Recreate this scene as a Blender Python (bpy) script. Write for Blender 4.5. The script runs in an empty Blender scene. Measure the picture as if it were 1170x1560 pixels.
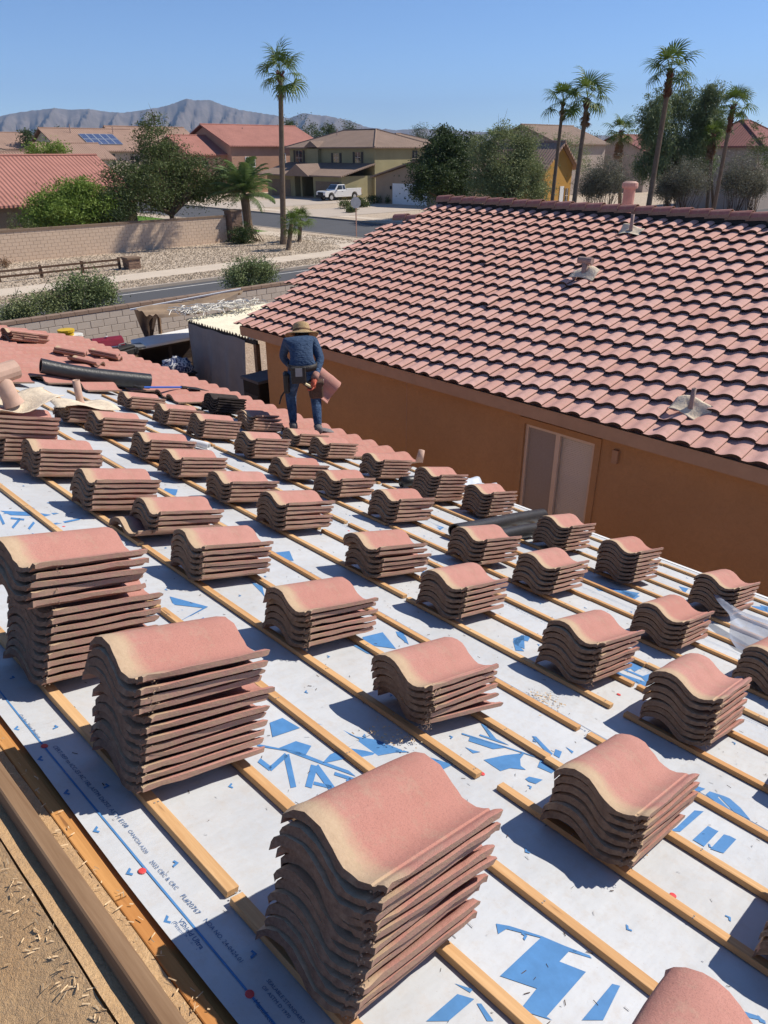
import bpy, bmesh, math, random
import numpy as np
from mathutils import Vector, Matrix, Euler

# ------------------------------------------------------------------ camera, sky, sun, exposure
SC = bpy.context.scene
COL = SC.collection
H = 5.9                                   # camera height above the street, metres
F_PX, YAW, PITCH, ROLL = 1102.87, 0.769209, 0.4640837, 0.00188
_fw = np.array([math.sin(YAW)*math.cos(PITCH), math.cos(YAW)*math.cos(PITCH), -math.sin(PITCH)])
_rt = np.array([math.cos(YAW), -math.sin(YAW), 0.0])
_dn = np.cross(_fw, _rt)
_r2 = math.cos(ROLL)*_rt + math.sin(ROLL)*_dn
_d2 = -math.sin(ROLL)*_rt + math.cos(ROLL)*_dn
cam = bpy.data.cameras.new('camera')
camo = bpy.data.objects.new('camera', cam)
COL.objects.link(camo)
cam.sensor_fit = 'VERTICAL'; cam.sensor_height = 36.0; cam.lens = F_PX/1560*36.0
cam.clip_start = 0.05; cam.clip_end = 40000
camo.matrix_world = Matrix(((_r2[0], -_d2[0], -_fw[0], 0), (_r2[1], -_d2[1], -_fw[1], 0),
                            (_r2[2], -_d2[2], -_fw[2], H), (0, 0, 0, 1)))
SC.camera = camo

SUN_AZ, SUN_EL = math.radians(113), math.radians(44)      # azimuth measured from +Y towards +X
SUN_DIR = Vector((math.sin(SUN_AZ)*math.cos(SUN_EL), math.cos(SUN_AZ)*math.cos(SUN_EL), math.sin(SUN_EL)))
w = bpy.data.worlds.new('World'); SC.world = w; w.use_nodes = True
nt = w.node_tree; nt.nodes.clear()
sky = nt.nodes.new('ShaderNodeTexSky'); sky.sky_type = 'NISHITA'; sky.sun_disc = False
sky.sun_elevation = SUN_EL; sky.sun_rotation = SUN_AZ
sky.altitude = 400; sky.air_density = 0.7; sky.dust_density = 0.0; sky.ozone_density = 7.0
bg = nt.nodes.new('ShaderNodeBackground'); bg.inputs[1].default_value = 0.118
wo = nt.nodes.new('ShaderNodeOutputWorld')
nt.links.new(sky.outputs[0], bg.inputs[0]); nt.links.new(bg.outputs[0], wo.inputs[0])
sl = bpy.data.lights.new('sun', 'SUN'); sl.energy = 4.9; sl.angle = math.radians(0.53); sl.color = (1.0, 0.93, 0.825)
slo = bpy.data.objects.new('sun', sl); COL.objects.link(slo)
slo.rotation_euler = (-SUN_DIR).to_track_quat('-Z', 'Y').to_euler(); slo.location = SUN_DIR*60
SC.view_settings.view_transform = 'Standard'; SC.view_settings.look = 'None'
SC.view_settings.exposure = 0.28; SC.view_settings.gamma = 1.0

R = random.Random(7)
NR = np.random.default_rng(11)

# ------------------------------------------------------------------ pixels of the 1170 x 1560 photo -> places
def ray(x, y):
    return _r2*((x-585)/F_PX) + _d2*((y-780)/F_PX) + _fw
def on_z(x, y, z=0.0):
    d = ray(x, y); t = (z-H)/d[2]; return Vector(d*t) + Vector((0, 0, H))
def on_y(x, y, Y):
    d = ray(x, y); return Vector(d*(Y/d[1])) + Vector((0, 0, H))
def on_x(x, y, X):
    d = ray(x, y); return Vector(d*(X/d[0])) + Vector((0, 0, H))
# the roof under repair: frame (s down the slope, v along the ridge away from us, n out of the roof)
PHI, PIT, H_ROOF, K0, ROW = 0.02239, 0.30348, 1.535, 0.777, 0.355
E_S = Vector((math.cos(PHI)*math.cos(PIT), math.sin(PHI)*math.cos(PIT), -math.sin(PIT)))
E_V = Vector((-math.sin(PHI), math.cos(PHI), 0))
E_N = E_S.cross(E_V)
ROOF0 = Vector((0, 0, H - H_ROOF))
def roof(s, v, n=0.0):
    return ROOF0 + E_S*s + E_V*v + E_N*n
ROOF_M = Matrix(((E_S.x, E_V.x, E_N.x, ROOF0.x), (E_S.y, E_V.y, E_N.y, ROOF0.y), (E_S.z, E_V.z, E_N.z, ROOF0.z), (0, 0, 0, 1)))
def roof_px(x, y, n=0.0):
    d = Vector(ray(x, y)); o = Vector((0, 0, H)) - ROOF0
    t = (n - o.dot(E_N))/d.dot(E_N); p = o + d*t
    return p.dot(E_S), p.dot(E_V)

# ------------------------------------------------------------------ object helpers
def tag(o, label=None, cat=None, group=None, kind=None):
    if label: o['label'] = label
    if cat: o['category'] = cat
    if group: o['group'] = group
    if kind: o['kind'] = kind
    return o
def empty(name, loc=(0, 0, 0), rz=0.0, label=None, cat=None, group=None):
    o = bpy.data.objects.new(name, None); COL.objects.link(o)
    o.location = loc; o.rotation_euler = (0, 0, rz); o.empty_display_size = 0.2
    return tag(o, label, cat, group)
def link(name, me, parent=None, M=None):
    o = bpy.data.objects.new(name, me); COL.objects.link(o)
    if parent is not None: o.parent = parent
    if M is not None: o.matrix_local = M
    return o
def mesh_from(name, verts, faces, mat=None, smooth=False):
    me = bpy.data.meshes.new(name); me.from_pydata([tuple(v) for v in verts], [], faces)
    if mat is not None:
        for m in (mat if isinstance(mat, (list, tuple)) else [mat]): me.materials.append(m)
    if smooth:
        me.polygons.foreach_set('use_smooth', [True]*len(me.polygons))
    me.update(); return me

class MB:
    """collects shapes for one mesh"""
    def __init__(s): s.v = []; s.f = []; s.mi = []
    def add(s, vs, fs, mi=0):
        b = len(s.v); s.v += [Vector(q) for q in vs]
        for f in fs: s.f.append([b+i for i in f]); s.mi.append(mi)
        return s
    def box(s, lo, hi, M=None, mi=0):
        x0, y0, z0 = lo; x1, y1, z1 = hi
        vs = [Vector(q) for q in ((x0,y0,z0),(x1,y0,z0),(x1,y1,z0),(x0,y1,z0),(x0,y0,z1),(x1,y0,z1),(x1,y1,z1),(x0,y1,z1))]
        if M is not None: vs = [M @ q for q in vs]
        return s.add(vs, [(3,2,1,0),(4,5,6,7),(0,1,5,4),(1,2,6,5),(2,3,7,6),(3,0,4,7)], mi)
    def bar(s, a, b, wx, wz=None, up=(0, 0, 1), mi=0):
        a = Vector(a); b = Vector(b); d = b-a; L = d.length; d.normalize(); up = Vector(up)
        sx = d.cross(up)
        if sx.length < 1e-4: sx = d.cross(Vector((1, 0, 0)))
        sx.normalize(); uz = sx.cross(d); wz = wz or wx
        M = Matrix((( sx.x, d.x, uz.x, a.x), (sx.y, d.y, uz.y, a.y), (sx.z, d.z, uz.z, a.z), (0,0,0,1)))
        return s.box((-wx/2, 0, -wz/2), (wx/2, L, wz/2), M, mi)
    def tube(s, pts, rad, n=8, cap=True, mi=0):
        pts = [Vector(p) for p in pts]; rad = rad if isinstance(rad, (list, tuple)) else [rad]*len(pts)
        rings = []; ref = None; vs = []
        for i, p in enumerate(pts):
            d = (pts[min(i+1, len(pts)-1)] - pts[max(i-1, 0)]).normalized()
            if ref is None:
                ref = d.cross(Vector((0, 0, 1)))
                if ref.length < 1e-3: ref = d.cross(Vector((1, 0, 0)))
            ref = (ref - d*ref.dot(d)).normalized(); o = d.cross(ref)
            for k in range(n):
                a = 2*math.pi*k/n; vs.append(p + (ref*math.cos(a) + o*math.sin(a))*rad[i])
        fs = []
        for i in range(len(pts)-1):
            for k in range(n):
                fs.append((i*n+k, i*n+(k+1) % n, (i+1)*n+(k+1) % n, (i+1)*n+k))
        if cap: fs.append(tuple(range(n-1, -1, -1))); fs.append(tuple((len(pts)-1)*n+k for k in range(n)))
        return s.add(vs, fs, mi)
    def lathe(s, prof, M=None, n=16, mi=0):
        vs = []
        for r, z in prof:
            for k in range(n):
                a = 2*math.pi*k/n; q = Vector((r*math.cos(a), r*math.sin(a), z)); vs.append(M @ q if M is not None else q)
        fs = [(i*n+k, i*n+(k+1) % n, (i+1)*n+(k+1) % n, (i+1)*n+k) for i in range(len(prof)-1) for k in range(n)]
        fs.append(tuple(range(n-1, -1, -1))); fs.append(tuple((len(prof)-1)*n+k for k in range(n)))
        return s.add(vs, fs, mi)
    def prism(s, poly, a, b, mi=0):
        """poly: list of Vector (planar outline), extruded from offset a to offset b (Vectors)"""
        n = len(poly); a = Vector(a); b = Vector(b); vs = [Vector(p)+a for p in poly] + [Vector(p)+b for p in poly]
        fs = [tuple(range(n-1, -1, -1)), tuple(range(n, 2*n))] + [(i, (i+1) % n, n+(i+1) % n, n+i) for i in range(n)]
        return s.add(vs, fs, mi)
    def build(s, name, mat, parent=None, M=None, smooth=False, bevel=0.0):
        me = bpy.data.meshes.new(name); me.from_pydata([tuple(v) for v in s.v], [], s.f)
        for m in (mat if isinstance(mat, (list, tuple)) else [mat]): me.materials.append(m)
        me.polygons.foreach_set('material_index', s.mi)
        if smooth: me.polygons.foreach_set('use_smooth', [True]*len(me.polygons))
        bm = bmesh.new(); bm.from_mesh(me); bmesh.ops.recalc_face_normals(bm, faces=bm.faces)
        if bevel > 0:
            bmesh.ops.bevel(bm, geom=[e for e in bm.edges if len(e.link_faces) == 2 and e.calc_face_angle(0) > 0.5], offset=bevel, segments=1, affect='EDGES')
        bm.to_mesh(me); bm.free(); me.update()
        return link(name, me, parent, M)

# ------------------------------------------------------------------ materials
def hexlin(r, g, b):
    f = lambda c: (c/255/12.92) if c/255 <= 0.04045 else ((c/255+0.055)/1.055)**2.4
    return (f(r), f(g), f(b), 1)
class Mat:
    def __init__(s, name, rough=0.8, spec=0.3):
        s.m = bpy.data.materials.new(name); s.m.use_nodes = True; s.t = s.m.node_tree
        s.b = s.t.nodes['Principled BSDF']; s.b.inputs['Roughness'].default_value = rough
        s.b.inputs['Specular IOR Level'].default_value = spec; s._c = {}
    def n(s, typ, **kw):
        nd = s.t.nodes.new(typ)
        for k, v in kw.items(): setattr(nd, k, v)
        return nd
    def lk(s, a, b): s.t.links.new(a, b)
    def co(s, which='Object'):
        if which not in s._c:
            if which == 'World':
                s._c[which] = s.n('ShaderNodeNewGeometry').outputs['Position']
            else:
                s._c[which] = s.n('ShaderNodeTexCoord').outputs[which]
        return s._c[which]
    def scaled(s, vec, sc):
        m = s.n('ShaderNodeMapping'); m.inputs['Scale'].default_value = sc; s.lk(vec, m.inputs['Vector']); return m.outputs[0]
    def noise(s, scale, detail=4, rough=0.6, co='Object', sc=None, dist=0.0):
        t = s.n('ShaderNodeTexNoise'); t.inputs['Scale'].default_value = scale; t.inputs['Detail'].default_value = detail
        t.inputs['Roughness'].default_value = rough; t.inputs['Distortion'].default_value = dist
        v = s.co(co) if isinstance(co, str) else co
        if sc: v = s.scaled(v, sc)
        s.lk(v, t.inputs['Vector']); return t.outputs['Fac']
    def ramp(s, fac, stops, interp='LINEAR'):
        r = s.n('ShaderNodeValToRGB'); r.color_ramp.interpolation = interp; e = r.color_ramp.elements
        while len(e) < len(stops): e.new(0.5)
        for i, (p, c) in enumerate(stops):
            e[i].position = p; e[i].color = c if not isinstance(c, (int, float)) else (c, c, c, 1)
        s.lk(fac, r.inputs[0]); return r.outputs[0]
    def mix(s, fac, a, b, mode='MIX'):
        m = s.n('ShaderNodeMix', data_type='RGBA', blend_type=mode)
        for sock, v in ((m.inputs[0], fac), (m.inputs[6], a), (m.inputs[7], b)):
            if isinstance(v, (int, float)): sock.default_value = v
            elif isinstance(v, tuple): sock.default_value = v
            else: s.lk(v, sock)
        return m.outputs[2]
    def math(s, op, a, b=0.0, c=None):
        m = s.n('ShaderNodeMath', operation=op)
        for i, v in enumerate((a, b, c)):
            if v is None: continue
            if isinstance(v, (int, float)): m.inputs[i].default_value = v
            else: s.lk(v, m.inputs[i])
        return m.outputs[0]
    def sep(s, vec):
        x = s.n('ShaderNodeSeparateXYZ'); s.lk(vec, x.inputs[0]); return x.outputs
    def rnd(s):
        return s.n('ShaderNodeObjectInfo').outputs['Random']
    def col(s, c):
        if isinstance(c, tuple): s.b.inputs['Base Color'].default_value = c
        else: s.lk(c, s.b.inputs['Base Color'])
        return s
    def bump(s, h, strength=0.4, dist=0.01):
        b = s.n('ShaderNodeBump'); b.inputs['Strength'].default_value = strength; b.inputs['Distance'].default_value = dist
        s.lk(h, b.inputs['Height'])
        prev = s.b.inputs['Normal']
        if prev.is_linked: s.lk(prev.links[0].from_socket, b.inputs['Normal'])
        s.lk(b.outputs[0], prev); return s
def C(r, g, b): return (r, g, b, 1)
def shade(c, k): return (c[0]*k, c[1]*k, c[2]*k, 1)
def simple(name, c, rough=0.8, spec=0.3, var=0.18, scale=6.0, bump=0.0, bscale=60, co='Object', metal=0.0, perobj=0.0):
    m = Mat(name, rough, spec)
    f = m.noise(scale, 5, 0.62, co)
    c2 = m.mix(m.ramp(f, [(0.25, 0.0), (0.75, 1.0)]), shade(c, 1-var), shade(c, 1+var))
    if perobj: c2 = m.mix(m.math('MULTIPLY', m.rnd(), perobj), c2, shade(c, 0.5))
    m.col(c2); m.b.inputs['Metallic'].default_value = metal
    if bump: m.bump(m.noise(bscale, 3, 0.6, co), bump, 0.02)
    return m.m
M = {}
# ---- roof tile: salmon slurry coat, bare sandy band at the head, rough grey-brown concrete on cut faces and underside
def tile_mat(name, near=True, rawk=1.0, red=(0.50, 0.25, 0.205), laid=False):
    m = Mat(name, 0.88, 0.18)
    oc = m.co('Object'); sx = m.sep(oc)
    rnd = m.rnd()
    big = m.noise(9, 4, 0.6); fine = m.noise(300, 2, 0.75); mid = m.noise(55, 4, 0.7)
    redc = m.mix(m.ramp(big, [(0.3, 0), (0.7, 1)]), shade(red, 0.88), C(red[0]*1.08, red[1]*1.12, red[2]*1.14))
    redc = m.mix(m.math('MULTIPLY', rnd, 0.65), redc, C(red[0]*0.86, red[1]*0.76, red[2]*0.72))
    redc = m.mix(m.math('MULTIPLY', m.ramp(fine, [(0.48, 0), (0.68, 1)]), 0.55), redc, shade(red, 0.52))
    dirt = m.ramp(m.noise(13, 6, 0.78), [(0.50, 0), (0.68, 1)])
    redc = m.mix(m.math('MULTIPLY', dirt, 0.55), redc, C(0.42, 0.30, 0.22))
    if near:
        tan = m.mix(mid, C(0.40, 0.28, 0.18), C(0.58, 0.43, 0.29))
        edge = m.math('ADD', sx[0], m.math('MULTIPLY', m.math('SUBTRACT', m.noise(14, 5, 0.7), 0.5), 0.09))
        fac = m.ramp(edge, [(0.035, 1.0), (0.085, 0.0)])
        redc = m.mix(fac, redc, tan)
    nz = m.sep(m.co('Normal'))
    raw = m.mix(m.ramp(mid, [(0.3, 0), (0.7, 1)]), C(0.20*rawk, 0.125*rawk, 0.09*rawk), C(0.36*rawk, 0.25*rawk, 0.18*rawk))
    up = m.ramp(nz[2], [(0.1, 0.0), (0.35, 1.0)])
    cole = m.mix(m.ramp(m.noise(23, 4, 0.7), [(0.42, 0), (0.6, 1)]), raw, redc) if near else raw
    # long side edges keep some coat and sand, ends are raw
    side = m.ramp(m.math('ABSOLUTE', nz[1]), [(0.35, 0.0), (0.6, 1.0)])
    sandy = m.mix(m.ramp(m.noise(31, 4, 0.7), [(0.35, 0), (0.65, 1)]), C(0.42, 0.29, 0.20), C(red[0]*0.86, red[1]*0.95, red[2]*0.95))
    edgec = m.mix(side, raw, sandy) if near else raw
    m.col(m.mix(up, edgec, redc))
    m.bump(fine, 0.35, 0.0015)
    if near: m.bump(m.noise(70, 4, 0.75), 0.5, 0.004)
    return m.m
M['tile'] = tile_mat('concrete_tile_coat', rawk=0.68)
M['tile_laid'] = tile_mat('concrete_tile_coat_laid', near=False, red=(0.50, 0.24, 0.195))
M['tile_neigh'] = tile_mat('concrete_tile_coat_shaded_butts', near=False, rawk=0.28, red=(0.70, 0.415, 0.35))  # low rawk paints the shade on butt ends into their raw colour
M['tile_dark'] = simple('dark_concrete', C(0.045, 0.035, 0.032), 0.9, 0.2, 0.4, 30, 0.4)  # near-black over the whole tile, top and ends alike

# ---- white synthetic underlayment, dusty and slightly wrinkled
m = Mat('white_underlayment', 0.62, 0.35)
a = m.noise(2.1, 5, 0.65); b = m.noise(24, 6, 0.75); c = m.noise(160, 3, 0.8)
col = m.mix(m.ramp(a, [(0.35, 0), (0.7, 1)]), C(0.455, 0.47, 0.485), C(0.535, 0.55, 0.565))
col = m.mix(m.math('MULTIPLY', m.ramp(b, [(0.48, 0), (0.74, 1)]), 0.42), col, C(0.44, 0.38, 0.32))
col = m.mix(m.math('MULTIPLY', m.ramp(c, [(0.64, 0), (0.72, 1)]), 0.5), col, C(0.28, 0.22, 0.17))
m.col(col); m.bump(m.noise(5, 3, 0.5, sc=(1, 2.5, 1)), 0.35, 0.02); m.bump(m.noise(45, 3, 0.6), 0.12, 0.004)
M['underlay'] = m.m
M['print_blue'] = simple('blue_print', C(0.07, 0.205, 0.43), 0.6, 0.3, 0.15, 20)
M['print_pale'] = simple('pale_blue_grey_print', C(0.30, 0.38, 0.50), 0.6, 0.3, 0.15, 40)
M['print_dark'] = simple('dark_blue_print', C(0.06, 0.13, 0.27), 0.6, 0.3, 0.15, 20)
M['red_cap'] = simple('red_plastic_cap', C(0.62, 0.06, 0.06), 0.45, 0.5, 0.1)
M['nail'] = simple('nail_head_steel', C(0.25, 0.23, 0.21), 0.5, 0.5)

def wood(name, c1, c2, scale=1.0, axis=1):
    m = Mat(name, 0.7, 0.25)
    sc = [38, 38, 38]; sc[axis] = 1.6
    g = m.noise(1.0*scale, 6, 0.7, sc=tuple(sc), dist=0.6)
    colr = m.mix(m.ramp(g, [(0.3, 0), (0.7, 1)]), c1, c2)
    colr = m.mix(m.math('MULTIPLY', m.rnd(), 0.5), colr, C(c1[0]*1.1, c1[1]*0.85, c1[2]*0.6))
    kn = m.ramp(m.noise(5, 2, 0.5, sc=(6, 0.8, 6) if axis == 1 else (0.8, 6, 6)), [(0.70, 0), (0.76, 1)])
    colr = m.mix(m.math('MULTIPLY', kn, 0.7), colr, C(0.14, 0.06, 0.025))
    m.col(colr); m.bump(g, 0.25, 0.003); return m.m
M['batten'] = wood('fresh_pine_batten', C(0.44, 0.245, 0.105), C(0.68, 0.46, 0.24))
M['oldwood'] = wood('weathered_timber', C(0.155, 0.095, 0.055), C(0.36, 0.25, 0.155))
M['ply'] = wood('orange_plywood', C(0.36, 0.165, 0.05), C(0.62, 0.32, 0.11))
M['fencewood'] = wood('brown_rail_wood', C(0.075, 0.045, 0.03), C(0.15, 0.095, 0.065), axis=0)

m = Mat('dusty_old_felt', 0.95, 0.1)
a = m.noise(3, 6, 0.7); b = m.noise(40, 5, 0.8); c = m.noise(260, 3, 0.8)
col = m.mix(m.ramp(a, [(0.3, 0), (0.7, 1)]), C(0.52, 0.315, 0.155), C(0.66, 0.44, 0.235))
col = m.mix(m.ramp(b, [(0.45, 0), (0.7, 0.75)]), col, C(0.40, 0.26, 0.15))
col = m.mix(m.math('MULTIPLY', m.ramp(c, [(0.5, 0), (0.7, 1)]), 0.5), col, C(0.58, 0.44, 0.30))
m.col(col); m.bump(b, 0.7, 0.02); m.bump(c, 0.5, 0.006); M['dirt'] = m.m
M['chip'] = simple('dry_straw_chips', C(0.62, 0.45, 0.27), 0.9, 0.1, 0.3, 90)
M['debris'] = simple('dark_splinters', C(0.09, 0.06, 0.045), 0.9, 0.1, 0.3, 90)

def stucco(name, c, var=0.10, bs=170, co='World'):
    m = Mat(name, 0.92, 0.12)
    big = m.noise(0.7, 5, 0.6, co); tro = m.noise(11, 4, 0.65, co, dist=1.4); fine = m.noise(bs, 3, 0.7, co)
    colr = m.mix(m.ramp(big, [(0.3, 0), (0.7, 1)]), shade(c, 1-var), shade(c, 1+var))
    colr = m.mix(m.math('MULTIPLY', m.ramp(tro, [(0.35, 1), (0.62, 0)]), 0.28), colr, shade(c, 0.72))
    m.col(colr); m.bump(tro, 0.5, 0.02); m.bump(fine, 0.3, 0.005); return m.m
M['stucco_orange'] = stucco('orange_brown_stucco', C(0.50, 0.295, 0.15))
M['stucco_trim'] = stucco('brown_trim_stucco', C(0.40, 0.225, 0.125))
M['fascia'] = simple('painted_fascia', C(0.44, 0.275, 0.175), 0.7, 0.3, 0.1, 5)
M['stucco_tan'] = stucco('tan_stucco', C(0.36, 0.27, 0.19))
M['stucco_pink'] = stucco('pink_stucco', C(0.46, 0.27, 0.19))
M['stucco_green'] = stucco('olive_stucco', C(0.34, 0.30, 0.17))
M['stucco_cream'] = stucco('cream_stucco', C(0.55, 0.47, 0.37))
M['stucco_grey'] = stucco('grey_stucco', C(0.40, 0.33, 0.28))
M['stucco_gold'] = stucco('gold_stucco', C(0.52, 0.29, 0.08))
M['white'] = simple('white_paint', C(0.74, 0.74, 0.73), 0.5, 0.4, 0.05, 3)
M['white_mattress'] = simple('white_foam_board', C(0.78, 0.77, 0.74), 0.8, 0.2, 0.06, 4)
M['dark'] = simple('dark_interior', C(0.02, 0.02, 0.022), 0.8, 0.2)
M['black_plastic'] = simple('black_rolled_felt', C(0.022, 0.022, 0.024), 0.42, 0.5, 0.4, 14, 0.15, 40)
M['black_matte'] = simple('black_matte', C(0.025, 0.023, 0.022), 0.75, 0.3, 0.3, 20)

# glass: reflective with some see-through dark tint
def glass(name, tint, rough=0.03, alpha=None):
    m = Mat(name, rough, 0.8); m.col(tint); m.b.inputs['IOR'].default_value = 1.5
    if alpha is not None: m.b.inputs['Alpha'].default_value = alpha
    m.b.inputs['Coat Weight'].default_value = 0.6; m.b.inputs['Coat Roughness'].default_value = 0.02
    return m.m
M['pane'] = glass('dark_window_glass', C(0.03, 0.035, 0.04))
M['pane_clear'] = glass('clear_window_glass', C(0.35, 0.35, 0.36), 0.02, 0.12)
M['blind'] = simple('vinyl_blind', C(0.90, 0.85, 0.77), 0.6, 0.3, 0.03, 2)
M['screen'] = simple('insect_screen', C(0.05, 0.047, 0.045), 0.8, 0.2, 0.1, 200)
M['alu'] = simple('bronze_window_frame', C(0.16, 0.115, 0.085), 0.45, 0.5, 0.08)
M['frame_tan'] = simple('tan_window_frame', C(0.70, 0.58, 0.47), 0.5, 0.4, 0.06)

# ground covers
def ground(name, c, c2, s1, s2, bumpd=0.03):
    m = Mat(name, 0.95, 0.1)
    v = m.n('ShaderNodeTexVoronoi'); v.inputs['Scale'].default_value = s2; m.lk(m.co('World'), v.inputs['Vector'])
    f = m.noise(s1, 6, 0.7, 'World')
    colr = m.mix(m.ramp(f, [(0.3, 0), (0.7, 1)]), c, c2)
    cs = m.sep(v.outputs['Color'])
    colr = m.mix(m.math('MULTIPLY', cs[0], 0.55), colr, shade(c, 0.55))
    colr = m.mix(m.math('MULTIPLY', cs[1], 0.30), colr, C(0.62, 0.52, 0.42))
    m.col(colr); m.bump(v.outputs['Distance'], 0.8, bumpd); return m.m
M['gravel'] = ground('tan_decorative_gravel', C(0.50, 0.40, 0.30), C(0.60, 0.49, 0.37), 0.5, 9.0, 0.06)
M['earth'] = ground('brown_desert_ground', C(0.33, 0.235, 0.165), C(0.42, 0.31, 0.23), 0.12, 16.0, 0.02)
M['concrete'] = simple('pale_concrete', C(0.58, 0.49, 0.39), 0.9, 0.15, 0.10, 0.8, 0.15, 30, 'World')
M['kerb'] = simple('kerb_concrete', C(0.40, 0.34, 0.28), 0.9, 0.15, 0.12, 1.2, 0.15, 30, 'World')
M['driveway'] = simple('driveway_concrete', C(0.47, 0.40, 0.33), 0.9, 0.15, 0.10, 0.6, 0.15, 30, 'World')
m = Mat('asphalt', 0.9, 0.2)
f = m.noise(0.35, 5, 0.65, 'World', sc=(0.3, 1.6, 1)); g = m.noise(60, 3, 0.7, 'World')
cc = m.mix(f, C(0.075, 0.078, 0.085), C(0.135, 0.135, 0.14)); cc = m.mix(m.math('MULTIPLY', g, 0.35), cc, C(0.04, 0.04, 0.045))
m.col(cc); m.bump(g, 0.3, 0.01); M['asphalt'] = m.m
M['grass'] = simple('clipped_lawn', C(0.10, 0.19, 0.03), 0.9, 0.1, 0.4, 4, 0.6, 30, 'World')

def block_mat(name, c, var=0.22):
    m = Mat(name, 0.93, 0.12)
    f = m.noise(1.2, 5, 0.7, 'World'); g = m.noise(120, 3, 0.7, 'World')
    colr = m.mix(f, shade(c, 0.86), shade(c, 1.1)); colr = m.mix(m.math('MULTIPLY', m.rnd(), var), colr, shade(c, 0.6))
    colr = m.mix(m.math('MULTIPLY', g, 0.3), colr, shade(c, 0.5))
    m.col(colr); m.bump(g, 0.4, 0.006); return m.m
M['block_grey'] = block_mat('grey_concrete_block', C(0.56, 0.49, 0.42))
M['block_tan'] = block_mat('tan_painted_block', C(0.66, 0.50, 0.37), 0.12)
M['mortar'] = simple('mortar', C(0.40, 0.33, 0.27), 0.95, 0.1, 0.1, 5, 0, 60, 'World')
M['mortar_tan'] = simple('painted_mortar', C(0.54, 0.40, 0.29), 0.95, 0.1, 0.1, 5, 0, 60, 'World')
M['cap_tan'] = simple('wall_cap_brown', C(0.22, 0.155, 0.11), 0.9, 0.1, 0.15, 3, 0, 60, 'World')
M['ledge_stone'] = block_mat('stacked_ledgestone', C(0.31, 0.205, 0.15), 0.6)

# far tile roofs (individual tiles a few pixels and less): ribs as fine relief
def far_roof(name, c, pitch=0.29, rowp=0.355):
    m = Mat(name, 0.9, 0.15)
    uv = m.sep(m.co('UV'))
    wx = m.math('SINE', m.math('MULTIPLY', uv[0], 2*math.pi/pitch)); 
    wy = m.math('FRACT', m.math('DIVIDE', uv[1], rowp))
    f = m.noise(0.5, 5, 0.7, 'World'); g = m.noise(9, 3, 0.7, 'World')
    colr = m.mix(m.ramp(f, [(0.3, 0), (0.7, 1)]), shade(c, 0.85), shade(c, 1.12))
    colr = m.mix(m.math('MULTIPLY', g, 0.35), colr, shade(c, 0.6))
    m.col(colr)
    m.bump(m.math('ADD', m.math('MULTIPLY', wx, 0.5), m.math('MULTIPLY', wy, -0.9)), 1.0, 0.05); return m.m
M['roof_red'] = far_roof('red_tile_roof', C(0.42, 0.195, 0.155))
M['roof_brown'] = far_roof('brown_tile_roof', C(0.285, 0.205, 0.16))
M['roof_pinkbrown'] = far_roof('pink_brown_tile_roof', C(0.38, 0.25, 0.19))
M['roof_maroon'] = far_roof('maroon_tile_roof', C(0.27, 0.12, 0.105))

# vegetation
def leaf_mat(name, c, c2, trans=0.25, patch=None):
    m = Mat(name, 0.6, 0.25)
    f = m.noise(1.3, 4, 0.6, 'World'); g = m.noise(23, 2, 0.5, 'World')
    colr = m.mix(m.ramp(f, [(0.3, 0), (0.7, 1)]), c, c2); colr = m.mix(m.math('MULTIPLY', g, 0.5), colr, shade(c, 0.55))
    m.col(colr)
    tr = m.n('ShaderNodeBsdfTranslucent'); m.lk(colr, tr.inputs['Color'])
    mx = m.n('ShaderNodeMixShader'); mx.inputs[0].default_value = trans
    out = m.t.nodes['Material Output']
    m.lk(m.b.outputs[0], mx.inputs[1]); m.lk(tr.outputs[0], mx.inputs[2]); m.lk(mx.outputs[0], out.inputs['Surface'])
    return m.m
M['leaf_mesq'] = leaf_mat('mesquite_leaf', C(0.085, 0.12, 0.035), C(0.165, 0.20, 0.07))
M['leaf_bright'] = leaf_mat('acacia_leaf', C(0.15, 0.24, 0.035), C(0.26, 0.34, 0.07))
M['leaf_dark'] = leaf_mat('dark_evergreen_leaf', C(0.045, 0.075, 0.025), C(0.085, 0.12, 0.04))
M['leaf_olive'] = leaf_mat('olive_leaf', C(0.20, 0.24, 0.10), C(0.32, 0.35, 0.16))
M['leaf_pale'] = leaf_mat('pale_sage_leaf', C(0.17, 0.225, 0.085), C(0.27, 0.32, 0.15))
M['leaf_grey'] = leaf_mat('grey_twig_leaf', C(0.17, 0.175, 0.12), C(0.27, 0.26, 0.19))
M['leaf_euc'] = leaf_mat('eucalyptus_leaf', C(0.15, 0.20, 0.09), C(0.27, 0.32, 0.15))
M['leaf_palm'] = leaf_mat('fan_palm_leaf', C(0.085, 0.14, 0.025), C(0.17, 0.23, 0.05), 0.3)
M['leaf_date'] = leaf_mat('date_palm_leaf', C(0.10, 0.165, 0.045), C(0.20, 0.27, 0.10), 0.25)
M['leaf_dead'] = leaf_mat('dead_palm_skirt', C(0.20, 0.11, 0.055), C(0.33, 0.20, 0.11), 0.15)
M['bark'] = simple('grey_brown_bark', C(0.12, 0.085, 0.06), 0.95, 0.1, 0.35, 9, 0.6, 25)
M['palm_trunk'] = simple('palm_trunk_bark', C(0.17, 0.125, 0.09), 0.95, 0.1, 0.3, 4, 0.6, 14)
M['palm_trunk_red'] = simple('palm_boot_bark', C(0.13, 0.062, 0.042), 0.95, 0.1, 0.4, 7, 0.6, 14)
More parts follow.
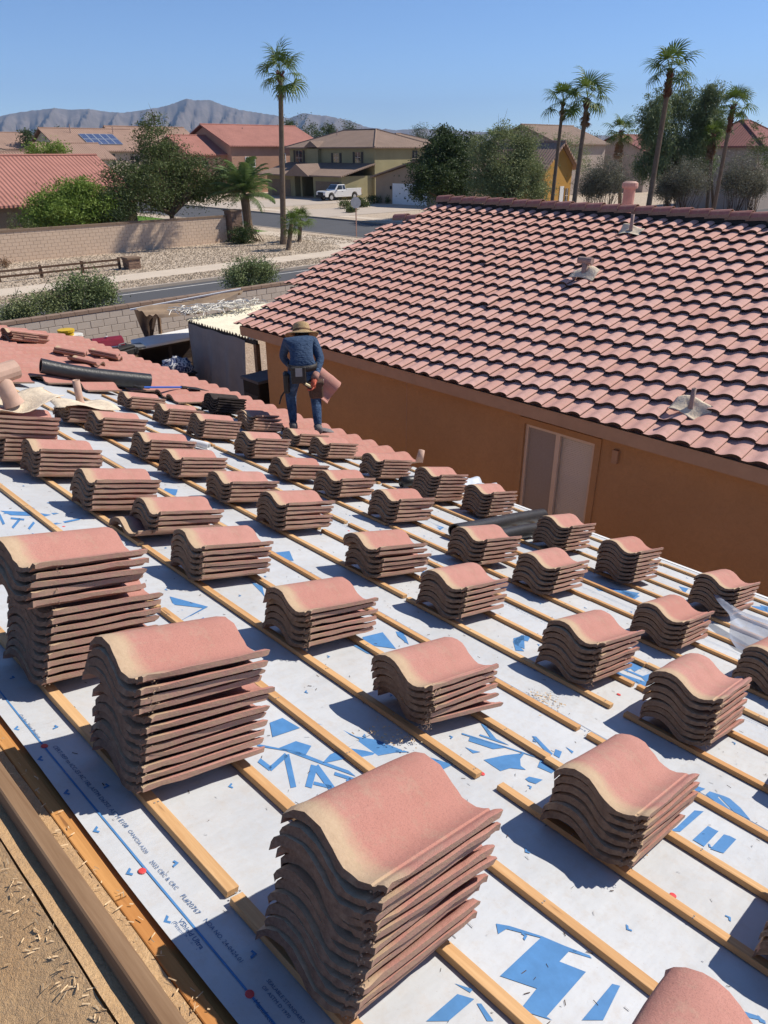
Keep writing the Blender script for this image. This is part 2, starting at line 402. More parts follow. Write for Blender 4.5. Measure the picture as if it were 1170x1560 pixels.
# ================================================================== tiles
TL, TW = 0.432, 0.315
PROF = [(0,.014),(.010,.031),(.03,.049),(.06,.0615),(.088,.065),(.115,.061),(.14,.050),(.16,.0375),(.18,.026),(.20,.019),(.222,.0165),(.245,.0205),(.264,.0295),(.276,.0365),(.281,.0345),(.286,.0370),(.293,.0475),(.304,.0565),(.315,.0590)]
PROF_LAID = [(0,.034),(.006,.045),(.022,.056),(.05,.0645),(.08,.0665),(.11,.063),(.14,.053),(.165,.040),(.185,.028),(.205,.019),(.225,.014),(.25,.012),(.275,.013),(.292,.016),(.304,.017),(.315,.015)]
def tile_mesh(name, mat, seed=0, secs=9, rough=0.0022, lip=1.0, prof=None, thick=0.0265, length=TL, butt=0.0):
    """S-profile tile. x: head (0) to butt (TL), y: pan edge (0) to hump edge (TW), z up; pan underside near z=0"""
    rr = random.Random(seed); P = prof or PROF
    top = []
    for t, z in P:
        if t > 0.27 and lip < 1: z = 0.022 + (z-0.022)*lip
        top.append((TW-t, z))
    n = len(top); bot = []
    for (y, z) in top:                                # nested faces: constant vertical thickness, thin at the pan lip
        tt = TW-y; th = thick if tt < 0.195 else thick + (0.0185-thick)*min(1.0, (tt-0.195)/0.03)
        bot.append((y + (0.004 if tt == 0 else 0) * -1, z-th))
    loop = top + bot[::-1]; L = len(loop); vs = []; fs = []
    endn = [rr.gauss(0, 1) for _ in range(L)]; endb = [rr.gauss(0, 1) for _ in range(L)]
    for j in range(secs):
        u = j/(secs-1)
        u = 0.5-0.5*math.cos(math.pi*u) if secs > 4 else u
        for i, (y, z) in enumerate(loop):
            x = u*length; e = min(u, 1-u)
            if secs > 4:
                if j == 0: x += abs(endn[i])*rough*1.3
                if j == secs-1: x -= abs(endb[i])*rough*1.5
                edge = (i < 2 or i >= L-2 or abs(i-n) < 2 or i == n-2)
                k = rough*(1.5 if edge else 0.25)*(1.6 if e < 0.01 else 1)
                yy = y + rr.gauss(0, 1)*k*0.45; zz = z + rr.gauss(0, 1)*k*0.35
                if e < 1e-6 and i < n: zz -= 0.0025
            else: yy, zz = y, z
            vs.append((x, yy, zz + butt*u))
    for j in range(secs-1):
        for i in range(L):
            k = (i+1) % L
            fs.append((j*L+i, j*L+k, (j+1)*L+k, (j+1)*L+i))
    for j, flip in ((0, False), (secs-1, True)):
        for i in range(n-1):
            q = (j*L+i, j*L+L-1-i, j*L+L-2-i, j*L+i+1)
            fs.append(q if not flip else q[::-1])
    me = mesh_from(name, vs, fs, mat)
    bm = bmesh.new(); bm.from_mesh(me); bmesh.ops.recalc_face_normals(bm, faces=bm.faces); bm.to_mesh(me); bm.free()
    for p in me.polygons:
        p.use_smooth = abs(p.normal.x) < 0.5
    try: me.set_sharp_from_angle(angle=math.radians(38))
    except Exception: pass
    return me
TILE = [tile_mesh('roof_tile', M['tile'], 100+i) for i in range(7)]
TILE_DARK = tile_mesh('roof_tile_dark', M['tile_dark'], 300)
LOWPROF = [PROF_LAID[i] for i in (0, 1, 2, 3, 4, 5, 6, 8, 10, 12, 14, 15)]
LAID = tile_mesh('roof_tile_laid', M['tile_laid'], 1, 2, 0, 1.0, LOWPROF, butt=0.040)
NEIGH = tile_mesh('roof_tile_neighbour', M['tile_neigh'], 1, 2, 0, 1.0, LOWPROF, thick=0.032, butt=0.062)
def rotz(a): return Matrix.Rotation(a, 4, 'Z')
def T(x, y, z): return Matrix.Translation((x, y, z))

# ================================================================== the house being re-roofed
RIDGE_S, EAVE_S, V0, V1 = 0.235, 6.20, -3.2, 14.35
house = empty('house', roof(3, 5) * 1.0, 0, 'single-storey house whose white-papered roof is being re-tiled', 'house')
house.location = (3, 5, 0)
def hpart(mb, name, mat, **k):
    o = mb.build(name, mat, None, None, **k); o.parent = house; o.matrix_parent_inverse = house.matrix_world.inverted() if False else Matrix.Translation((-3, -5, 0)); return o
def on_roof(name, me, Mloc, parent=house):
    o = bpy.data.objects.new(name, me); COL.objects.link(o); o.parent = parent
    o.matrix_local = Matrix.Translation((-3, -5, 0)) @ ROOF_M @ Mloc if parent is house else Mloc
    return o
mb = MB()                                           # deck: both slopes, 3 cm below the sheet
ridge_a, ridge_b = roof(RIDGE_S, V0, -0.012), roof(RIDGE_S, V1, -0.012)
ea, eb = roof(EAVE_S-0.03, V0, -0.012), roof(EAVE_S-0.03, V1, -0.012)
oth = Vector((-E_S.x, -E_S.y, E_S.z))
oa, ob = ridge_a + oth*6.0, ridge_b + oth*6.0
dn = Vector((0, 0, -0.05))
mb.prism([oa, ridge_a, ea, ea+dn, ridge_a+dn, oa+dn], (0, 0, 0), ridge_b-ridge_a)
hpart(mb, 'roof_deck', M['ply'])
mb = MB()                                           # gable and walls
wx0, wx1 = oa.x+0.5, ea.x-0.45
def deck_z(x):
    return ridge_a.z - abs(x-ridge_a.x)*math.tan(PIT) - 0.08
poly = [Vector((wx0, 0, 0)), Vector((wx1, 0, 0)), Vector((wx1, 0, deck_z(wx1))), Vector((ridge_a.x, 0, deck_z(ridge_a.x))), Vector((wx0, 0, deck_z(wx0)))]
mb.prism(poly, (0, V0+0.4, 0), (0, V1-0.4, 0))
hpart(mb, 'wall', M['stucco_orange'])
mb = MB(); mb.bar(ea+Vector((0.02, 0, -0.10)), eb+Vector((0.02, 0, -0.10)), 0.03, 0.16); hpart(mb, 'fascia', M['fascia'])

# dirty old felt on the far side of the ridge
def grid_sheet(name, s0, s1, v0, v1, fn, mat, ns, nv):
    vs = []; fs = []
    for i in range(ns+1):
        for j in range(nv+1):
            s = s0+(s1-s0)*i/ns; v = v0+(v1-v0)*j/nv; vs.append(fn(s, v))
    for i in range(ns):
        for j in range(nv):
            a = i*(nv+1)+j; fs.append((a, a+nv+1, a+nv+2, a+1))
    me = mesh_from(name, vs, fs, mat, True)
    o = link(name, me); o.parent = house; o.matrix_parent_inverse = Matrix.Translation((-3, -5, 0)); return o
def wob(s, v, a=1.0):
    return a*(0.5*math.sin(3.1*v+1.7*s)+0.3*math.sin(7.3*v-4*s+1)+0.2*math.sin(13*v+9*s))
def other_slope(s, v):                                # s measured down the other side
    return roof(RIDGE_S, v, 0.006) + oth*s + Vector((0, 0, 0.010*wob(s*3, v*1.3) + 0.006*wob(s*11, v*9+2)))
grid_sheet('old_felt', 0.004, 3.2, V0, 6.5, other_slope, M['dirt'], 60, 170)
def strip_fn(s, v): return roof(s, v, 0.004+0.003*wob(s*9, v*4))
grid_sheet('old_felt', RIDGE_S+0.002, 0.372, V0, 9, strip_fn, M['dirt'], 4, 120)
# ridge timber, old ply edge
mb = MB(); segs = [(-3.2, 2.62), (2.64, 6.0), (6.02, 9.6)]
for a, b in segs:
    mb = MB(); mb.box((0.280, a, 0.004), (0.327, b, 0.046)); o = mb.build('ridge_board', M['oldwood'], bevel=0.004); o.parent = house; o.matrix_local = Matrix.Translation((-3, -5, 0)) @ ROOF_M
for a, b in [(-3.2, 1.28), (1.285, 3.7), (3.71, 9)]:
    mb = MB(); mb.box((0.374, a, -0.010), (0.409, b, 0.007)); o = mb.build('plywood_edge', M['ply'], bevel=0.002); o.parent = house; o.matrix_local = Matrix.Translation((-3, -5, 0)) @ ROOF_M
# underlayment: sheets lapped like the rolls, the upper over the lower
def sheet_n(s, v=0.0):
    i = max(j for j in range(6) if SEAMS[j] <= max(s, SEAMS[0])+1e-6) if s < SEAMS[6] else 5
    return 0.0015 + 0.004*(s-SEAMS[i])/(SEAMS[i+1]+0.06-SEAMS[i])
def ink_n(s, v=0.0): return sheet_n(s) + 0.0019
SEAMS = [0.425, 1.37, 2.34, 3.31, 4.28, 5.25, EAVE_S-0.012]
sheets = []
for i in range(6):
    s0, s1 = SEAMS[i]-0.0, SEAMS[i+1]+(0.06 if i < 5 else 0)
    def fn(s, v, s0=s0, s1=s1):
        u = (s-s0)/(s1-s0)
        e = 0.006*wob(v*0.9, s*5) * (1 if i else 1)
        lift = 0.010*max(0, 1-(s-s0)/0.03)*(0.5+0.5*math.sin(v*2.3+1))if s0 < 0.5 else 0
        return roof(s + (0.006*math.sin(v*1.1)+0.004*math.sin(v*3.7) if u == 0 and s0 < 0.5 else 0), v, 0.0015 + 0.004*u + 0.0008*wob(s*2.5, v*2.2) + lift)
    sheets.append(grid_sheet('underlayment_sheet', s0, s1, V0, 12.0, fn, M['underlay'], 14, 150))
# ------------- battens, each length a piece of its own, with the gaps of the photograph
bm_len = {}
def batten_mesh(L):
    k = round(L, 1)
    if k not in bm_len:
        b = MB(); b.box((-0.019, 0, 0), (0.019, k, 0.020))
        me = bpy.data.meshes.new('batten'); me.from_pydata([tuple(v) for v in b.v], [], b.f); me.materials.append(M['batten'])
        bm = bmesh.new(); bm.from_mesh(me); bmesh.ops.recalc_face_normals(bm, faces=bm.faces)
        bmesh.ops.bevel(bm, geom=list(bm.edges), offset=0.0012, segments=1, affect='EDGES'); bm.to_mesh(me); bm.free(); bm_len[k] = me
    return bm_len[k], k
GAPS = {1: [1.12], 2: [-0.6, 2.9], 3: [0.2, 2.72], 4: [1.08], 5: [1.0], 6: [1.05, 3.3], 7: [1.07, 2.4], 8: [1.12], 9: [1.2], 10: [1.1], 11: [1.9], 12: [3.0], 13: [2.2], 14: [2.6], 15: [1.5], 16: [2.1]}
for k in range(1, 17):
    s = (k+K0)*ROW - 0.022 + R.uniform(-0.006, 0.006)
    if k == 1: s = 0.625
    cuts = sorted(GAPS.get(k, []))
    ed = [V0+0.1]
    for g in cuts: ed.append(g)
    while ed[-1] < 8.4: ed.append(ed[-1]+2.44)
    for a, b in zip(ed[:-1], ed[1:]):
        me, L = batten_mesh(b-a-0.035)
        on_roof('batten', me, T(s+R.uniform(-0.004, 0.004), a+0.02, 0.0065) @ rotz(R.uniform(-0.004, 0.004)))
s = 0.625-ROW*0 
# ------------- laid tiles at the far end and along the eave
nlaid = 0; rest = MB(); PITCHW = 0.29
lv = [Vector(v.co) for v in LAID.vertices]; lf = [tuple(p.vertices) for p in LAID.polygons]
for r in range(17):
    sb = EAVE_S + 0.045 - r*ROW                      # butt line of this course
    k = sb/ROW-K0
    start = {0: 5.25, 1: 5.6, 2: 7.7, 3: 8.0}.get(r, 8.25 + 0.29*((r*7) % 3) - 0.15*(r > 9))
    nc = int((V1-0.02-start)/PITCHW)
    for c in range(nc):
        v = V1-0.02-TW-c*PITCHW
        Mt = T(sb-TL, v+R.uniform(-.003, .003), 0.026 + R.uniform(0, 0.003)) @ rotz(R.uniform(-0.006, 0.006))
        if r <= 12 and nlaid < 288:
            on_roof('roof_tile', LAID, Mt); nlaid += 1
        else:
            rest.add([ROOF_M @ Mt @ q for q in lv], lf)
o = hpart(rest, 'roof_tile_field', M['tile_laid']); o['kind'] = 'stuff'
# eave starter course of the near side: metal drip strip
mb = MB(); mb.box((EAVE_S-0.05, V0, 0.007), (EAVE_S+0.01, 5.2, 0.010)); o = mb.build('drip_edge', M['white']); o.parent = house; o.matrix_local = Matrix.Translation((-3, -5, 0)) @ ROOF_M

# ------------- printing on the underlayment (flat ink)
def print_poly(pts, mat=None, n=0.0085, name='printed_mark'):
    vs = []
    for x, y in pts: s, v = roof_px(x, y, 0.004); vs.append(roof(s, v, ink_n(s)))
    me = mesh_from(name, vs, [tuple(range(len(vs)))], mat or M['print_blue'])
    bm = bmesh.new(); bm.from_mesh(me); bmesh.ops.triangulate(bm, faces=bm.faces, ngon_method='EAR_CLIP')
    bmesh.ops.recalc_face_normals(bm, faces=bm.faces)
    for f in bm.faces:
        if f.normal.dot(E_N) < 0: f.normal_flip()
    bm.to_mesh(me); bm.free()
    return me
logo = MB()
def logo_poly(z, pts):
    ox, oy, sc = z
    me = print_poly([(ox+x/sc, oy+y/sc) for x, y in pts])
    o = link('printed_mark', me); o.parent = sheets[1]
def stroke(z, a, b, wd):
    a = Vector(a); b = Vector(b); d = (b-a).normalized(); q = Vector((-d.y, d.x))*wd/2
    logo_poly(z, [tuple(a+q), tuple(b+q), tuple(b-q), tuple(a-q)])
ZA = (400, 1030, 3.656)
logo_poly(ZA, [(40,262),(110,236),(208,292),(55,342)])
logo_poly(ZA, [(235,232),(285,245),(440,295),(520,335),(640,355),(760,405),(820,424),(740,425),(600,450),(500,455),(330,490),(375,440),(470,400),(530,375),(540,350),(500,330),(400,287),(250,257)])
logo_poly(ZA, [(360,318),(390,330),(375,345),(345,335)])
logo_poly(ZA, [(85,405),(185,365),(272,392),(235,450),(160,430)])
logo_poly(ZA, [(-30,380),(200,425),(340,480),(480,530),(565,600),(520,563),(330,494),(130,420),(-30,392)])
for a, b, wd in [((-20,470),(45,520),26),((40,522),(132,440),26),((132,440),(172,622),32),((288,500),(255,622),38),((295,505),(430,690),36),((285,598),(385,622),18),((400,545),(540,590),18),((475,575),(515,640),26)]: stroke(ZA, a, b, wd)
logo_poly(ZA, [(608,491),(725,478),(703,523)])
logo_poly(ZA, [(868,437),(795,565),(870,595),(960,540),(1058,494),(960,460)])
ZB = (700, 1080, 5.85)
for pts in ([(95,245),(300,312),(432,345),(300,360),(80,287)], [(190,135),(225,145),(325,268),(447,328),(350,300),(175,240),(182,228),(275,258)], [(215,455),(400,415),(582,395),(540,450),(545,510),(592,545),(450,530),(365,555)],
            [(48,340),(125,370),(187,385),(120,397)], [(645,245),(682,250),(832,405),(800,422)], [(855,362),(912,385),(890,442),(838,412)], [(943,340),(1017,385),(1003,402)], [(722,453),(862,545),(820,577),(695,520)], [(585,625),(620,605),(742,633),(680,670),(615,650)],
            [(20,215),(560,385),(740,455),(780,470),(560,396),(20,228)]): logo_poly(ZB, pts)
ZC = (640, 1330, 2.2075)
for pts in ([(255,172),(300,180),(410,215),(480,245),(570,280),(577,290),(500,266),(468,300),(557,335),(425,485),(445,497),(335,462),(392,390),(268,348),(405,220),(290,190),(262,207)], [(645,375),(672,382),(615,497),(543,497)],
            [(125,408),(182,425),(95,499),(20,499)], [(205,440),(247,499),(225,499),(190,440)], [(115,372),(178,392),(168,404)], [(1052,452),(1130,478),(1165,499),(1100,485)]): logo_poly(ZC, pts)
ZD = (1030, 1060, 6.5)
for pts in ([(143,912),(200,890),(290,920),(240,947),(200,942)], [(295,975),(332,945),(470,990),(530,1015),(640,1110),(737,1227),(660,1190),(575,1150),(425,995),(412,1003),(550,1140),(400,1060)], [(0,1310),(180,1140),(272,1150),(40,1350),(-60,1340)],
            [(163,1430),(430,1180),(532,1222),(275,1497)], [(338,1520),(572,1263),(684,1325),(470,1562),(440,1556)], [(98,1008),(152,1015),(72,1077)]): logo_poly(ZD, pts)
ZE = (380, 770, 2.786)
for pts in ([(480,560),(565,540),(622,610),(490,592)], [(610,490),(625,488),(672,582),(660,585)], [(105,200),(170,193),(188,235),(135,228)], [(1120,565),(1165,552),(1168,610),(1125,590)], [(735,290),(800,270),(820,292),(760,310)], [(0,320),(55,345),(65,390),(50,370)], [(430,590),(520,610),(560,640),(500,630)]): logo_poly(ZE, pts)
ZF = (0, 680, 3.656)
for pts in ([(945,835),(1160,893),(985,985),(1130,900),(965,880)], [(0,360),(330,372),(250,392),(60,385)], [(60,290),(230,350),(150,345)], [(920,232),(990,240),(980,272),(900,262)], [(250,440),(470,395),(440,410),(300,440)], [(960,905),(1020,910),(985,930)]): logo_poly(ZF, pts)
for a, b, wd in [((-5,380),(22,436),14),((112,405),(70,455),14),((190,425),(160,462),14),((60,402),(135,410),10)]: stroke(ZF, a, b, wd)
ZG = (900, 840, 4.333)
for pts in ([(530,240),(625,270),(640,300),(560,255)], [(215,262),(325,295),(290,315),(150,290)], [(330,830),(420,795),(410,870),(372,872)], [(190,750),(300,760),(240,785)], [(150,780),(350,888),(170,800)], [(1060,360),(1165,370),(1165,400),(1080,378)], [(320,715),(370,728),(340,735)]): logo_poly(ZG, pts)
ZH = (600, 760, 1.67)
for pts in ([(303,362),(325,347),(347,352),(341,363),(326,360),(316,372),(332,388),(310,386)], [(495,213),(560,228),(625,240),(600,260),(572,242),(520,233)], [(575,409),(642,424),(612,441)], [(540,432),(650,470),(640,480)], [(555,424),(662,458),(655,466)], [(60,180),(95,187),(120,196),(85,195)], [(725,222),(750,228),(740,240)], [(100,65),(128,72),(118,80)], [(0,330),(30,352),(38,372),(10,350)], [(930,270),(952,275),(952,290)]): logo_poly(ZH, pts)
# blue guide lines with lettering along the laps
def strip_line(s, wd, v0=-1.5, v1=8.2, wavy=0.0):
    vs = []; fs = []; n = 60
    for i in range(n+1):
        v = v0+(v1-v0)*i/n; d = wavy*math.sin(v*2.1+0.4)
        vs += [roof(s+d, v, ink_n(s)), roof(s+d+wd, v, ink_n(s))]
    for i in range(n): fs.append((2*i, 2*i+1, 2*i+3, 2*i+2))
    return vs, fs
def ink(name, vs, fs, mat, parent):
    o = link(name, mesh_from(name, vs, fs, mat)); o.parent = parent; return o
ink('printed_line', *strip_line(0.4860, 0.006, wavy=0.006), M['print_blue'], sheets[0])
def text_mesh(body, width, s, v, n=0.0112, vang=0.0, bold=False, hgt=None):
    cu = bpy.data.curves.new('t', 'FONT'); cu.body = body; cu.size = 1.0; cu.resolution_u = 2
    if bold: cu.offset = 0.012
    o = bpy.data.objects.new('t', cu); COL.objects.link(o)
    dg = bpy.context.evaluated_depsgraph_get(); me = bpy.data.meshes.new_from_object(o.evaluated_get(dg))
    bpy.data.objects.remove(o); bpy.data.curves.remove(cu)
    co = np.array([v_.co[:] for v_ in me.vertices]); sx = width/max(co[:, 0].max(), 1e-6); sy = (hgt/0.72) if hgt else sx
    out = []
    ca, sa = math.cos(vang), math.sin(vang)
    for x, y, _ in co:
        a, b = x*sx, y*sy; a, b = a*ca-b*sa, a*sa+b*ca
        out.append(roof(s+b, v-a, ink_n(s+b)+0.0003))
    fs = [tuple(p.vertices) for p in me.polygons]; bpy.data.meshes.remove(me)
    return out, fs
def text_px(body, p0, p1, mat, parent, bold=False, hgt=None):
    s0, v0 = roof_px(*p0, 0.011); s1, v1 = roof_px(*p1, 0.011)
    L = math.hypot(s1-s0, v1-v0); vs, fs = text_mesh(body, L, s0, v0, 0.0112, math.atan2(s1-s0, v0-v1), bold, hgt)
    o = ink('printed_text', vs, fs, mat, parent); o['label'] = 'dark blue lettering reading ' + body; return o
PD = M['print_dark']
text_px('VShield Ultra', (271, 1399), (306, 1443), PD, sheets[0], True)
text_px('(Patent Pending)', (262, 1401), (296, 1446), PD, sheets[0])
text_px('NOA NO. 24-0424.01', (310, 1398), (366, 1463), PD, sheets[0], False)
text_px('FL#20767', (275, 1361), (301, 1390), PD, sheets[0])
text_px('2022 CBC & CRC', (228, 1309), (268, 1352), PD, sheets[0])
text_px('CAN/CSA A220', (195, 1262), (222, 1297), PD, sheets[0])
text_px("CERT-REP to ICC-ES AC 188, ASTM D6757, ASTM E108", (80, 1134), (191, 1258), PD, sheets[0])
text_px('SEALABLE STANDARD', (406, 1490), (462, 1556), PD, sheets[0])
text_px('OF ASTM D 1970', (399, 1500), (440, 1548), PD, sheets[0])
text_px('Manufactured', (386, 1522), (425, 1570), PD, sheets[0])
text_px('Cut for Your Project', (28, 1086), (58, 1122), PD, sheets[0])
lines = ['FL#20767   NOA NO. 24-0424.01   2022 CBC & CRC   CAN/CSA A220   VShield Ultra (Patent Pending)   ', 'VShield Ultra (Patent Pending)   SEALABLE STANDARD OF ASTM D 1970   2022 CBC & CRC   FL#20767   ']
for i in range(1, 6):
    if i == 1: continue
    vs, fs = [], []
    for j, (ds, hgt) in enumerate(((0.045, 0.013), (0.068, 0.011))):
        for rep in range(3):
            tv, tf = text_mesh(lines[(i+j+rep) % 2], 1.9, SEAMS[i]+ds, 4.9-rep*1.95, 0.0113, hgt=hgt)
            b = len(vs); vs += tv; fs += [tuple(b+q for q in f) for f in tf]
    lvs, lfs = strip_line(SEAMS[i]+0.10, 0.003, -1.0, 6.5); b = len(vs); vs += lvs; fs += [tuple(b+q for q in f) for f in lfs]
    ink('printed_text', vs, fs, PD if i < 3 else M['print_pale'], sheets[i])
# small blue chevron marks on a regular pattern
ch = MB()
def chevron(s, v, a, sz):
    pts = [(0, 0), (1.05, 0), (1.05, .42), (.44, .42), (.44, 1.15), (0, 1.4)]
    out = []
    for x, y in pts:
        x -= .5; y -= .6
        out.append(roof(s+(x*math.sin(a)+y*math.cos(a))*sz, v-(x*math.cos(a)-y*math.sin(a))*sz, ink_n(s)+0.0002))
    ch.add(out, [(0, 1, 2, 3), (0, 3, 4, 5)])
for i in range(19):
    for j in range(26):
        s = 0.56 + i*0.31; v = -1.2 + j*0.36 + (0.18 if i % 2 else 0)
        if s < EAVE_S-0.1 and v < 8: chevron(s+R.uniform(-.012, .012), v+R.uniform(-.015, .015), (0.5 if i % 2 else 3.4)+R.uniform(-.1, .1), 0.0150)
for j in range(16): chevron(0.452, -0.5+j*0.185, 0.7, 0.0165)
o = link('printed_chevrons', mesh_from('printed_chevrons', ch.v, ch.f, M['print_blue'])); o.parent = sheets[0]; o['kind'] = 'stuff'
# red cap nails
capme = MB().lathe([(0.0105, 0), (0.0105, 0.0018), (0.009, 0.003), (0.004, 0.0034)], None, 12)
cme = capme.build('cap_nail', M['red_cap']); cmesh = cme.data; bpy.data.objects.remove(cme)
caps = [roof_px(*q, 0.01) for q in ((217, 1324), (381, 1511), (68, 1134), (735, 1177), (1026, 1362), (943, 1057))]
for i in range(12):
    caps.append((SEAMS[1+i % 5]+0.03, -0.6+R.uniform(0, 7.5)))
for s, v in caps:
    o = bpy.data.objects.new('cap_nail', cmesh); COL.objects.link(o); o.parent = house
    o.matrix_local = Matrix.Translation((-3, -5, 0)) @ ROOF_M @ T(s, v, sheet_n(s)+0.0015)
# nail heads in the battens (tiny)
nh = MB()
for k in range(1, 15):
    for j in range(28):
        s = (k+K0)*ROW-0.022 if k > 1 else 0.625; v = -1+j*0.405+0.1*(k % 3)
        for d in (-0.006, 0.006): nh.box((s+d-0.0025, v-0.002, 0.0262), (s+d+0.0025, v+0.002, 0.0282), ROOF_M)
o = hpart(nh, 'nail_heads', M['nail']); o['kind'] = 'stuff'

# ================================================================== splinters, straw and crumbs lying about
def litter(name, n, fn, lmin, lmax, wd, mat, label, cat):
    vs = np.zeros((n*4, 3)); fs = []
    for i in range(n):
        p, up = fn(); a = R.uniform(0, math.pi*2); L = R.uniform(lmin, lmax)/2; t1 = E_S*math.cos(a)+E_V*math.sin(a); t2 = E_N.cross(t1)
        w_ = wd*R.uniform(0.5, 1.3)/2; z = E_N*R.uniform(0.0, 0.0015); t1 = t1 + E_N*R.uniform(-.04, .04)
        for q, r_ in enumerate((t1*L+t2*w_, t1*-L+t2*w_, t1*-L-t2*w_+E_N*wd*0.7, t1*L-t2*w_+E_N*wd*0.7)): vs[i*4+q] = (p+r_+z)[:]
        fs.append((i*4, i*4+1, i*4+2, i*4+3))
    o = link(name, mesh_from(name, vs.tolist(), fs, mat)); return tag(o, label, cat, kind='stuff')
def on_sheet():
    c = R.random()
    s = R.uniform(0.45, 5.9); v = R.uniform(-0.8, 5.0)
    return roof(s, v, sheet_n(s)+0.002), E_N
litter('wood_splinters', 1700, on_sheet, 0.004, 0.020, 0.0019, M['debris'], 'dark splinters and mortar crumbs scattered over the white sheet', 'debris')
def crumbs():
    s0, v0 = roof_px(*R.choice([(830, 1065), (600, 1122), (945, 1270), (610, 1325)]), 0.01)
    return roof(s0+R.gauss(0, .05), v0+R.gauss(0, .05), 0.012), E_N
litter('mortar_crumbs', 420, crumbs, 0.004, 0.014, 0.004, M['chip'], 'small tan heaps of mortar crumbs on the sheet', 'debris')
def on_felt():
    if R.random() < 0.25: return roof(R.uniform(0.335, 0.40), R.uniform(0.4, 2.6), 0.014), E_N
    d = abs(R.gauss(0, 0.045))+0.005; v = R.uniform(0.3, 2.6)
    return other_slope(d, v)+Vector((0, 0, 0.004)), E_N
litter('dry_straw', 520, on_felt, 0.006, 0.022, 0.0022, M['chip'], 'dry straw and wood chips heaped along the old ridge timber', 'straw')
# ================================================================== stacks of loose tiles standing on the battens
STP = 0.0318
NUM = {2: 'two', 3: 'three', 4: 'four', 5: 'five', 6: 'six', 7: 'seven', 8: 'eight', 9: 'nine', 10: 'ten', 11: 'eleven', 12: 'twelve', 14: 'fourteen'}
GROUP = 'tile stacks set out on the battens'
def tile_stack(s, v, n, label=None, rot=0.0, off=None, dark=False, fan=0.0, jit=1.0, base=0.038):
    M0 = ROOF_M @ T(s, v, base) @ rotz(rot+R.gauss(0, 0.022))
    root = bpy.data.objects.new('tile_stack', None); COL.objects.link(root); root.empty_display_size = 0.1
    root.matrix_world = M0
    tag(root, label or 'stack of %s salmon roof tiles with sandy heads, standing on the battens' % NUM[n], 'tile stack', GROUP)
    dx = dy = 0.0; gz_ = 0.0; gaps = R.sample(range(1, n), max(1, n//4)) if n > 2 else []
    for i in range(n):
        gz_ += R.uniform(-.0012, .0022)
        ox, oy, orz, oz = (off or {}).get(i, (0, 0, 0, 0))
        dx = 0.75*dx + R.gauss(0, 0.0058)*jit; dy = 0.6*dy + R.gauss(0, 0.0034)*jit
        m_ = T(dx+ox, dy+oy, i*STP+oz+gz_) @ rotz(R.gauss(0, 0.015)*jit+orz) @ Matrix.Rotation(R.gauss(0, 0.004) - fan*i, 4, 'X') @ Matrix.Rotation(R.gauss(0, 0.004), 4, 'Y')
        o = bpy.data.objects.new('roof_tile', TILE_DARK if dark else R.choice(TILE)); COL.objects.link(o); o.parent = root
        o.matrix_local = m_
    return root
def rng(a, b, t): return {i: t for i in range(a, b)}
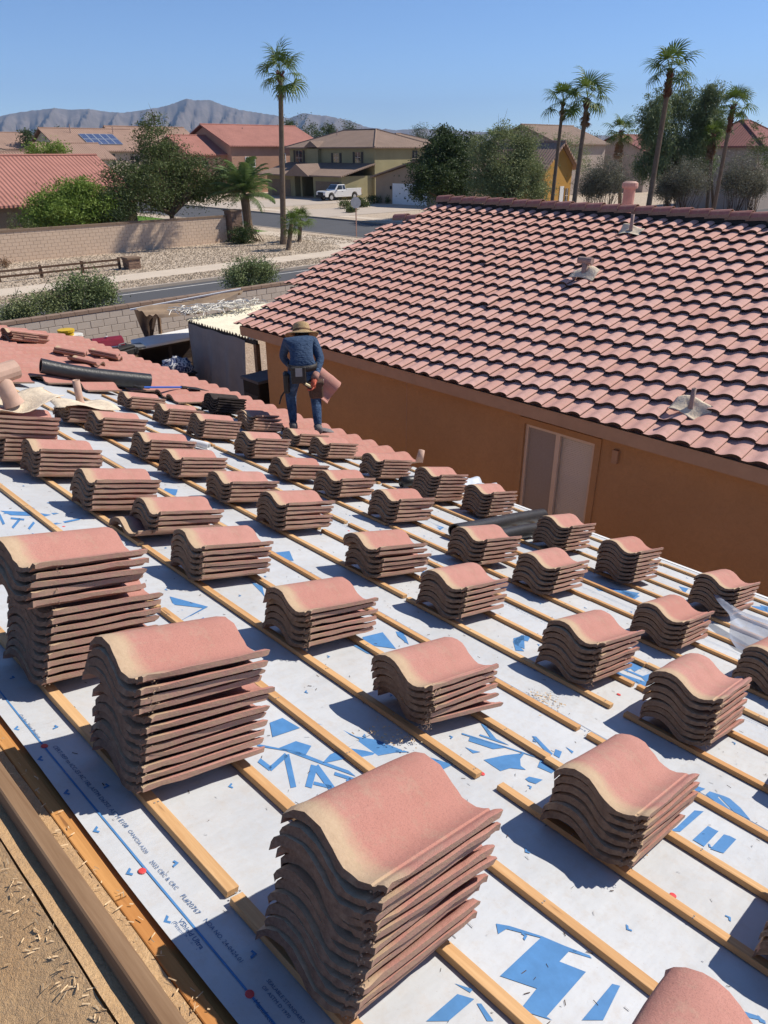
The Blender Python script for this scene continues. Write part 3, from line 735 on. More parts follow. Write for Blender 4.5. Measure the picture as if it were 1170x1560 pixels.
ST = [  # pixel of the near lower head corner, number of tiles, label, rotation, offsets
 ((210,1232), 12, 'tall stack of twelve tiles at the ridge beside the cut batten end', 0.0, rng(8, 12, (-0.035, 0.004, 0.02, 0.0))),
 ((67,1061), 14, 'tallest stack, fourteen tiles with the upper five pushed out of line', 0.0, rng(9, 14, (-0.075, 0.0, 0.05, 0.012))),
 ((582,1560), 11, 'stack of eleven tiles on the ridge batten with lettering beside it', 0.02, rng(8, 11, (-0.02, 0.0, 0.01, 0.0))),
 ((955,1343), 6, 'stack of six tiles, split by a gap halfway, beside a red cap nail', 0.0, rng(3, 6, (-0.012, 0.0, 0.0, 0.006))),
 ((647,1128), 6, 'stack of six tiles whose lowest two stick out askew', 0.0, {0: (0.03, 0.02, -0.12, 0), 1: (0.02, 0.015, -0.08, 0), 2: (0, 0, 0, .006), 3: (-.01, 0, 0, .006), 4: (-.02, 0, 0, .006), 5: (-.025, 0, 0, .006)}),
 ((464,1002.5), 6, 'stack of six tiles between the tall ridge stacks and the askew stack', 0.0, {4: (-0.012, 0, 0.0, .003), 5: (-.02, 0, 0, .003)}),
 ((304,896), 6, None, 0.0, None),
 ((238,831), 5, 'stack of five tiles with one tile jutting out below its fellows', 0.03, {0: (-0.09, 0.06, 0.06, 0), 1: (0, 0, 0, .005), 2: (0, 0, 0, .005), 3: (0, 0, 0, .005), 4: (0, 0, 0, .005)}),
 ((138,787), 6, None, 0.0, None), ((59,734), 6, None, 0.0, None), ((348,773), 5, None, 0.0, None), ((431,817), 6, None, 0.0, None),
 ((576,891), 6, None, 0.0, rng(4, 6, (-0.03, 0, 0, .006))), ((699.5,954), 6, None, 0.0, None),
 ((731,870), 6, 'stack of six tiles in front of the two black rolls', 0.0, None),
 ((859,848), 7, 'stack of seven tiles at the end of the two black rolls, below the window', 0.0, None),
 ((838.6,915), 6, None, 0.02, None), ((959,897), 8, 'stack of eight tiles at the bare eave right of the window', 0.0, None),
 ((897,1056), 7, 'stack of seven tiles above a small heap of mortar crumbs', 0.0, None),
 ((1033,1000), 6, 'stack of six tiles touching the pointed end of the clear plastic', 0.0, None),
 ((1110,948), 7, 'stack of seven tiles at the eave partly behind the clear plastic', -0.02, None),
 ((1074,1152), 7, 'stack of seven tiles with a dark slot under its third tile from the top', 0.0, rng(5, 7, (-0.01, 0, 0, .012))),
 ((440,736), 4, None, 0.0, None), ((517,765), 5, None, 0.0, None), ((579,734), 6, None, 0.0, None), ((498.5,703), 5, None, 0.0, None),
 ((456,683), 4, 'stack of four tiles at the feet of the worker', 0.0, None), ((386,703), 6, None, 0.0, None), ((384,659), 5, 'five tiles loosely piled next to the dark stack', 0.03, {3: (0.03, 0.02, .1, 0), 4: (.06, 0.05, .2, 0)}),
 ((660,770), 8, 'stack of eight tiles tilted open with a black pipe boot behind it', 0.0, rng(5, 8, (0.0, 0.0, 0.03, .006))),
 ((742,793), 7, 'stack of seven tiles behind the two black rolls', 0.0, None), ((601,803), 6, None, 0.0, None),
 ((254.7,651), 5, None, 0.0, None), ((200,626), 4, None, 0.0, None), ((308,671.6), 6, None, 0.0, None), ((224,705), 5, None, 0.0, None),
 ((276,734), 5, None, 0.0, None), ((154,669.5), 5, None, 0.0, None), ((104,648), 4, 'stack of four tiles carrying a lead flashing with an upright pipe', 0.0, None),
]
ORD = ('first', 'second', 'third', 'fourth', 'fifth', 'sixth', 'seventh', 'eighth', 'ninth', 'tenth', 'eleventh', 'twelfth')
rows_ = {}
for i, e in enumerate(ST):
    s, v = roof_px(e[0][0], e[0][1], 0.0275) if e[0][0] != 582 else roof_px(588, 1362, 0.400); rows_.setdefault(int(round((s/ROW-K0-0.85)/3.0)), []).append((-v, i, s, v))
for rw in sorted(rows_):
    for j, (_, i, s, v) in enumerate(sorted(rows_[rw])):
        px, n, lab, rot, off = ST[i]
        lab = lab or '%s-tile stack in the %s row below the ridge, %s along from the laid tiles' % (NUM[n], ORD[rw], ORD[j])
        tile_stack(s, v, n, lab, rot, off)
s, v = roof_px(328.5, 633, 0.0275); tile_stack(s, v, 6, 'dark stack of tiles at the edge of the laid field', 0, None, True)
tile_stack(6.98*ROW+K0*ROW-0.06, 5.30+1.55, 10, 'ten tiles piled under a bent lead flashing, left of the upright pipe', 0.0, rng(5, 10, (-0.07, 0, 0, 0))).location = roof(*roof_px(4, 708, 0.03), 0.03)
tile_stack((9.85+K0)*ROW, 0.55, 6, 'stack of six tiles just downhill of the clear plastic')
tile_stack((0.95+K0)*ROW, -0.10, 9, 'stack of nine tiles at the ridge, the next one along from the lettering')
tile_stack((3.9+K0)*ROW, -0.17, 7, 'stack of seven tiles next along from the six-tile stack by the red cap nail')
tile_stack((6.9+K0)*ROW, 0.02, 6, 'stack of six tiles next along from the stack with the dark slot')
# crumbs of old mortar stuck to the head corners of the nearer stacks
def stack_crumbs(root, n, cnt):
    vs = []; fs = []
    for _ in range(cnt):
        i = R.randrange(n); z = i*STP+0.02+R.uniform(0, .03)
        if True: p = Vector((R.uniform(-.006, .02), R.uniform(-.003, .035), z+R.uniform(-.004, .012)))
        else: p = Vector((R.uniform(0, .42), R.uniform(-.004, .004), z+.038))
        r_ = R.uniform(.0010, .0034); k = len(vs); a = R.uniform(0, 3)
        for q in ((1,0,0),(0,1,0),(-1,0,0),(0,-1,0),(0,0,1),(0,0,-1)): vs.append(p+Vector((q[0]*math.cos(a)-q[1]*math.sin(a), q[0]*math.sin(a)+q[1]*math.cos(a), q[2]))*r_*R.uniform(.6, 1.4))
        fs += [(k,k+1,k+4),(k+1,k+2,k+4),(k+2,k+3,k+4),(k+3,k,k+4),(k+1,k,k+5),(k+2,k+1,k+5),(k+3,k+2,k+5),(k,k+3,k+5)]
    o = link('mortar_crumbs', mesh_from('mortar_crumbs', vs, fs, M['crumb']), root); o['kind'] = 'stuff'
M['crumb'] = simple('old_mortar', C(0.38, 0.27, 0.185), .95, .1, .4, 60)
for o_ in [q for q in COL.objects if q.name.startswith('tile_stack')]:
    if (o_.location-Vector((0, 0, H))).length < 4.2: stack_crumbs(o_, len(o_.children), 150)
# loose tiles lying on the finished field near the far gable
def tile_pile(px, n, label, rot, lift=0.13, st=0.034, cat='tile pile'):
    s, v = roof_px(*px, lift)
    root = bpy.data.objects.new('tile_pile', None); COL.objects.link(root); root.matrix_world = ROOF_M @ T(s, v, lift) @ rotz(rot)
    tag(root, label, cat, 'loose tiles lying on the finished field')
    for i in range(n):
        o = bpy.data.objects.new('roof_tile', R.choice(TILE)); COL.objects.link(o); o.parent = root
        o.matrix_local = T(R.uniform(-.02, .02), R.uniform(-.02, .02), i*st) @ rotz(R.uniform(-.05, .05))
tile_pile((35,522), 4, 'four tiles stacked on the finished field by the far gable', 0.2)
tile_pile((18,520), 4, 'second four-tile stack pressed against the first by the far gable', 0.15)
tile_pile((80,538), 2, 'two worn tiles dropped on the field beside the yellow pail', -0.5)
tile_pile((100,548), 1, 'single tile lying tilted on the field below the yellow pail', -0.9)
tile_pile((135,541), 2, 'pair of tiles lying flat on the field in front of the red grill', -0.7)

# ================================================================== other things on the roof
def rolled(name, p0, p1, r, label, cat, mat, lift=None, wobble=0.0, hollow=True, grp=None):
    """a hollow roll lying between two points"""
    a = Vector(p0); b = Vector(p1); d = (b-a).normalized(); n = 20
    side = d.cross(Vector((0, 0, 1))).normalized(); up = side.cross(d)
    mb = MB(); rings = []
    L = 14
    for rr, order in ((r, range(L+1)), (r*0.80, range(L, -1, -1))):
        for i in order:
            u = i/L; c = a+(b-a)*u + up*wobble*math.sin(u*math.pi)*-1
            ring = [c + (side*math.cos(2*math.pi*k/n)+up*math.sin(2*math.pi*k/n)*(1-0.08*math.sin(u*5+1)))*rr for k in range(n)]
            rings.append(ring)
    vs = [q for ring in rings for q in ring]; fs = []
    m_ = len(rings)
    for i in range(m_):
        j = (i+1) % m_
        for k in range(n): fs.append((i*n+k, i*n+(k+1) % n, j*n+(k+1) % n, j*n+k))
    mb.add(vs, fs)
    o = mb.build(name, mat, smooth=True)
    try: o.data.set_sharp_from_angle(angle=math.radians(40))
    except Exception: pass
    return tag(o, label, cat, grp)
r0 = 0.085
rolled('felt_roll', roof(*roof_px(62,557,0.2), 0.20), roof(*roof_px(228,581,0.19), 0.19), 0.098, 'long black roll of roofing felt lying on the finished tiles', 'felt roll', M['black_plastic'], wobble=0.03)
rolled('felt_roll', roof(*roof_px(693,808,0.09), 0.085), roof(*roof_px(826,784,0.09), 0.085), 0.062, 'black roll lying uphill of a second shorter black roll', 'felt roll', M['black_plastic'], grp='two black rolls near the window')
rolled('felt_roll', roof(*roof_px(722,823,0.08), 0.080), roof(*roof_px(815,806,0.08), 0.080), 0.055, 'shorter black roll hidden behind the six-tile stack', 'felt roll', M['black_plastic'], grp='two black rolls near the window')
rolled('sheet_roll', roof(*roof_px(291,673,0.05), 0.05), roof(*roof_px(318,680,0.05), 0.05), 0.035, 'short white roll of sheet offcut between tile stacks', 'sheet roll', M['white'])
# blue-handled roofing tool with black head
root = empty('roofing_shovel', roof(*roof_px(250,592,0.14), 0.14), 0, 'blue-handled tool with black blade lying on the finished tiles', 'tool')
p0, p1, p2 = (roof(*roof_px(*q, 0.155), 0.155) - root.location for q in ((200,589), (218,590), (276,590)))
p3 = roof(*roof_px(306,593,0.13), 0.13) - root.location
MB().tube([p1, p2], 0.013, 8).build('handle', simple('blue_paint', C(0.03, 0.10, 0.42), 0.4, 0.5), root)
b = MB(); d = (p1-p2).normalized(); sd = d.cross(E_N).normalized()
b.tube([p1, p1+d*0.10], 0.02, 8); b.bar(p1+d*0.10-sd*0.06, p1+d*0.10+sd*0.06, 0.03); b.tube([p1+d*.02, p1+d*0.10+sd*.05], 0.01); b.tube([p1+d*.02, p1+d*0.10-sd*.05], 0.01)
b.build('grip', M['black_matte'], root)
b = MB(); d2 = (p3-p2).normalized(); sd = d2.cross(E_N).normalized()
b.tube([p2, p2+d2*0.12], 0.022, 8)
b.prism([p2+d2*0.10-sd*0.03, p2+d2*0.10+sd*0.03, p2+d2*0.22+sd*0.10, p3+d2*0.04+sd*0.11, p3+d2*0.04-sd*0.11, p2+d2*0.22-sd*0.10], E_N*0.0, E_N*0.006)
b.build('blade', M['black_matte'], root)

# lead flashings with pipes: a wavy sheet and a stub
LEAD = simple('sandy_lead_sheet', C(0.66, 0.55, 0.41), 0.8, 0.3, 0.22, 14, 0.4, 40)
PIPE = simple('painted_vent_pipe', C(0.50, 0.33, 0.25), 0.7, 0.3, 0.15, 20)
def flashing(center, ax, ay, an, lx, ly, hs, hr, label, tilt=None, curl=0.03, tee=False, seed=1, group=None, mat=None, hstub=True, pmat=None):
    c = Vector(center); rr = random.Random(seed)
    root = empty('pipe_flashing', c, 0, label, 'pipe flashing', group)
    vs = []; fs = []; n = 12
    ph = [rr.uniform(0, 6) for _ in range(4)]
    for i in range(n+1):
        for j in range(n+1):
            x = (i/n-.5)*lx; y = (j/n-.5)*ly
            e = 1+0.10*math.sin(3*i+ph[0])*(abs(j-n/2) > n/2-1)
            z = curl*(math.sin(x*14+ph[1])*0.6+math.sin(y*11+ph[2])*0.6+0.5*math.sin((x+y)*9+ph[3])) * min(1.0, math.hypot(x, y)/0.08)
            vs.append(ax*x*e+ay*y+an*z)
    for i in range(n):
        for j in range(n):
            a = i*(n+1)+j; fs.append((a, a+n+1, a+n+2, a+1))
    fl = link('flashing_sheet', mesh_from('flashing_sheet', vs, fs, mat or LEAD, True), root)
    sol = fl.modifiers.new('s', 'SOLIDIFY'); sol.thickness = 0.004
    if hstub:
        up = (tilt or Vector((0, 0, 1))).normalized(); b = MB(); m_ = 14
        sd = up.cross(ay).normalized(); o2 = up.cross(sd)
        vs = []; fs = []
        prof = [(hr*1.25, -0.01), (hr*1.08, 0.02), (hr, 0.04), (hr, hs), (hr*.82, hs), (hr*.82, hs-0.05)]
        for r_, z in prof:
            for k in range(m_): vs.append(up*z+(sd*math.cos(2*math.pi*k/m_)+o2*math.sin(2*math.pi*k/m_))*r_)
        for i in range(len(prof)-1):
            for k in range(m_): fs.append((i*m_+k, i*m_+(k+1) % m_, (i+1)*m_+(k+1) % m_, (i+1)*m_+k))
        fs.append(tuple((len(prof)-1)*m_+k for k in range(m_)))
        b.add(vs, fs); b.build('vent_pipe', pmat or PIPE, root, smooth=True)
        if tee: 
            q = up*hs; a_ = tee
            MB().tube([q-a_*0.13, q+a_*0.13], hr*1.15, 14).build('tee_cap', pmat or PIPE, root)
    return root
sA, vA = roof_px(104, 648, 0.03); cA = roof(sA+0.17, vA+0.17, 0.218)
flashing(cA, E_S, E_V, E_N, 0.62, 0.42, 0.22, 0.034, 'sandy lead flashing sheet with a thin upright pipe, lying on a tile stack', curl=0.022, seed=3)
sB, vB = roof_px(4, 708, 0.03); cB = roof(sB+0.12, vB+0.22, 0.425)
flashing(cB, (E_S*0.94+E_V*0.2+E_N*0.25).normalized(), E_V, E_N, 0.60, 0.36, 0.22, 0.06, 'bent lead flashing with a fat pipe and tee cap, lying on piled tiles', tilt=Vector((-0.2, 0.1, 1)), curl=0.035, tee=(E_S*0.9+E_V*0.2-E_N*-0.35).normalized(), seed=5)
# black pipe boot and a short grey pipe by the eave, an offcut of pale flashing
b = MB(); s, v = roof_px(612, 733, 0.08); b.tube([roof(s, v, 0.07), roof(s+0.12, v-0.02, 0.09), roof(s+0.22, v-0.03, 0.10)], [0.055, 0.05, 0.05], 14)
tag(b.build('pipe_boot', M['black_plastic'], smooth=True), 'black pipe boot lying between two stacks near the eave', 'pipe boot')
b = MB(); s, v = roof_px(638, 706, 0.10); b.tube([roof(s, v, 0.12), roof(s, v, 0.26)], [0.045, 0.035], 12)
tag(b.build('vent_stub', PIPE, smooth=True), 'tan vent stub standing between stacks by the eave', 'vent pipe')
s, v = roof_px(722, 742, 0.02)
vs = []; fs = []
for i in range(9):
    for j in range(13):
        vs.append(roof(s-0.15+i*0.045, v-0.20+j*0.03, 0.05+0.05*math.sin(j*0.75)+0.012*math.sin(i)))
for i in range(8):
    for j in range(12): a = i*13+j; fs.append((a, a+13, a+14, a+1))
o = link('flashing_offcut', mesh_from('flashing_offcut', vs, fs, simple('pale_grey_metal', C(0.50, 0.54, 0.60), 0.45, 0.5), True)); o.modifiers.new('s', 'SOLIDIFY').thickness = 0.003
tag(o, 'wavy pale grey metal offcut at the eave, left of the window', 'metal offcut')
# plate and cable tail near the worker
b = MB(); s, v = roof_px(497, 655, 0.13); b.lathe([(0.10, 0), (0.10, 0.012), (0.06, 0.03), (0.02, 0.034)], ROOF_M @ T(s, v, 0.115), 16)
tag(b.build('round_lid', simple('grey_lid', C(0.18, 0.17, 0.17), 0.6)), 'grey round cover lying at the eave beside the worker', 'cover')
# crumpled clear plastic wrap at the right
m = Mat('clear_wrap', 0.07, 0.9); m.col(C(0.42, 0.45, 0.52)); m.b.inputs['Alpha'].default_value = 0.62; m.b.inputs['IOR'].default_value = 1.45; m.b.inputs['Coat Weight'].default_value = 0.8
m.bump(m.noise(5, 3, 0.5, dist=0.8), 0.4, 0.02)
M['wrap'] = m.m
vs = []; fs = []; nu, nv = 30, 22
A_ = roof(*roof_px(1082,907,0.14), 0.17); B_ = roof(*roof_px(1190,962,0.16), 0.16); C_ = roof(*roof_px(1125,985,0.03), 0.02); D_ = roof(*roof_px(1215,1030,0.03), 0.02)
for i in range(nu+1):
    for j in range(nv+1):
        u, t = i/nu, j/nv
        p = (A_*(1-u)+B_*u)*(1-t) + (C_*(1-u)+D_*u)*t
        z = 0.05*math.sin(math.pi*t)*(0.5+u) + 0.014*math.sin(9*u+5*t)+0.008*math.sin(14*t-7*u)
        vs.append(p+E_N*z+E_V*0.02*math.sin(9*t+4*u))
for i in range(nu):
    for j in range(nv): a = i*(nv+1)+j; fs.append((a, a+nv+1, a+nv+2, a+1))
tag(link('plastic_wrap', mesh_from('plastic_wrap', vs, fs, M['wrap'], True)), 'crumpled sheet of clear plastic draped between two tile stacks', 'plastic wrap')
# ================================================================== neighbouring house with the finished tile roof
U = 0.29; NP = math.atan(4/12); NROW = 0.35518
NX0, NY0, NZ0 = 7.893, 12.208, H-2.9976            # hump of the first eave tile
neigh = empty('neighbour_house', (10, 5, 0), 0, 'orange stucco house with complete salmon tile roof next door', 'house')
NI = Matrix.Translation((-10, -5, 0))
def npart(mb, name, mat, parent=None, **k):
    o = mb.build(name, mat, **k); o.parent = parent or neigh
    if parent is None: o.matrix_parent_inverse = NI
    return o
nu_ = Vector((math.cos(NP), 0, math.sin(NP))); nn_ = Vector((-math.sin(NP), 0, math.cos(NP)))
DECK0 = Vector((NX0, 0, NZ0)) - nn_*(0.066+0.062+0.008)      # deck plane at the eave butt line
def ndeck(q, y, n=0.0): return DECK0 + nu_*q + nn_*n + Vector((0, y, 0))
RQ = 16*NROW + 0.43                                         # ridge, distance up the slope
NYB, NYF = NY0+0.10, -4.5
mb = MB(); rp = ndeck(RQ, 0)
p_e = ndeck(-0.06+0.1, 0); dn = Vector((0, 0, -0.04)); back = Vector((2*rp.x-p_e.x, 0, p_e.z))
mb.prism([p_e, rp, back, back+dn, rp+dn, p_e+dn], (0, NYF, 0), (0, NYB, 0))
deck = npart(mb, 'roof', M['tile_neigh'])
# extension with a slightly lower roof at the far gable
mb = MB(); q0, q1 = 5*NROW+0.05, 14.6*NROW
a_, b_ = ndeck(q0, 0, -0.06), ndeck(q1, 0, -0.06)
mb.prism([a_, b_, Vector((2*b_.x-a_.x, 0, a_.z)), Vector((2*b_.x-a_.x, 0, a_.z-0.1)), Vector((a_.x, 0, a_.z-0.1))], (0, NYB, 0), (0, NYB+0.40, 0))
npart(mb, 'wing_roof', M['tile_neigh'])
nneigh = 0; rest = MB(); lv = [Vector(v.co) for v in NEIGH.vertices]; lf = [tuple(p.vertices) for p in NEIGH.polygons]
NB = Matrix(((-nu_.x, 0, nn_.x, 0), (0, -1, 0, 0), (-nu_.z, 0, nn_.z, 0), (0, 0, 0, 1)))
cells = [(r, c) for r in range(17) for c in range(0, 52)] + [(r, c) for r in range(5, 14) for c in (-1, -2)]
def cell_px(rc):
    r, c = rc; p = ndeck(r*NROW, NY0-U*c)-Vector((0, 0, H)); d = p.dot(Vector(_fw)); return d, 585+F_PX*p.dot(Vector(_r2))/max(d, .1), 780+F_PX*p.dot(Vector(_d2))/max(d, .1)
info = {}
for rc in cells: info[rc] = cell_px(rc)
inview = sorted([rc for rc in cells if -20 < info[rc][1] < 1195 and info[rc][0] > 1], key=lambda rc: info[rc][0])
single = set(inview[:300])
for rc in cells:
    r, c = rc; low = -0.055 if c < 0 else 0.0
    o_ = ndeck(r*NROW + TL - 0.0, NY0-U*c+0.225, 0.008+low+R.uniform(0, .003))
    Mt = Matrix.Translation(o_) @ NB @ rotz(R.uniform(-0.005, 0.005))
    if (r, c) in ((10, 11), (6, 15)): Mt = Mt @ T(0, 0, 0.02) @ rotz(0.07)
    if rc in single:
        o = bpy.data.objects.new('roof_tile', NEIGH); COL.objects.link(o); o.parent = deck; o.matrix_local = Mt
    else: rest.add([Mt @ q for q in lv], lf)
o = rest.build('roof_tile_field', M['tile_neigh'], deck); o['kind'] = 'stuff'
# ridge caps: half-round, lapped
def cap_mesh():
    L, r = 0.42, 0.115; prof = [(-0.115, -0.075), (-0.108, -0.02), (-0.085, 0.03), (-0.045, 0.055), (0, 0.062), (0.045, 0.055), (0.085, 0.03), (0.108, -0.02), (0.115, -0.075)]
    vs = []; fs = []; k = len(prof)
    for j, y in enumerate((0, L)):
        for t_ in (1.0, 0.84):
            for x, z in prof: vs.append((x*t_*(1 if j == 0 else .86), y, (z-0.0)*t_ + (0.034 if j == 0 else -.004)))
    for i in range(k-1):
        fs += [(i, i+1, 2*k+i+1, 2*k+i), (k+i, 3*k+i, 3*k+i+1, k+i+1), (i, k+i, k+i+1, i+1), (2*k+i, 2*k+i+1, 3*k+i+1, 3*k+i)]
    me = mesh_from('ridge_tile', vs, fs, tile_mat('ridge_tile_coat', False, 1.0, (0.36, 0.165, 0.145)))
    bm = bmesh.new(); bm.from_mesh(me); bmesh.ops.recalc_face_normals(bm, faces=bm.faces); bm.to_mesh(me); bm.free(); return me
CAP = cap_mesh(); ridge_top = rp + Vector((0, 0, 0.17))
y = NY0+0.12-0.42
while y > NYF:
    o = bpy.data.objects.new('ridge_tile', CAP); COL.objects.link(o); o.parent = deck
    o.matrix_local = Matrix.Translation((ridge_top.x, y, ridge_top.z+R.uniform(-.006, .006))) @ rotz(R.uniform(-.015, .015)); y -= 0.355
wr = b_ + Vector((0, 0, 0.14))
for i in range(2):
    o = bpy.data.objects.new('ridge_tile', CAP); COL.objects.link(o); o.parent = deck; o.matrix_local = Matrix.Translation((wr.x, NYB+0.16-i*0.34+0.02, wr.z))
# mortar under the ridge (dark line)
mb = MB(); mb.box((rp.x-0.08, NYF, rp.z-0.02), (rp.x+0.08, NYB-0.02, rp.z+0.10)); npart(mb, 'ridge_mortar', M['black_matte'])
# walls
WX = 8.30; wtop = DECK0.z + (WX-DECK0.x)*math.tan(NP) - 0.05
mb = MB()
poly = [Vector((WX+.03, 0, 0)), Vector((2*rp.x-WX, 0, 0)), Vector((2*rp.x-WX, 0, wtop)), Vector((rp.x, 0, rp.z-0.06)), Vector((WX+.03, 0, wtop))]
# window opening is cut by building the long wall from pieces
wl0, wl1 = 4.52, 5.655; wz0, wz1 = 1.02, 2.395
mb.box((WX, NYF+0.4, 0), (WX+0.18, wl0, wtop)); mb.box((WX, wl1, 0), (WX+0.18, NYB-0.36, wtop)); mb.box((WX, wl0, wz1), (WX+0.18, wl1, wtop)); mb.box((WX, wl0, 0), (WX+0.18, wl1, wz0))
npart(mb, 'wall', M['stucco_orange'])
mb = MB(); mb.prism([q for q in poly], (0, NYB-0.52, 0), (0, NYB-0.365, 0)); npart(mb, 'gable_wall', M['stucco_orange'])
mb = MB(); mb.box((WX-0.003, 8.02, 0.2), (WX+0.01, 8.035, wtop-0.02)); npart(mb, 'control_joint', M['fascia'])
# fascia and soffit
mb = MB(); fz = DECK0.z - 0.02
mb.box((DECK0.x+0.02, NYF, fz-0.12), (DECK0.x+0.06, NYB-0.02, fz+0.055)); npart(mb, 'fascia', M['fascia'])
mb = MB(); mb.box((DECK0.x+0.06, NYF, fz-0.115), (WX+0.05, NYB-0.30, fz-0.085)); npart(mb, 'soffit', M['fascia'])
mb = MB(); ga, gb = ndeck(0.02, NYB-0.02, -0.10), ndeck(RQ, NYB-0.02, -0.10); mb.bar(ga, gb, 0.04, 0.18, nn_); npart(mb, 'barge_board', M['fascia'])
mb = MB(); c_ = ndeck(q0-0.05, NYB+0.25, -0.14); mb.bar(c_+Vector((0, -.26, 0)), c_+Vector((0, .26, 0)), 0.05, 0.18); npart(mb, 'wing_fascia', M['fascia'])
# window: trim, frame, screen half, blind half, panes
win = empty('window', (0, 0, 0)); win.parent = neigh; win.matrix_parent_inverse = NI
def wbox(name, lo, hi, mat): return npart(MB().box(lo, hi), name, mat, win)
def wframe(name, mat, x0, x1, y0, y1, z0, z1, t):
    mb = MB(); mb.box((x0, y0, z0), (x1, y0+t, z1)); mb.box((x0, y1-t, z0), (x1, y1, z1)); mb.box((x0, y0+t, z1-t), (x1, y1-t, z1)); mb.box((x0, y0+t, z0), (x1, y1-t, z0+t)); return npart(mb, name, mat, win)
wframe('trim', M['stucco_orange'], WX-0.022, WX+0.02, wl0-0.09, wl1+0.09, wz0-0.09, wz1+0.09, 0.088)
wframe('frame', M['frame_tan'], WX+0.02, WX+0.085, wl0+0.002, wl1-0.002, wz0+0.002, wz1-0.002, 0.045)
ym = (wl0+wl1)/2+0.03
wbox('mullion', (WX+0.03, ym-0.035, wz0+0.047), (WX+0.08, ym+0.035, wz1-0.047), M['frame_tan'])
wbox('insect_screen', (WX+0.055, ym+0.036, wz0+0.048), (WX+0.058, wl1-0.048, wz1-0.048), simple('grey_screen', C(0.36, 0.32, 0.29), 0.9, 0.1, 0.1, 60))
wbox('pane', (WX+0.066, wl0+0.048, wz0+0.048), (WX+0.070, ym-0.036, wz1-0.048), M['pane_clear'])
sl_ = MB().box((WX+0.105, wl0+0.05, 0), (WX+0.122, ym-0.02, 0.0235)); so = sl_.build('blind_slat', M['blind']); smesh = so.data; bpy.data.objects.remove(so)
z = wz0+0.06
while z < wz1-0.06:
    o = bpy.data.objects.new('blind_slat', smesh); COL.objects.link(o); o.parent = win; o.matrix_local = T(0, 0, z); z += 0.0265
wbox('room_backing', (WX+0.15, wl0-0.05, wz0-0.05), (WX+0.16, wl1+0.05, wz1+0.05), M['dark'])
wbox('outlet_bracket', (WX-0.05, 4.16, 2.22), (WX-0.002, 4.24, 2.40), M['fascia'])
# vents on that roof
def nflash(px, hs, hr, label, tee=False, seed=1, lx=0.26, ly=0.46):
    d = Vector(ray(*px)); o = Vector((0, 0, H)); n_ = nn_; p0 = ndeck(0, 0, 0.125); t_ = (p0-o).dot(n_)/d.dot(n_); c = o+d*t_
    flashing(c+nn_*0.012, nu_, Vector((0, 1, 0)), nn_, lx, ly, hs, hr, label, curl=0.052, seed=seed, tee=tee, group='vent flashings on the finished roof', pmat=M['vent_grey'])
M['vent_grey'] = simple('weathered_vent_pipe', C(0.33, 0.235, 0.20), 0.8, 0.3, 0.2, 20)
nflash((1052,622), 0.24, 0.028, 'torn sandy flashing with thin pipe near the eave of the finished roof', seed=2)
nflash((890,417), 0.20, 0.05, 'wide tee-capped vent with torn flashing halfway up the finished roof', Vector((0, 1, 0)), 4)
nflash((961,351), 0.26, 0.032, 'thin pipe with split flashing just below the ridge tiles', seed=8, lx=0.24, ly=0.42)
# stout pink vent behind the ridge
b = MB(); pv = on_x(957, 305, rp.x+1.0); pz = H
b = MB(); zt = on_x(957, 281, rp.x+1.0).z
b.lathe([(0.115, pv.z-0.6), (0.115, zt-0.06)], Matrix.Translation((pv.x, pv.y, 0)), 16); root = empty('chimney_vent', (pv.x, pv.y, 0), 0, 'stout pinkish round vent rising behind the ridge tiles', 'roof vent')
o = b.build('pipe', simple('pink_vent', C(0.50, 0.29, 0.23), 0.7), root, smooth=False); o.matrix_parent_inverse = Matrix.Translation((-pv.x, -pv.y, 0))
b = MB(); b.lathe([(0.15, zt-0.07), (0.16, zt-0.03), (0.155, zt+0.03), (0.10, zt+0.06)], Matrix.Translation((pv.x, pv.y, 0)), 16); o = b.build('cap', simple('pink_vent_cap', C(0.48, 0.29, 0.23), 0.7), root); o.matrix_parent_inverse = Matrix.Translation((-pv.x, -pv.y, 0))
# ================================================================== ground, street, pavements
def slab(name, pts, z, mat, th=None, kind='structure', parent=None):
    vs = [Vector((p[0], p[1], z)) for p in pts]
    mb = MB()
    if th: mb.prism(vs, (0, 0, -th), (0, 0, 0))
    else: mb.add(vs, [tuple(range(len(vs)))])
    o = mb.build(name, mat, parent)
    if parent is None: tag(o, kind=kind)
    return o
g = MB(); S_ = 12000
g.add([(-S_, -S_, -0.02), (S_, -S_, -0.02), (S_, S_, -0.02), (-S_, S_, -0.02)], [(0, 1, 2, 3)])
tag(g.build('ground', M['earth']), kind='structure')
# the street runs along x; a side street leaves it towards y
CX0, CX1 = 38.3, 47.6                                   # side street edges
slab('street', [(-80, 22.6), (160, 22.6), (160, 33.25), (-80, 33.25)], 0.0, M['asphalt'])
def arc(cx, cy, r, a0, a1, n=10): return [(cx+r*math.cos(a0+(a1-a0)*i/n), cy+r*math.sin(a0+(a1-a0)*i/n)) for i in range(n+1)]
left_edge = [(CX0, 150), (CX0, 45)] + arc(CX0-5.5, 38.75, 5.5, 0, -math.pi/2)
right_edge = arc(CX1+5.5, 38.75, 5.5, -math.pi/2, -math.pi) + [(CX1, 45), (CX1, 150)]
slab('side_street', [(CX0, 150), (CX0, 38.75)] + arc(CX0-5.5, 38.75, 5.5, 0, -math.pi/2)[1:] + [(CX1+5.5, 33.25)] + arc(CX1+5.5, 38.75, 5.5, -math.pi/2, -math.pi)[1:] + [(CX1, 150)], 0.004, M['asphalt'])
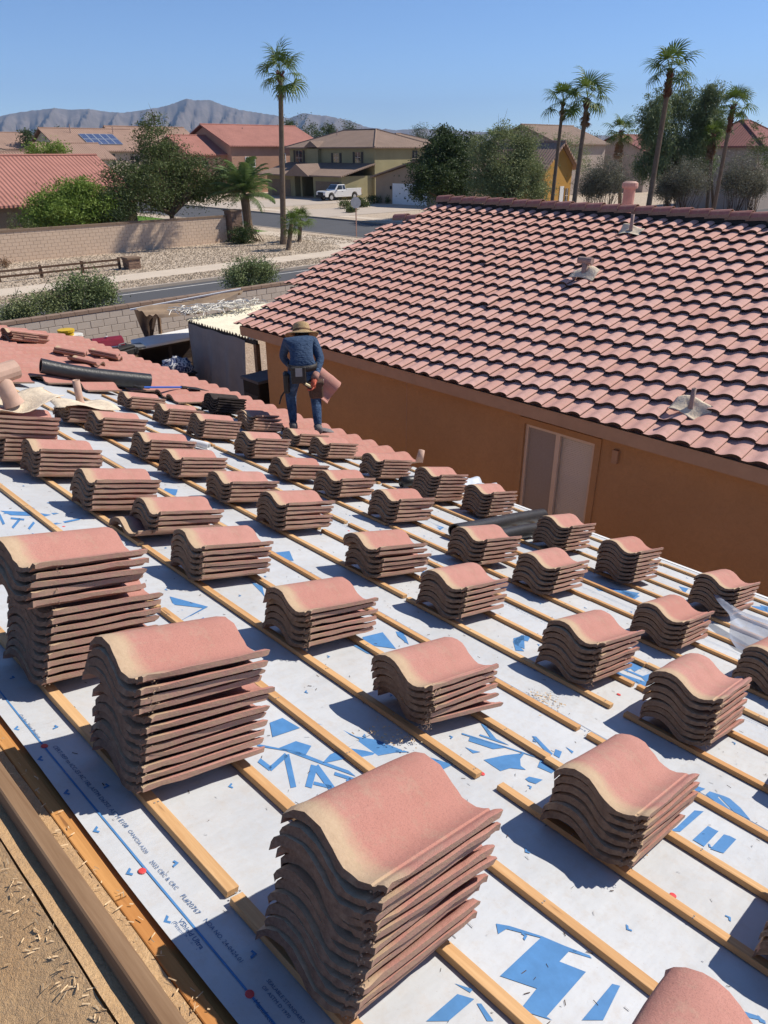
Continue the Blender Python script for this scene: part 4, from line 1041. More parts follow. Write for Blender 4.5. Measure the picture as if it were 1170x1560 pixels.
def ribbon(name, path, w, z, h, mat):
    """kerb or pavement of width w to the left of a path"""
    mb = MB(); L = []; Rr = []
    for i, p in enumerate(path):
        a = Vector(path[max(i-1, 0)]); b = Vector(path[min(i+1, len(path)-1)]); d = (b-a).normalized(); n_ = Vector((-d.y, d.x))
        L.append(Vector(p)); Rr.append(Vector(p)+n_*w)
    for i in range(len(path)-1):
        q = [L[i], L[i+1], Rr[i+1], Rr[i]]
        vs = [(c.x, c.y, z-0.1) for c in q] + [(c.x, c.y, z+h) for c in q]
        mb.add(vs, [(4,5,6,7), (0,1,5,4), (1,2,6,5), (2,3,7,6), (3,0,4,7)])
    return tag(mb.build(name, mat), kind='structure')
le = [(-80, 33.25)] + arc(CX0-5.5, 38.75, 5.5, -math.pi/2, 0) + [(CX0, 150)]
ribbon('kerb', le, 0.22, 0, 0.13, M['kerb'])
re_ = [(CX1, 150)] + arc(CX1+5.5, 38.75, 5.5, math.pi, 1.5*math.pi) + [(160, 33.25)]
ribbon('kerb', re_, 0.22, 0, 0.13, M['kerb'])
ribbon('kerb', [(160, 22.6), (-80, 22.6)], 0.22, 0, 0.13, M['kerb'])
# gravel verge north of the street up to and past the wall, with pavement strips on it
slab('gravel_verge', [(-80, 33.47), (CX0-5.5, 33.47)] + arc(CX0-5.5, 38.75, 5.28, -math.pi/2, 0)[1:] + [(CX0-0.22, 150), (-80, 150)], 0.10, M['gravel'])
ribbon('pavement', [(-80, 35.55)] + arc(CX0-7.6, 41.2, 5.6, -math.pi/2, 0) + [(CX0-2.0, 120)], 1.9, 0.0, 0.112, M['concrete'])
slab('lawn', [(29.5, 52.5), (36.2, 50.5), (36.2, 72), (26, 74)], 0.115, M['grass'])
slab('gravel_verge', [(CX1+0.22, 150), (CX1+0.22, 38.75)] + arc(CX1+5.5, 38.75, 5.28, math.pi, 1.5*math.pi)[1:] + [(160, 33.47), (160, 150)], 0.10, M['gravel'])
ribbon('pavement', [(CX1+1.7, 150), (CX1+1.7, 41)], 1.6, 0.0, 0.112, M['concrete'])
slab('driveway', [(CX1+0.1, 72.5), (CX1+0.1, 83.0), (66.5, 83.5), (67.0, 74.3), (62, 72.3)], 0.118, M['driveway'])
slab('driveway', [(CX1+0.1, 57.5), (CX1+0.1, 66.5), (66.0, 66.5), (66.0, 57.5)], 0.118, M['driveway'])
slab('gravel_verge', [(-80, 21.3), (-80, 22.38), (160, 22.38), (160, 21.3)], 0.10, M['gravel'])
tag(MB().box((-80, 32.55, 0.004), (CX0-6, 32.66, 0.008)).build('edge_line', simple('road_paint', C(0.55, 0.53, 0.50), 0.8, 0.2, 0.25, 3, 0, 30, 'World')), kind='structure')
# backyard between the two houses
slab('back_yard', [(2, -6), (8.2, -6), (8.2, 14), (40, 14), (40, 21.0), (-20, 21.0), (-20, 14.4), (2, 14.4)], 0.012, M['earth'])
# right-hand back yards and dusty lot beyond the neighbour
slab('gravel_verge', [(20.5, -40), (120, -40), (120, 21.2), (20.5, 21.2)], 0.010, M['earth'])

# ------------------------------------------------------------------ grey block wall along the near side of the street
WY = 21.12; WH = 1.82
wall = empty('block_wall', (12, WY, 0), 0, 'grey concrete block wall along the street behind the yard', 'wall')
MB().box((-40, -0.085, 0), (60, 0.085, WH-0.11)).build('mortar', M['mortar'], wall)
bl = MB(); bl.box((0.006, -0.10, 0.006), (0.394, 0.10, 0.194)); bo = bl.build('block', M['block_grey'], bevel=0.006); bme = bo.data; bpy.data.objects.remove(bo)
restb = MB()
for r in range(8):
    for c in range(-20, 70):
        x = 1.0 + c*0.4 + (0.2 if r % 2 else 0); z = 0.20*r + 0.10
        near = (2.5 < x < 22 and r >= 2)
        if near:
            o = bpy.data.objects.new('block', bme); COL.objects.link(o); o.parent = wall; o.matrix_local = T(x-12, R.uniform(-.004, .004), z)
        elif -6 < x < 45: restb.box((x-12+0.006, -0.10, z+0.006), (x-12+0.394, 0.10, z+0.194))
o = restb.build('block_field', M['block_grey'], wall); o['kind'] = 'stuff'
cp = MB(); cp.box((0.004, -0.115, 0), (0.396, 0.115, 0.10)); bo = cp.build('cap_block', block_mat('brown_cap_block', C(0.30, 0.215, 0.165)), bevel=0.006); cme_ = bo.data; bpy.data.objects.remove(bo)
for c in range(0, 52):
    o = bpy.data.objects.new('cap_block', cme_); COL.objects.link(o); o.parent = wall; o.matrix_local = T(1.0+c*0.4-12, 0, 1.712)

# ------------------------------------------------------------------ tan perimeter wall across the street
TY = 46.5; TH = 1.86
tw = empty('perimeter_wall', (20, TY, 0), 0, 'tan painted block wall with dark cap across the street', 'wall')
MB().box((-60, -0.075, 0), (9.7, 0.075, TH-0.10)).build('mortar', M['mortar_tan'], tw)
bl = MB(); bl.box((0.008, -0.10, 0.008), (0.392, 0.10, 0.192)); bo = bl.build('block', M['block_tan']); bme2 = bo.data; bpy.data.objects.remove(bo)
restb = MB(); cnt = 0
for r in range(9):
    for c in range(45, -60, -1):
        x = -0.4*0 + c*0.4 + (0.2 if r % 2 else 0) - 8.5; z = 0.195*r
        if x > 9.3: continue
        if x > -5.5 and r >= 1 and cnt < 300:
            o = bpy.data.objects.new('block', bme2); COL.objects.link(o); o.parent = tw; o.matrix_local = T(x, 0, z); cnt += 1
        elif x > -22: restb.box((x+0.008, -0.10, z+0.008), (x+0.392, 0.10, z+0.192))
o = restb.build('block_field', M['block_tan'], tw); o['kind'] = 'stuff'
for c in range(0, 18): MB().box((9.7-4*(c+1)+0.01, -0.14, TH-0.11), (9.7-4*c-0.01, 0.14, TH)).build('cap', M['cap_tan'], tw)
# stacked-stone pillars
def pillar(name, loc, w_, h_, label, group=None):
    root = empty(name, loc, 0, label, 'pillar', group)
    MB().box((-w_/2+.03, -w_/2+.03, 0), (w_/2-.03, w_/2-.03, h_)).build('core', M['mortar'], root)
    z = 0.0
    while z < h_-0.02:
        hh = R.choice((0.06, 0.08, 0.10))
        hh = min(hh, h_-z)
        for sx, sy, ax in ((0, -1, 0), (0, 1, 0), (-1, 0, 1), (1, 0, 1)):
            x = -w_/2
            while x < w_/2-0.02:
                L = min(R.uniform(0.15, 0.38), w_/2-x); p = R.uniform(0.0, 0.03)
                if ax == 0: lo, hi = (x+.004, sy*(w_/2-.03)-.02, z+.003), (x+L-.004, sy*(w_/2-.03)+.02+0*sy, z+hh-.003); lo = (lo[0], min(sy*(w_/2+p), sy*(w_/2-.05)), lo[2]); hi = (hi[0], max(sy*(w_/2+p), sy*(w_/2-.05)), hi[2])
                else: lo = (min(sx*(w_/2+p), sx*(w_/2-.05)), x+.004, z+.003); hi = (max(sx*(w_/2+p), sx*(w_/2-.05)), x+L-.004, z+hh-.003)
                MB().box(lo, hi).build('stone', M['ledge_stone'], root); x += L
        z += hh
    MB().box((-w_/2-.07, -w_/2-.07, h_), (w_/2+.07, w_/2+.07, h_+0.09)).build('cap', M['cap_tan'], root)
pillar('stone_pillar', (30.35, TY-0.05, 0.1), 0.85, 2.0, 'tall stacked-stone pillar at the end of the tan wall')
pillar('stone_pillar', (18.95, 39.35, 0.1), 0.68, 0.52, 'low stacked-stone pillar at the end of the rail fence')
# two-rail fence
fence = empty('rail_fence', (14, 39.6, 0.1), 0, 'low brown two-rail ranch fence on the gravel verge', 'fence')
for x in (12.1, 14.15, 16.3, 18.35, 10.0, 7.9): MB().box((x-14-.06, -.06, 0), (x-14+.06, .06, 0.62)).build('post', M['fencewood'], fence)
for x0, x1 in ((7.9, 10.0), (10.0, 12.1), (12.1, 14.15), (14.15, 16.3), (16.3, 18.35)):
    for z in (0.20, 0.46): MB().box((x0-14+.01, -.105, z), (x1-14-.01, -.062, z+.10)).build('rail', M['fencewood'], fence)
# scattered pebbles near enough to catch the light
def pebbles(name, n, fn, r0, r1, mat, label):
    vs = np.zeros((n*6, 3)); fs = []
    base = np.array([(1,0,0),(0,1,0),(-1,0,0),(0,-1,0),(0,0,.7),(0,0,-.5)])
    for i in range(n):
        p = fn(); s = R.uniform(r0, r1); a = R.uniform(0, 6.28); c, sn = math.cos(a), math.sin(a)
        b = base*np.array([s*R.uniform(.8, 1.5), s*R.uniform(.7, 1.2), s]); b = np.stack([b[:, 0]*c-b[:, 1]*sn, b[:, 0]*sn+b[:, 1]*c, b[:, 2]], 1)
        vs[i*6:i*6+6] = b + np.array(p); k = i*6
        fs += [(k, k+1, k+4), (k+1, k+2, k+4), (k+2, k+3, k+4), (k+3, k, k+4)]
    o = link(name, mesh_from(name, vs.tolist(), fs, mat)); return tag(o, label, 'gravel', kind='stuff')
def peb():
    while True:
        x = R.uniform(4, 37); y = R.choice((R.uniform(33.6, 35.5), R.uniform(37.6, 46.2), R.uniform(37.6, 46.2), R.uniform(37.6, 49)))
        if y > 46.2 and x < 31: continue
        if x > 33 and y < 40: continue
        return (x, y, 0.115)
pebbles('gravel_stones', 16000, peb, 0.018, 0.060, block_mat('river_pebble', C(0.42, 0.33, 0.24), 0.8), 'loose tan landscaping stones on the verge')
# ================================================================== houses beyond
def uv_plane(me, fn):
    uv = me.uv_layers.new(name='UVMap')
    for p in me.polygons:
        for li in p.loop_indices:
            uv.data[li].uv = fn(me.vertices[me.loops[li].vertex_index].co, p.normal)
def roof_uv(co, n):
    h = Vector((n.x, n.y, 0))
    if h.length < 1e-3: return (co.x, co.y)
    h.normalize(); t = Vector((-h.y, h.x, 0)); c = max(n.z, .2)
    return (co.dot(t), -co.dot(h)/c)
def far_house(name, loc, rz, label, W, D, HH, rise, wallm, roofm, kind='gable', over=0.45, windows=(), group=None, extra=None, trim=None):
    """footprint x 0..W, y 0..D. kind: gable_x (ridge along x), gable_y, hip"""
    root = empty(name, loc, rz, label, 'house', group)
    mb = MB()
    if kind == 'gable_x':
        mb.prism([Vector((0, 0, 0)), Vector((0, D, 0)), Vector((0, D, HH)), Vector((0, D/2, HH+rise*0.93)), Vector((0, 0, HH))], (0, 0, 0), (W, 0, 0))
    elif kind == 'gable_y':
        mb.prism([Vector((0, 0, 0)), Vector((W, 0, 0)), Vector((W, 0, HH)), Vector((W/2, 0, HH+rise*0.93)), Vector((0, 0, HH))], (0, 0, 0), (0, D, 0))
    else: mb.box((0, 0, 0), (W, D, HH))
    mb.build('wall', wallm, root)
    o_ = over; t = 0.16
    mb = MB()
    if kind == 'gable_x':
        e = rise*o_/(D/2); A = [(-o_, -o_, HH-e), (W+o_, -o_, HH-e), (W+o_, D/2, HH+rise), (-o_, D/2, HH+rise), (W+o_, D+o_, HH-e), (-o_, D+o_, HH-e)]
        F = [(0,1,2,3), (3,2,4,5)]
    elif kind == 'gable_y':
        e = rise*o_/(W/2); A = [(-o_, -o_, HH-e), (W/2, -o_, HH+rise), (W/2, D+o_, HH+rise), (-o_, D+o_, HH-e), (W+o_, -o_, HH-e), (W+o_, D+o_, HH-e)]
        F = [(0,1,2,3), (1,4,5,2)]
    else:
        q = min(W, D)/2+o_; e = rise*o_/(min(W, D)/2)
        if W >= D: r0, r1 = (q-o_, D/2), (W-q+o_, D/2)
        else: r0, r1 = (W/2, q-o_), (W/2, D-q+o_)
        A = [(-o_, -o_, HH-e), (W+o_, -o_, HH-e), (W+o_, D+o_, HH-e), (-o_, D+o_, HH-e), (r0[0], r0[1], HH+rise), (r1[0], r1[1], HH+rise)]
        F = [(0,1,5,4), (1,2,5), (2,3,4,5), (3,0,4)] if W >= D else [(0,1,4), (1,2,5,4), (2,3,5), (3,0,4,5)]
    top = [Vector(a)+Vector((0, 0, t)) for a in A]; bot = [Vector(a) for a in A]; n = len(A)
    fs = [tuple(f) for f in F] + [tuple(n+i for i in f[::-1]) for f in F]
    edges = {}
    for f in F:
        for i in range(len(f)):
            a, b = f[i], f[(i+1) % len(f)]; edges[(a, b)] = edges.get((a, b), 0)+1
    for (a, b) in list(edges):
        if (b, a) not in edges: fs.append((a, n+a, n+b, b))
    mb.add(top+bot, fs)
    ro = mb.build('roof', roofm, root); uv_plane(ro.data, roof_uv)
    # ridge / hip caps
    def cap(a, b):
        k = MB(); k.tube([Vector(a)+Vector((0, 0, t+.02)), Vector(b)+Vector((0, 0, t+.02))], 0.10, 6); k.build('ridge_cap', roofm, ro)
    if kind == 'gable_x': cap(A[3], A[2])
    elif kind == 'gable_y': cap(A[1], A[2])
    else:
        cap(A[4], A[5])
        if W >= D: [cap(A[i], A[j]) for i, j in ((0,4),(3,4),(1,5),(2,5))]
        else: [cap(A[i], A[j]) for i, j in ((0,4),(1,4),(2,5),(3,5))]
    for wdw in windows:
        face, u, z, ww, wh = wdw[:5]; sh = len(wdw) > 5 and wdw[5]
        def bx(u0, u1, z0, z1, d0, d1):
            mb_ = MB()
            if face == '-x': mb_.box((-d1, u0, z0), (-d0, u1, z1))
            elif face == '-y': mb_.box((u0, -d1, z0), (u1, -d0, z1))
            elif face == '+x': mb_.box((W+d0, u0, z0), (W+d1, u1, z1))
            return mb_
        wo_ = bx(u-ww/2-.10, u+ww/2+.10, z-.10, z+wh+.10, 0.001, 0.05).build('window', trim or wallm, root)
        bx(u-ww/2, u+ww/2, z, z+wh, 0.051, 0.06).build('pane', M['pane'], wo_)
        bx(u-.025, u+.025, z, z+wh, 0.061, 0.08).build('mullion', M['frame_tan'], wo_)
        if wh > 1.0: bx(u-ww/2, u+ww/2, z+wh*.5-.02, z+wh*.5+.02, 0.0605, 0.078).build('rail', M['frame_tan'], wo_)
        if sh:
            for s_ in (-1, 1): bx(u+s_*(ww/2+.32)-.2, u+s_*(ww/2+.32)+.2, z-.05, z+wh+.05, 0.001, 0.06).build('shutter', M['shutter'], wo_)
    return root
M['shutter'] = simple('dark_shutter', C(0.06, 0.05, 0.04), 0.7)
def garage_door(root, face_x, y0, y1, z1, mat, nrow=4, lab=None):
    d = MB().box((face_x-0.03, y0, 0.02), (face_x-0.004, y1, z1)).build('garage_door', mat, root)
    for i in range(nrow):
        for j in range(4):
            a = y0+(y1-y0)*(j+.08)/4; b = y0+(y1-y0)*(j+.92)/4; c = 0.02+(z1-.02)*(i+.1)/nrow; e = 0.02+(z1-.02)*(i+.9)/nrow
            MB().box((face_x-0.045, a, c), (face_x-0.031, b, e)).build('panel', mat, d)
def vents(root, pts, mat=None):
    for x, y, z, h_ in pts: MB().tube([(x, y, z), (x, y, z+h_)], 0.06, 6).build('vent_pipe', mat or M['vent_grey'], root)

# 1. long single-storey house with red roof behind the tan wall
p = on_y(168, 236, 60.5)
h1 = far_house('red_roof_house', (2.0, 54.0, 0), 0, 'long low house with bright red tile roof behind the tan wall', 25.0, 12.6, 2.75, 2.65, M['stucco_tan'], M['roof_red'], 'gable_x', 0.5, [('-y', 20.5, 0.9, 1.2, 1.1), ('-y', 14.5, 0.9, 1.2, 1.1)])
# 2. two-storey olive house with porch and garages
h2 = far_house('two_storey_house', (72.2, 76.2, 0), 0, 'olive two-storey house with brown roof and porch behind the white pickup', 11.5, 18.0, 6.25, 2.0, M['stucco_green'], M['roof_brown'], 'hip', 0.55,
   [('-x', 3.2, 4.35, 1.0, 1.25, True), ('-x', 7.6, 4.35, 1.1, 1.1, True), ('-x', 12.0, 3.9, 1.7, 2.0), ('-x', 15.8, 3.9, 1.5, 1.9, True), ('-y', 7.5, 3.8, 1.0, 2.0), ('-y', 3.0, 1.0, 1.0, 1.2)])
# front wing: garages and porch
mb = MB(); mb.box((-5.4, 0.4, 0), (-0.01, 6.2, 2.85)); mb.build('garage_wing', M['stucco_green'], h2)
mb = MB(); mb.box((-4.6, 11.2, 0), (-0.01, 17.6, 2.85)); mb.build('garage_wing', M['stucco_green'], h2)
garage_door(h2, -5.4, 0.9, 5.7, 2.2, simple('taupe_garage', C(0.20, 0.15, 0.105), 0.7)); garage_door(h2, -4.6, 12.2, 16.6, 2.2, simple('taupe_garage_b', C(0.22, 0.17, 0.12), 0.7))
for yy in (7.0, 10.3): MB().box((-4.2, yy-.2, 0), (-3.8, yy+.2, 2.8)).build('porch_column', M['stucco_green'], h2)
d_ = MB().box((-0.06, 8.0, 0.02), (-0.004, 9.4, 2.3)).build('door', M['dark'], h2); MB().box((-0.10, 9.15, 1.0), (-0.061, 9.25, 1.12)).build('handle', M['nail'], d_)
def lean_roof(root, x0, x1, y0, y1, z0, z1, mat, name='porch_roof'):
    mb = MB(); A = [Vector((x0, y0, z0)), Vector((x1, y0, z1)), Vector((x1, y1, z1)), Vector((x0, y1, z0))]
    mb.prism(A, (0, 0, 0), (0, 0, 0.15)); ro = mb.build(name, mat, root); uv_plane(ro.data, roof_uv); return ro
lean_roof(h2, -6.1, -0.02, -0.2, 18.3, 2.75, 4.15, M['roof_brown'])
mb = MB(); gy0, gy1 = 6.0, 11.4
mb.add([(-6.3, gy0, 2.75), (-6.3, gy1, 2.75), (-6.3, (gy0+gy1)/2, 4.2), (-0.03, gy0, 2.75), (-0.03, gy1, 2.75), (-0.03, (gy0+gy1)/2, 4.3)], [(0, 2, 1), (0, 3, 5, 2), (1, 2, 5, 4)])
ro = mb.build('porch_gable', M['roof_brown'], h2); uv_plane(ro.data, roof_uv)
mb = MB(); mb.add([(-0.9, 10.6, 6.2), (-0.9, 13.6, 6.2), (-0.9, 12.1, 7.0), (3, 10.6, 6.2), (3, 13.6, 6.2), (3, 12.1, 7.0)], [(0, 2, 1), (0, 3, 5, 2), (1, 2, 5, 4)])
ro = mb.build('dormer_roof', M['roof_brown'], h2); uv_plane(ro.data, roof_uv)
MB().box((-0.55, 10.9, 0), (-0.005, 13.3, 6.3)).build('bay', M['stucco_green'], h2)
vents(h2, [(4, 12, 7.6, 0.9), (6, 5, 7.6, 0.6)])
# 3. gabled garage house with white door
h3 = far_house('garage_house', (66.0, 54.0, 0), 0, 'tan gabled house with white garage door half hidden by the dark tree', 11.0, 15.5, 3.0, 1.9, M['stucco_tan'], M['roof_brown'], 'gable_x', 0.5, [('-x', 2.6, 1.0, 1.4, 1.2)])
garage_door(h3, 0.0, 7.0, 12.6, 2.35, M['white'])
MB().box((-0.12, 12.75, 1.7), (-0.004, 12.95, 2.05)).build('wall_lamp', M['dark'], h3)
# 4. pink two-storey house with red roof
h4 = far_house('pink_house', (66.0, 100, 0), 0, 'pink two-storey house with red tile roof behind the date palm', 17, 14, 6.5, 2.7, M['stucco_pink'], M['roof_red'], 'gable_x', 0.5, [('-y', 3.2, 3.7, 1.6, 1.2), ('-y', 9.2, 3.7, 1.0, 1.6), ('-x', 4, 3.8, 1.2, 1.3), ('-x', 9.5, 3.8, 1.2, 1.3), ('-y', 13.6, 3.6, 1.0, 1.2)], trim=M['white'])
fb = far_house('pink_gable_house', (60.0, 101.5, 0), 0, 'smaller pink gable house with red roof beside the two-storey pink house', 7, 10, 5.4, 2.3, M['stucco_pink'], M['roof_red'], 'gable_x', 0.5, [('-x', 5.0, 3.6, 1.2, 1.3), ('-y', 2.4, 3.5, 1.0, 1.0)])
vents(h4, [(6, 5.5, 8.3, 0.7), (11, 6.5, 8.7, 0.5)])
# 5. row of houses farther along
h5 = far_house('tan_roof_house', (58.0, 116, 0), 0.0, 'salmon-roofed house seen between the mesquite and the pink house', 13, 12, 6.4, 2.7, M['stucco_tan'], M['roof_pinkbrown'], 'gable_x', 0.5, [('-y', 5, 3.8, 1.2, 1.2), ('-y', 10, 3.8, 1.2, 1.2)])
h6 = far_house('solar_house', (46.3, 112, 0), 0.0, 'cream house with a blue solar array on its brown roof', 13, 12, 5.9, 2.7, M['stucco_cream'], M['roof_pinkbrown'], 'gable_x', 0.5, [('-y', 6.8, 3.9, 1.5, 1.5), ('-y', 10.5, 3.9, 1.2, 1.2), ('-y', 2.5, 3.9, 1.2, 1.2)])
far_house('brown_house', (27, 120, 0), 0.0, 'brown-roofed house whose hip shows left of the solar house', 16, 13, 5.4, 2.2, M['stucco_tan'], M['roof_brown'], 'hip', 0.5, [('-y', 12, 3.2, 1.5, 1.3)])
far_house('grey_house', (46, 150, 0), 0.0, 'grey-brown house roof beyond the solar house', 18, 13, 6.2, 2.5, M['stucco_grey'], M['roof_pinkbrown'], 'hip', 0.5)
far_house('cream_gable_house', (41.5, 104, 0), 0.0, 'small cream gable house in front of the solar house', 8.0, 9.0, 4.9, 1.7, M['stucco_cream'], M['roof_pinkbrown'], 'gable_x', 0.5, [('-y', 5.0, 2.6, 1.2, 1.2), ('-x', 4.5, 2.8, 1.2, 1.2)])
far_house('low_salmon_house', (21.0, 82, 0), 0.0, 'low salmon roof just beyond the bright red roof', 15, 10, 3.7, 1.9, M['stucco_tan'], M['roof_pinkbrown'], 'gable_x', 0.5, [('-y', 10, 1.4, 1.2, 1.2)])
vents(h6, [(3.5, 4.6, 7.6, 1.7), (10, 4.6, 7.6, 1.4)])
# solar panels, each a panel
def solar(root, x0, y0, z0, cols, rows, pitch):
    pm = Mat('solar_cell_blue', 0.15, 0.7); br = pm.n('ShaderNodeTexBrick'); br.offset = 0; br.inputs['Scale'].default_value = 6; br.inputs['Mortar Size'].default_value = 0.03
    br.inputs['Color1'].default_value = C(0.012, 0.03, 0.12); br.inputs['Color2'].default_value = C(0.016, 0.04, 0.14); br.inputs['Mortar'].default_value = C(0.20, 0.24, 0.32)
    pm.lk(pm.co('Object'), br.inputs['Vector']); pm.col(br.outputs[0])
    fm = simple('panel_frame', C(0.45, 0.46, 0.48), 0.4, 0.5)
    for i in range(cols):
        for j in range(rows):
            o = MB().box((0, 0, 0), (1.0, 1.62, 0.05)).build('solar_panel', [pm.m], root); c_ = math.cos(pitch)
            o.matrix_local = T(x0+i*1.05, y0+j*1.68*c_, z0+j*1.68*math.sin(pitch)) @ Matrix.Rotation(pitch, 4, 'X')
            f_ = MB(); [f_.box(a, b) for a, b in (((-.01,-.01,-.01),(1.01,.03,.06)), ((-.01,1.59,-.01),(1.01,1.63,.06)), ((-.01,.03,-.01),(.03,1.59,.06)), ((.97,.03,-.01),(1.01,1.59,.06)))]
            f_.build('panel_frame', fm, o)
solar(h6, 4.4, 1.1, 6.64, 5, 2, math.atan2(2.7, 6.0))
# 6. roofs beyond the olive house
far_house('hip_house', (92, 92, 0), 0, 'brown hip roof showing past the olive house', 14, 13, 6.3, 1.9, M['stucco_tan'], M['roof_brown'], 'hip', 0.5)
# 7. right-hand side: gold gable, dark gables, pink house
gA, gB = on_y(827, 256, 40.5), on_y(877, 244, 40.5); gw = gB.x-gA.x
h8 = far_house('gold_house', (gA.x+0.4, 40.5, 0), 0, 'gold stucco gable-end house behind the twin palms', gw-0.8, 6, gA.z-0.15+0.3, 1.75, M['stucco_gold'], M['roof_pinkbrown'], 'gable_y', 0.45, [('-y', gw*.72, 1.5, 0.5, 1.2)])
d_ = MB().box((gw*.50, -0.05, 1.2), (gw*.62, -0.004, 2.9)).build('door', M['white'], h8)
far_house('shaded_gable_house', (92, 61.5, 0), 0, 'shaded gable roof peeping over the trees behind the twin palms', 12, 12, 6.6, 2.2, M['stucco_grey'], M['roof_brown'], 'gable_x', 0.5, [('-x', 6, 3.8, 1.4, 1.4)])
far_house('gable_house', (110, 58, 0), 0, 'low distant gable roof left of the small skirted palm', 12, 11, 5.4, 2.3, M['stucco_grey'], M['roof_maroon'], 'gable_x', 0.5)
h9 = far_house('maroon_roof_house', (85, 32.6, 0), 0, 'pale two-storey house with maroon hip roof behind the street lamp', 10, 8.0, 6.3, 2.2, M['stucco_grey'], M['roof_maroon'], 'hip', 0.5, [('-x', 6.5, 3.9, 0.9, 1.4), ('-y', 4, 3.8, 1.0, 1.3)])
far_house('salmon_roof_house', (30.5, -7.0, 0), 0, 'salmon tile roof corner showing beyond the ridge at the right', 13, 11.6, 2.7, 1.9, M['stucco_tan'], M['roof_pinkbrown'], 'hip', 0.5)
# walls in the right background
wl = empty('yard_wall', (52, 20, 0), 0, 'long beige block wall beyond the dusty lot', 'wall'); 
MB().box((0, -48, 0), (0.2, 14, 1.75)).build('panel', M['block_tan'], wl); MB().box((-.04, -48, 1.75), (.24, 14, 1.84)).build('cap', M['cap_tan'], wl)
# ------------------------------------------------------------------ mountains on the horizon
prof = [(-420,214),(-250,205),(-120,192),(-40,182),(0,177),(25,172),(50,168),(80,165),(110,167),(135,166),(160,170),(185,172),(215,168),(240,164),(258,160),(275,154),(285,150),(298,153),(318,152),(340,160),(365,167),(395,172),(420,176),(440,180),(462,172),(480,175),(500,177),(525,182),(545,188),(560,194),(600,198),(640,196),(690,199),(760,202),(900,206),(1100,209),(1400,212)]
DM = 7500.0; HAZE = 0.5/7500
cols = []
for i in range(len(prof)-1):
    (x0, y0), (x1, y1) = prof[i], prof[i+1]; n = max(2, int(abs(x1-x0)/3.0))
    for k in range(n):
        u = k/n; cols.append((x0+(x1-x0)*u, y0+(y1-y0)*u + NR.normal(0, 0.35)))
def hdir(x, y):
    d = ray(x, y); hl = math.hypot(d[0], d[1]); return d/hl
vs = []; fs = []; NK = 26
ph = NR.uniform(0, 6.28, 40)
def rid(u, k):          # ridged noise in plan for gullies
    s = 0
    for q, (f_, a_) in enumerate(((0.055, 1.0), (0.13, 0.55), (0.29, 0.3), (0.61, 0.18))):
        s += a_*(1-2*abs(math.sin(f_*u + 0.35*k*(q+1)*0.25 + ph[q]+0.6*math.sin(0.02*u*(q+1)+ph[q+5]))))
    return s
for i, (x, y) in enumerate(cols):
    d = hdir(x, y); topz = H + d[2]*DM
    for k in range(NK):
        t = k/(NK-1)                       # 0 ridge .. 1 foot, towards us
        hgt = topz*(1-t)**1.25
        r_ = DM - 2600*t
        amp = math.sin(math.pi*min(1, t*1.15+0.02))*topz*0.17
        z = max(0, hgt + amp*rid(x, k))
        vs.append((d[0]*r_ + 0, d[1]*r_, z if k else topz))
    
n = len(cols)
for i in range(n-1):
    for k in range(NK-1):
        a = i*NK+k; fs.append((a, a+1, a+NK+1, a+NK))
mm = Mat('desert_mountain_rock', 0.95, 0.1)
f = mm.noise(0.004, 8, 0.7, 'World'); g_ = mm.noise(0.02, 6, 0.75, 'World')
cc = mm.mix(mm.ramp(f, [(0.35, 0), (0.65, 1)]), C(0.11, 0.09, 0.08), C(0.20, 0.165, 0.145)); cc = mm.mix(mm.math('MULTIPLY', mm.ramp(g_, [(0.45, 0), (0.6, 1)]), 0.6), cc, C(0.09, 0.085, 0.06))
mm.col(cc)
o = link('mountains', mesh_from('mountains', vs, fs, mm.m, True)); tag(o, kind='structure')

# ------------------------------------------------------------------ air between us and the mountains
hz = bpy.data.materials.new('thin_haze'); hz.use_nodes = True; ht = hz.node_tree; ht.nodes.clear()
pv_ = ht.nodes.new('ShaderNodeVolumePrincipled'); pv_.inputs['Density'].default_value = HAZE; pv_.inputs['Color'].default_value = C(0.46, 0.66, 1.0); pv_.inputs['Anisotropy'].default_value = 0.0
oo = ht.nodes.new('ShaderNodeOutputMaterial'); ht.links.new(pv_.outputs[0], oo.inputs['Volume'])
tag(MB().box((-13000, -13000, -1.2), (13000, 13000, 900)).build('haze', hz), kind='stuff')
# ================================================================== trees, palms and shrubs
def big_mesh(name, V, F, mat):
    """V (n,3), F (m,4) quads"""
    me = bpy.data.meshes.new(name); n, m_ = len(V), len(F)
    me.vertices.add(n); me.vertices.foreach_set('co', np.asarray(V, dtype=np.float32).ravel())
    me.loops.add(m_*4); me.loops.foreach_set('vertex_index', np.asarray(F, dtype=np.int32).ravel())
    me.polygons.add(m_); me.polygons.foreach_set('loop_start', np.arange(0, m_*4, 4, dtype=np.int32)); me.polygons.foreach_set('loop_total', np.full(m_, 4, dtype=np.int32))
    me.materials.append(mat); me.update(calc_edges=True); return me
def leaves(pts, size, aspect=0.5, droop=0.0, var=0.5):
    n = len(pts); a = NR.normal(size=(n, 3)); a[:, 2] = a[:, 2]*(1-droop*0.8) - droop*1.6; a /= np.linalg.norm(a, axis=1)[:, None]
    b = NR.normal(size=(n, 3)); b -= a*(a*b).sum(1)[:, None]; b /= np.linalg.norm(b, axis=1)[:, None]
    s = size*(1+var*(NR.random(n)-.5))[:, None]
    p0 = pts; p1 = pts + a*s*.5 + b*s*aspect*.5; p2 = pts + a*s; p3 = pts + a*s*.5 - b*s*aspect*.5
    V = np.stack([p0, p1, p2, p3], 1).reshape(-1, 3); F = np.arange(n*4).reshape(n, 4); return V, F
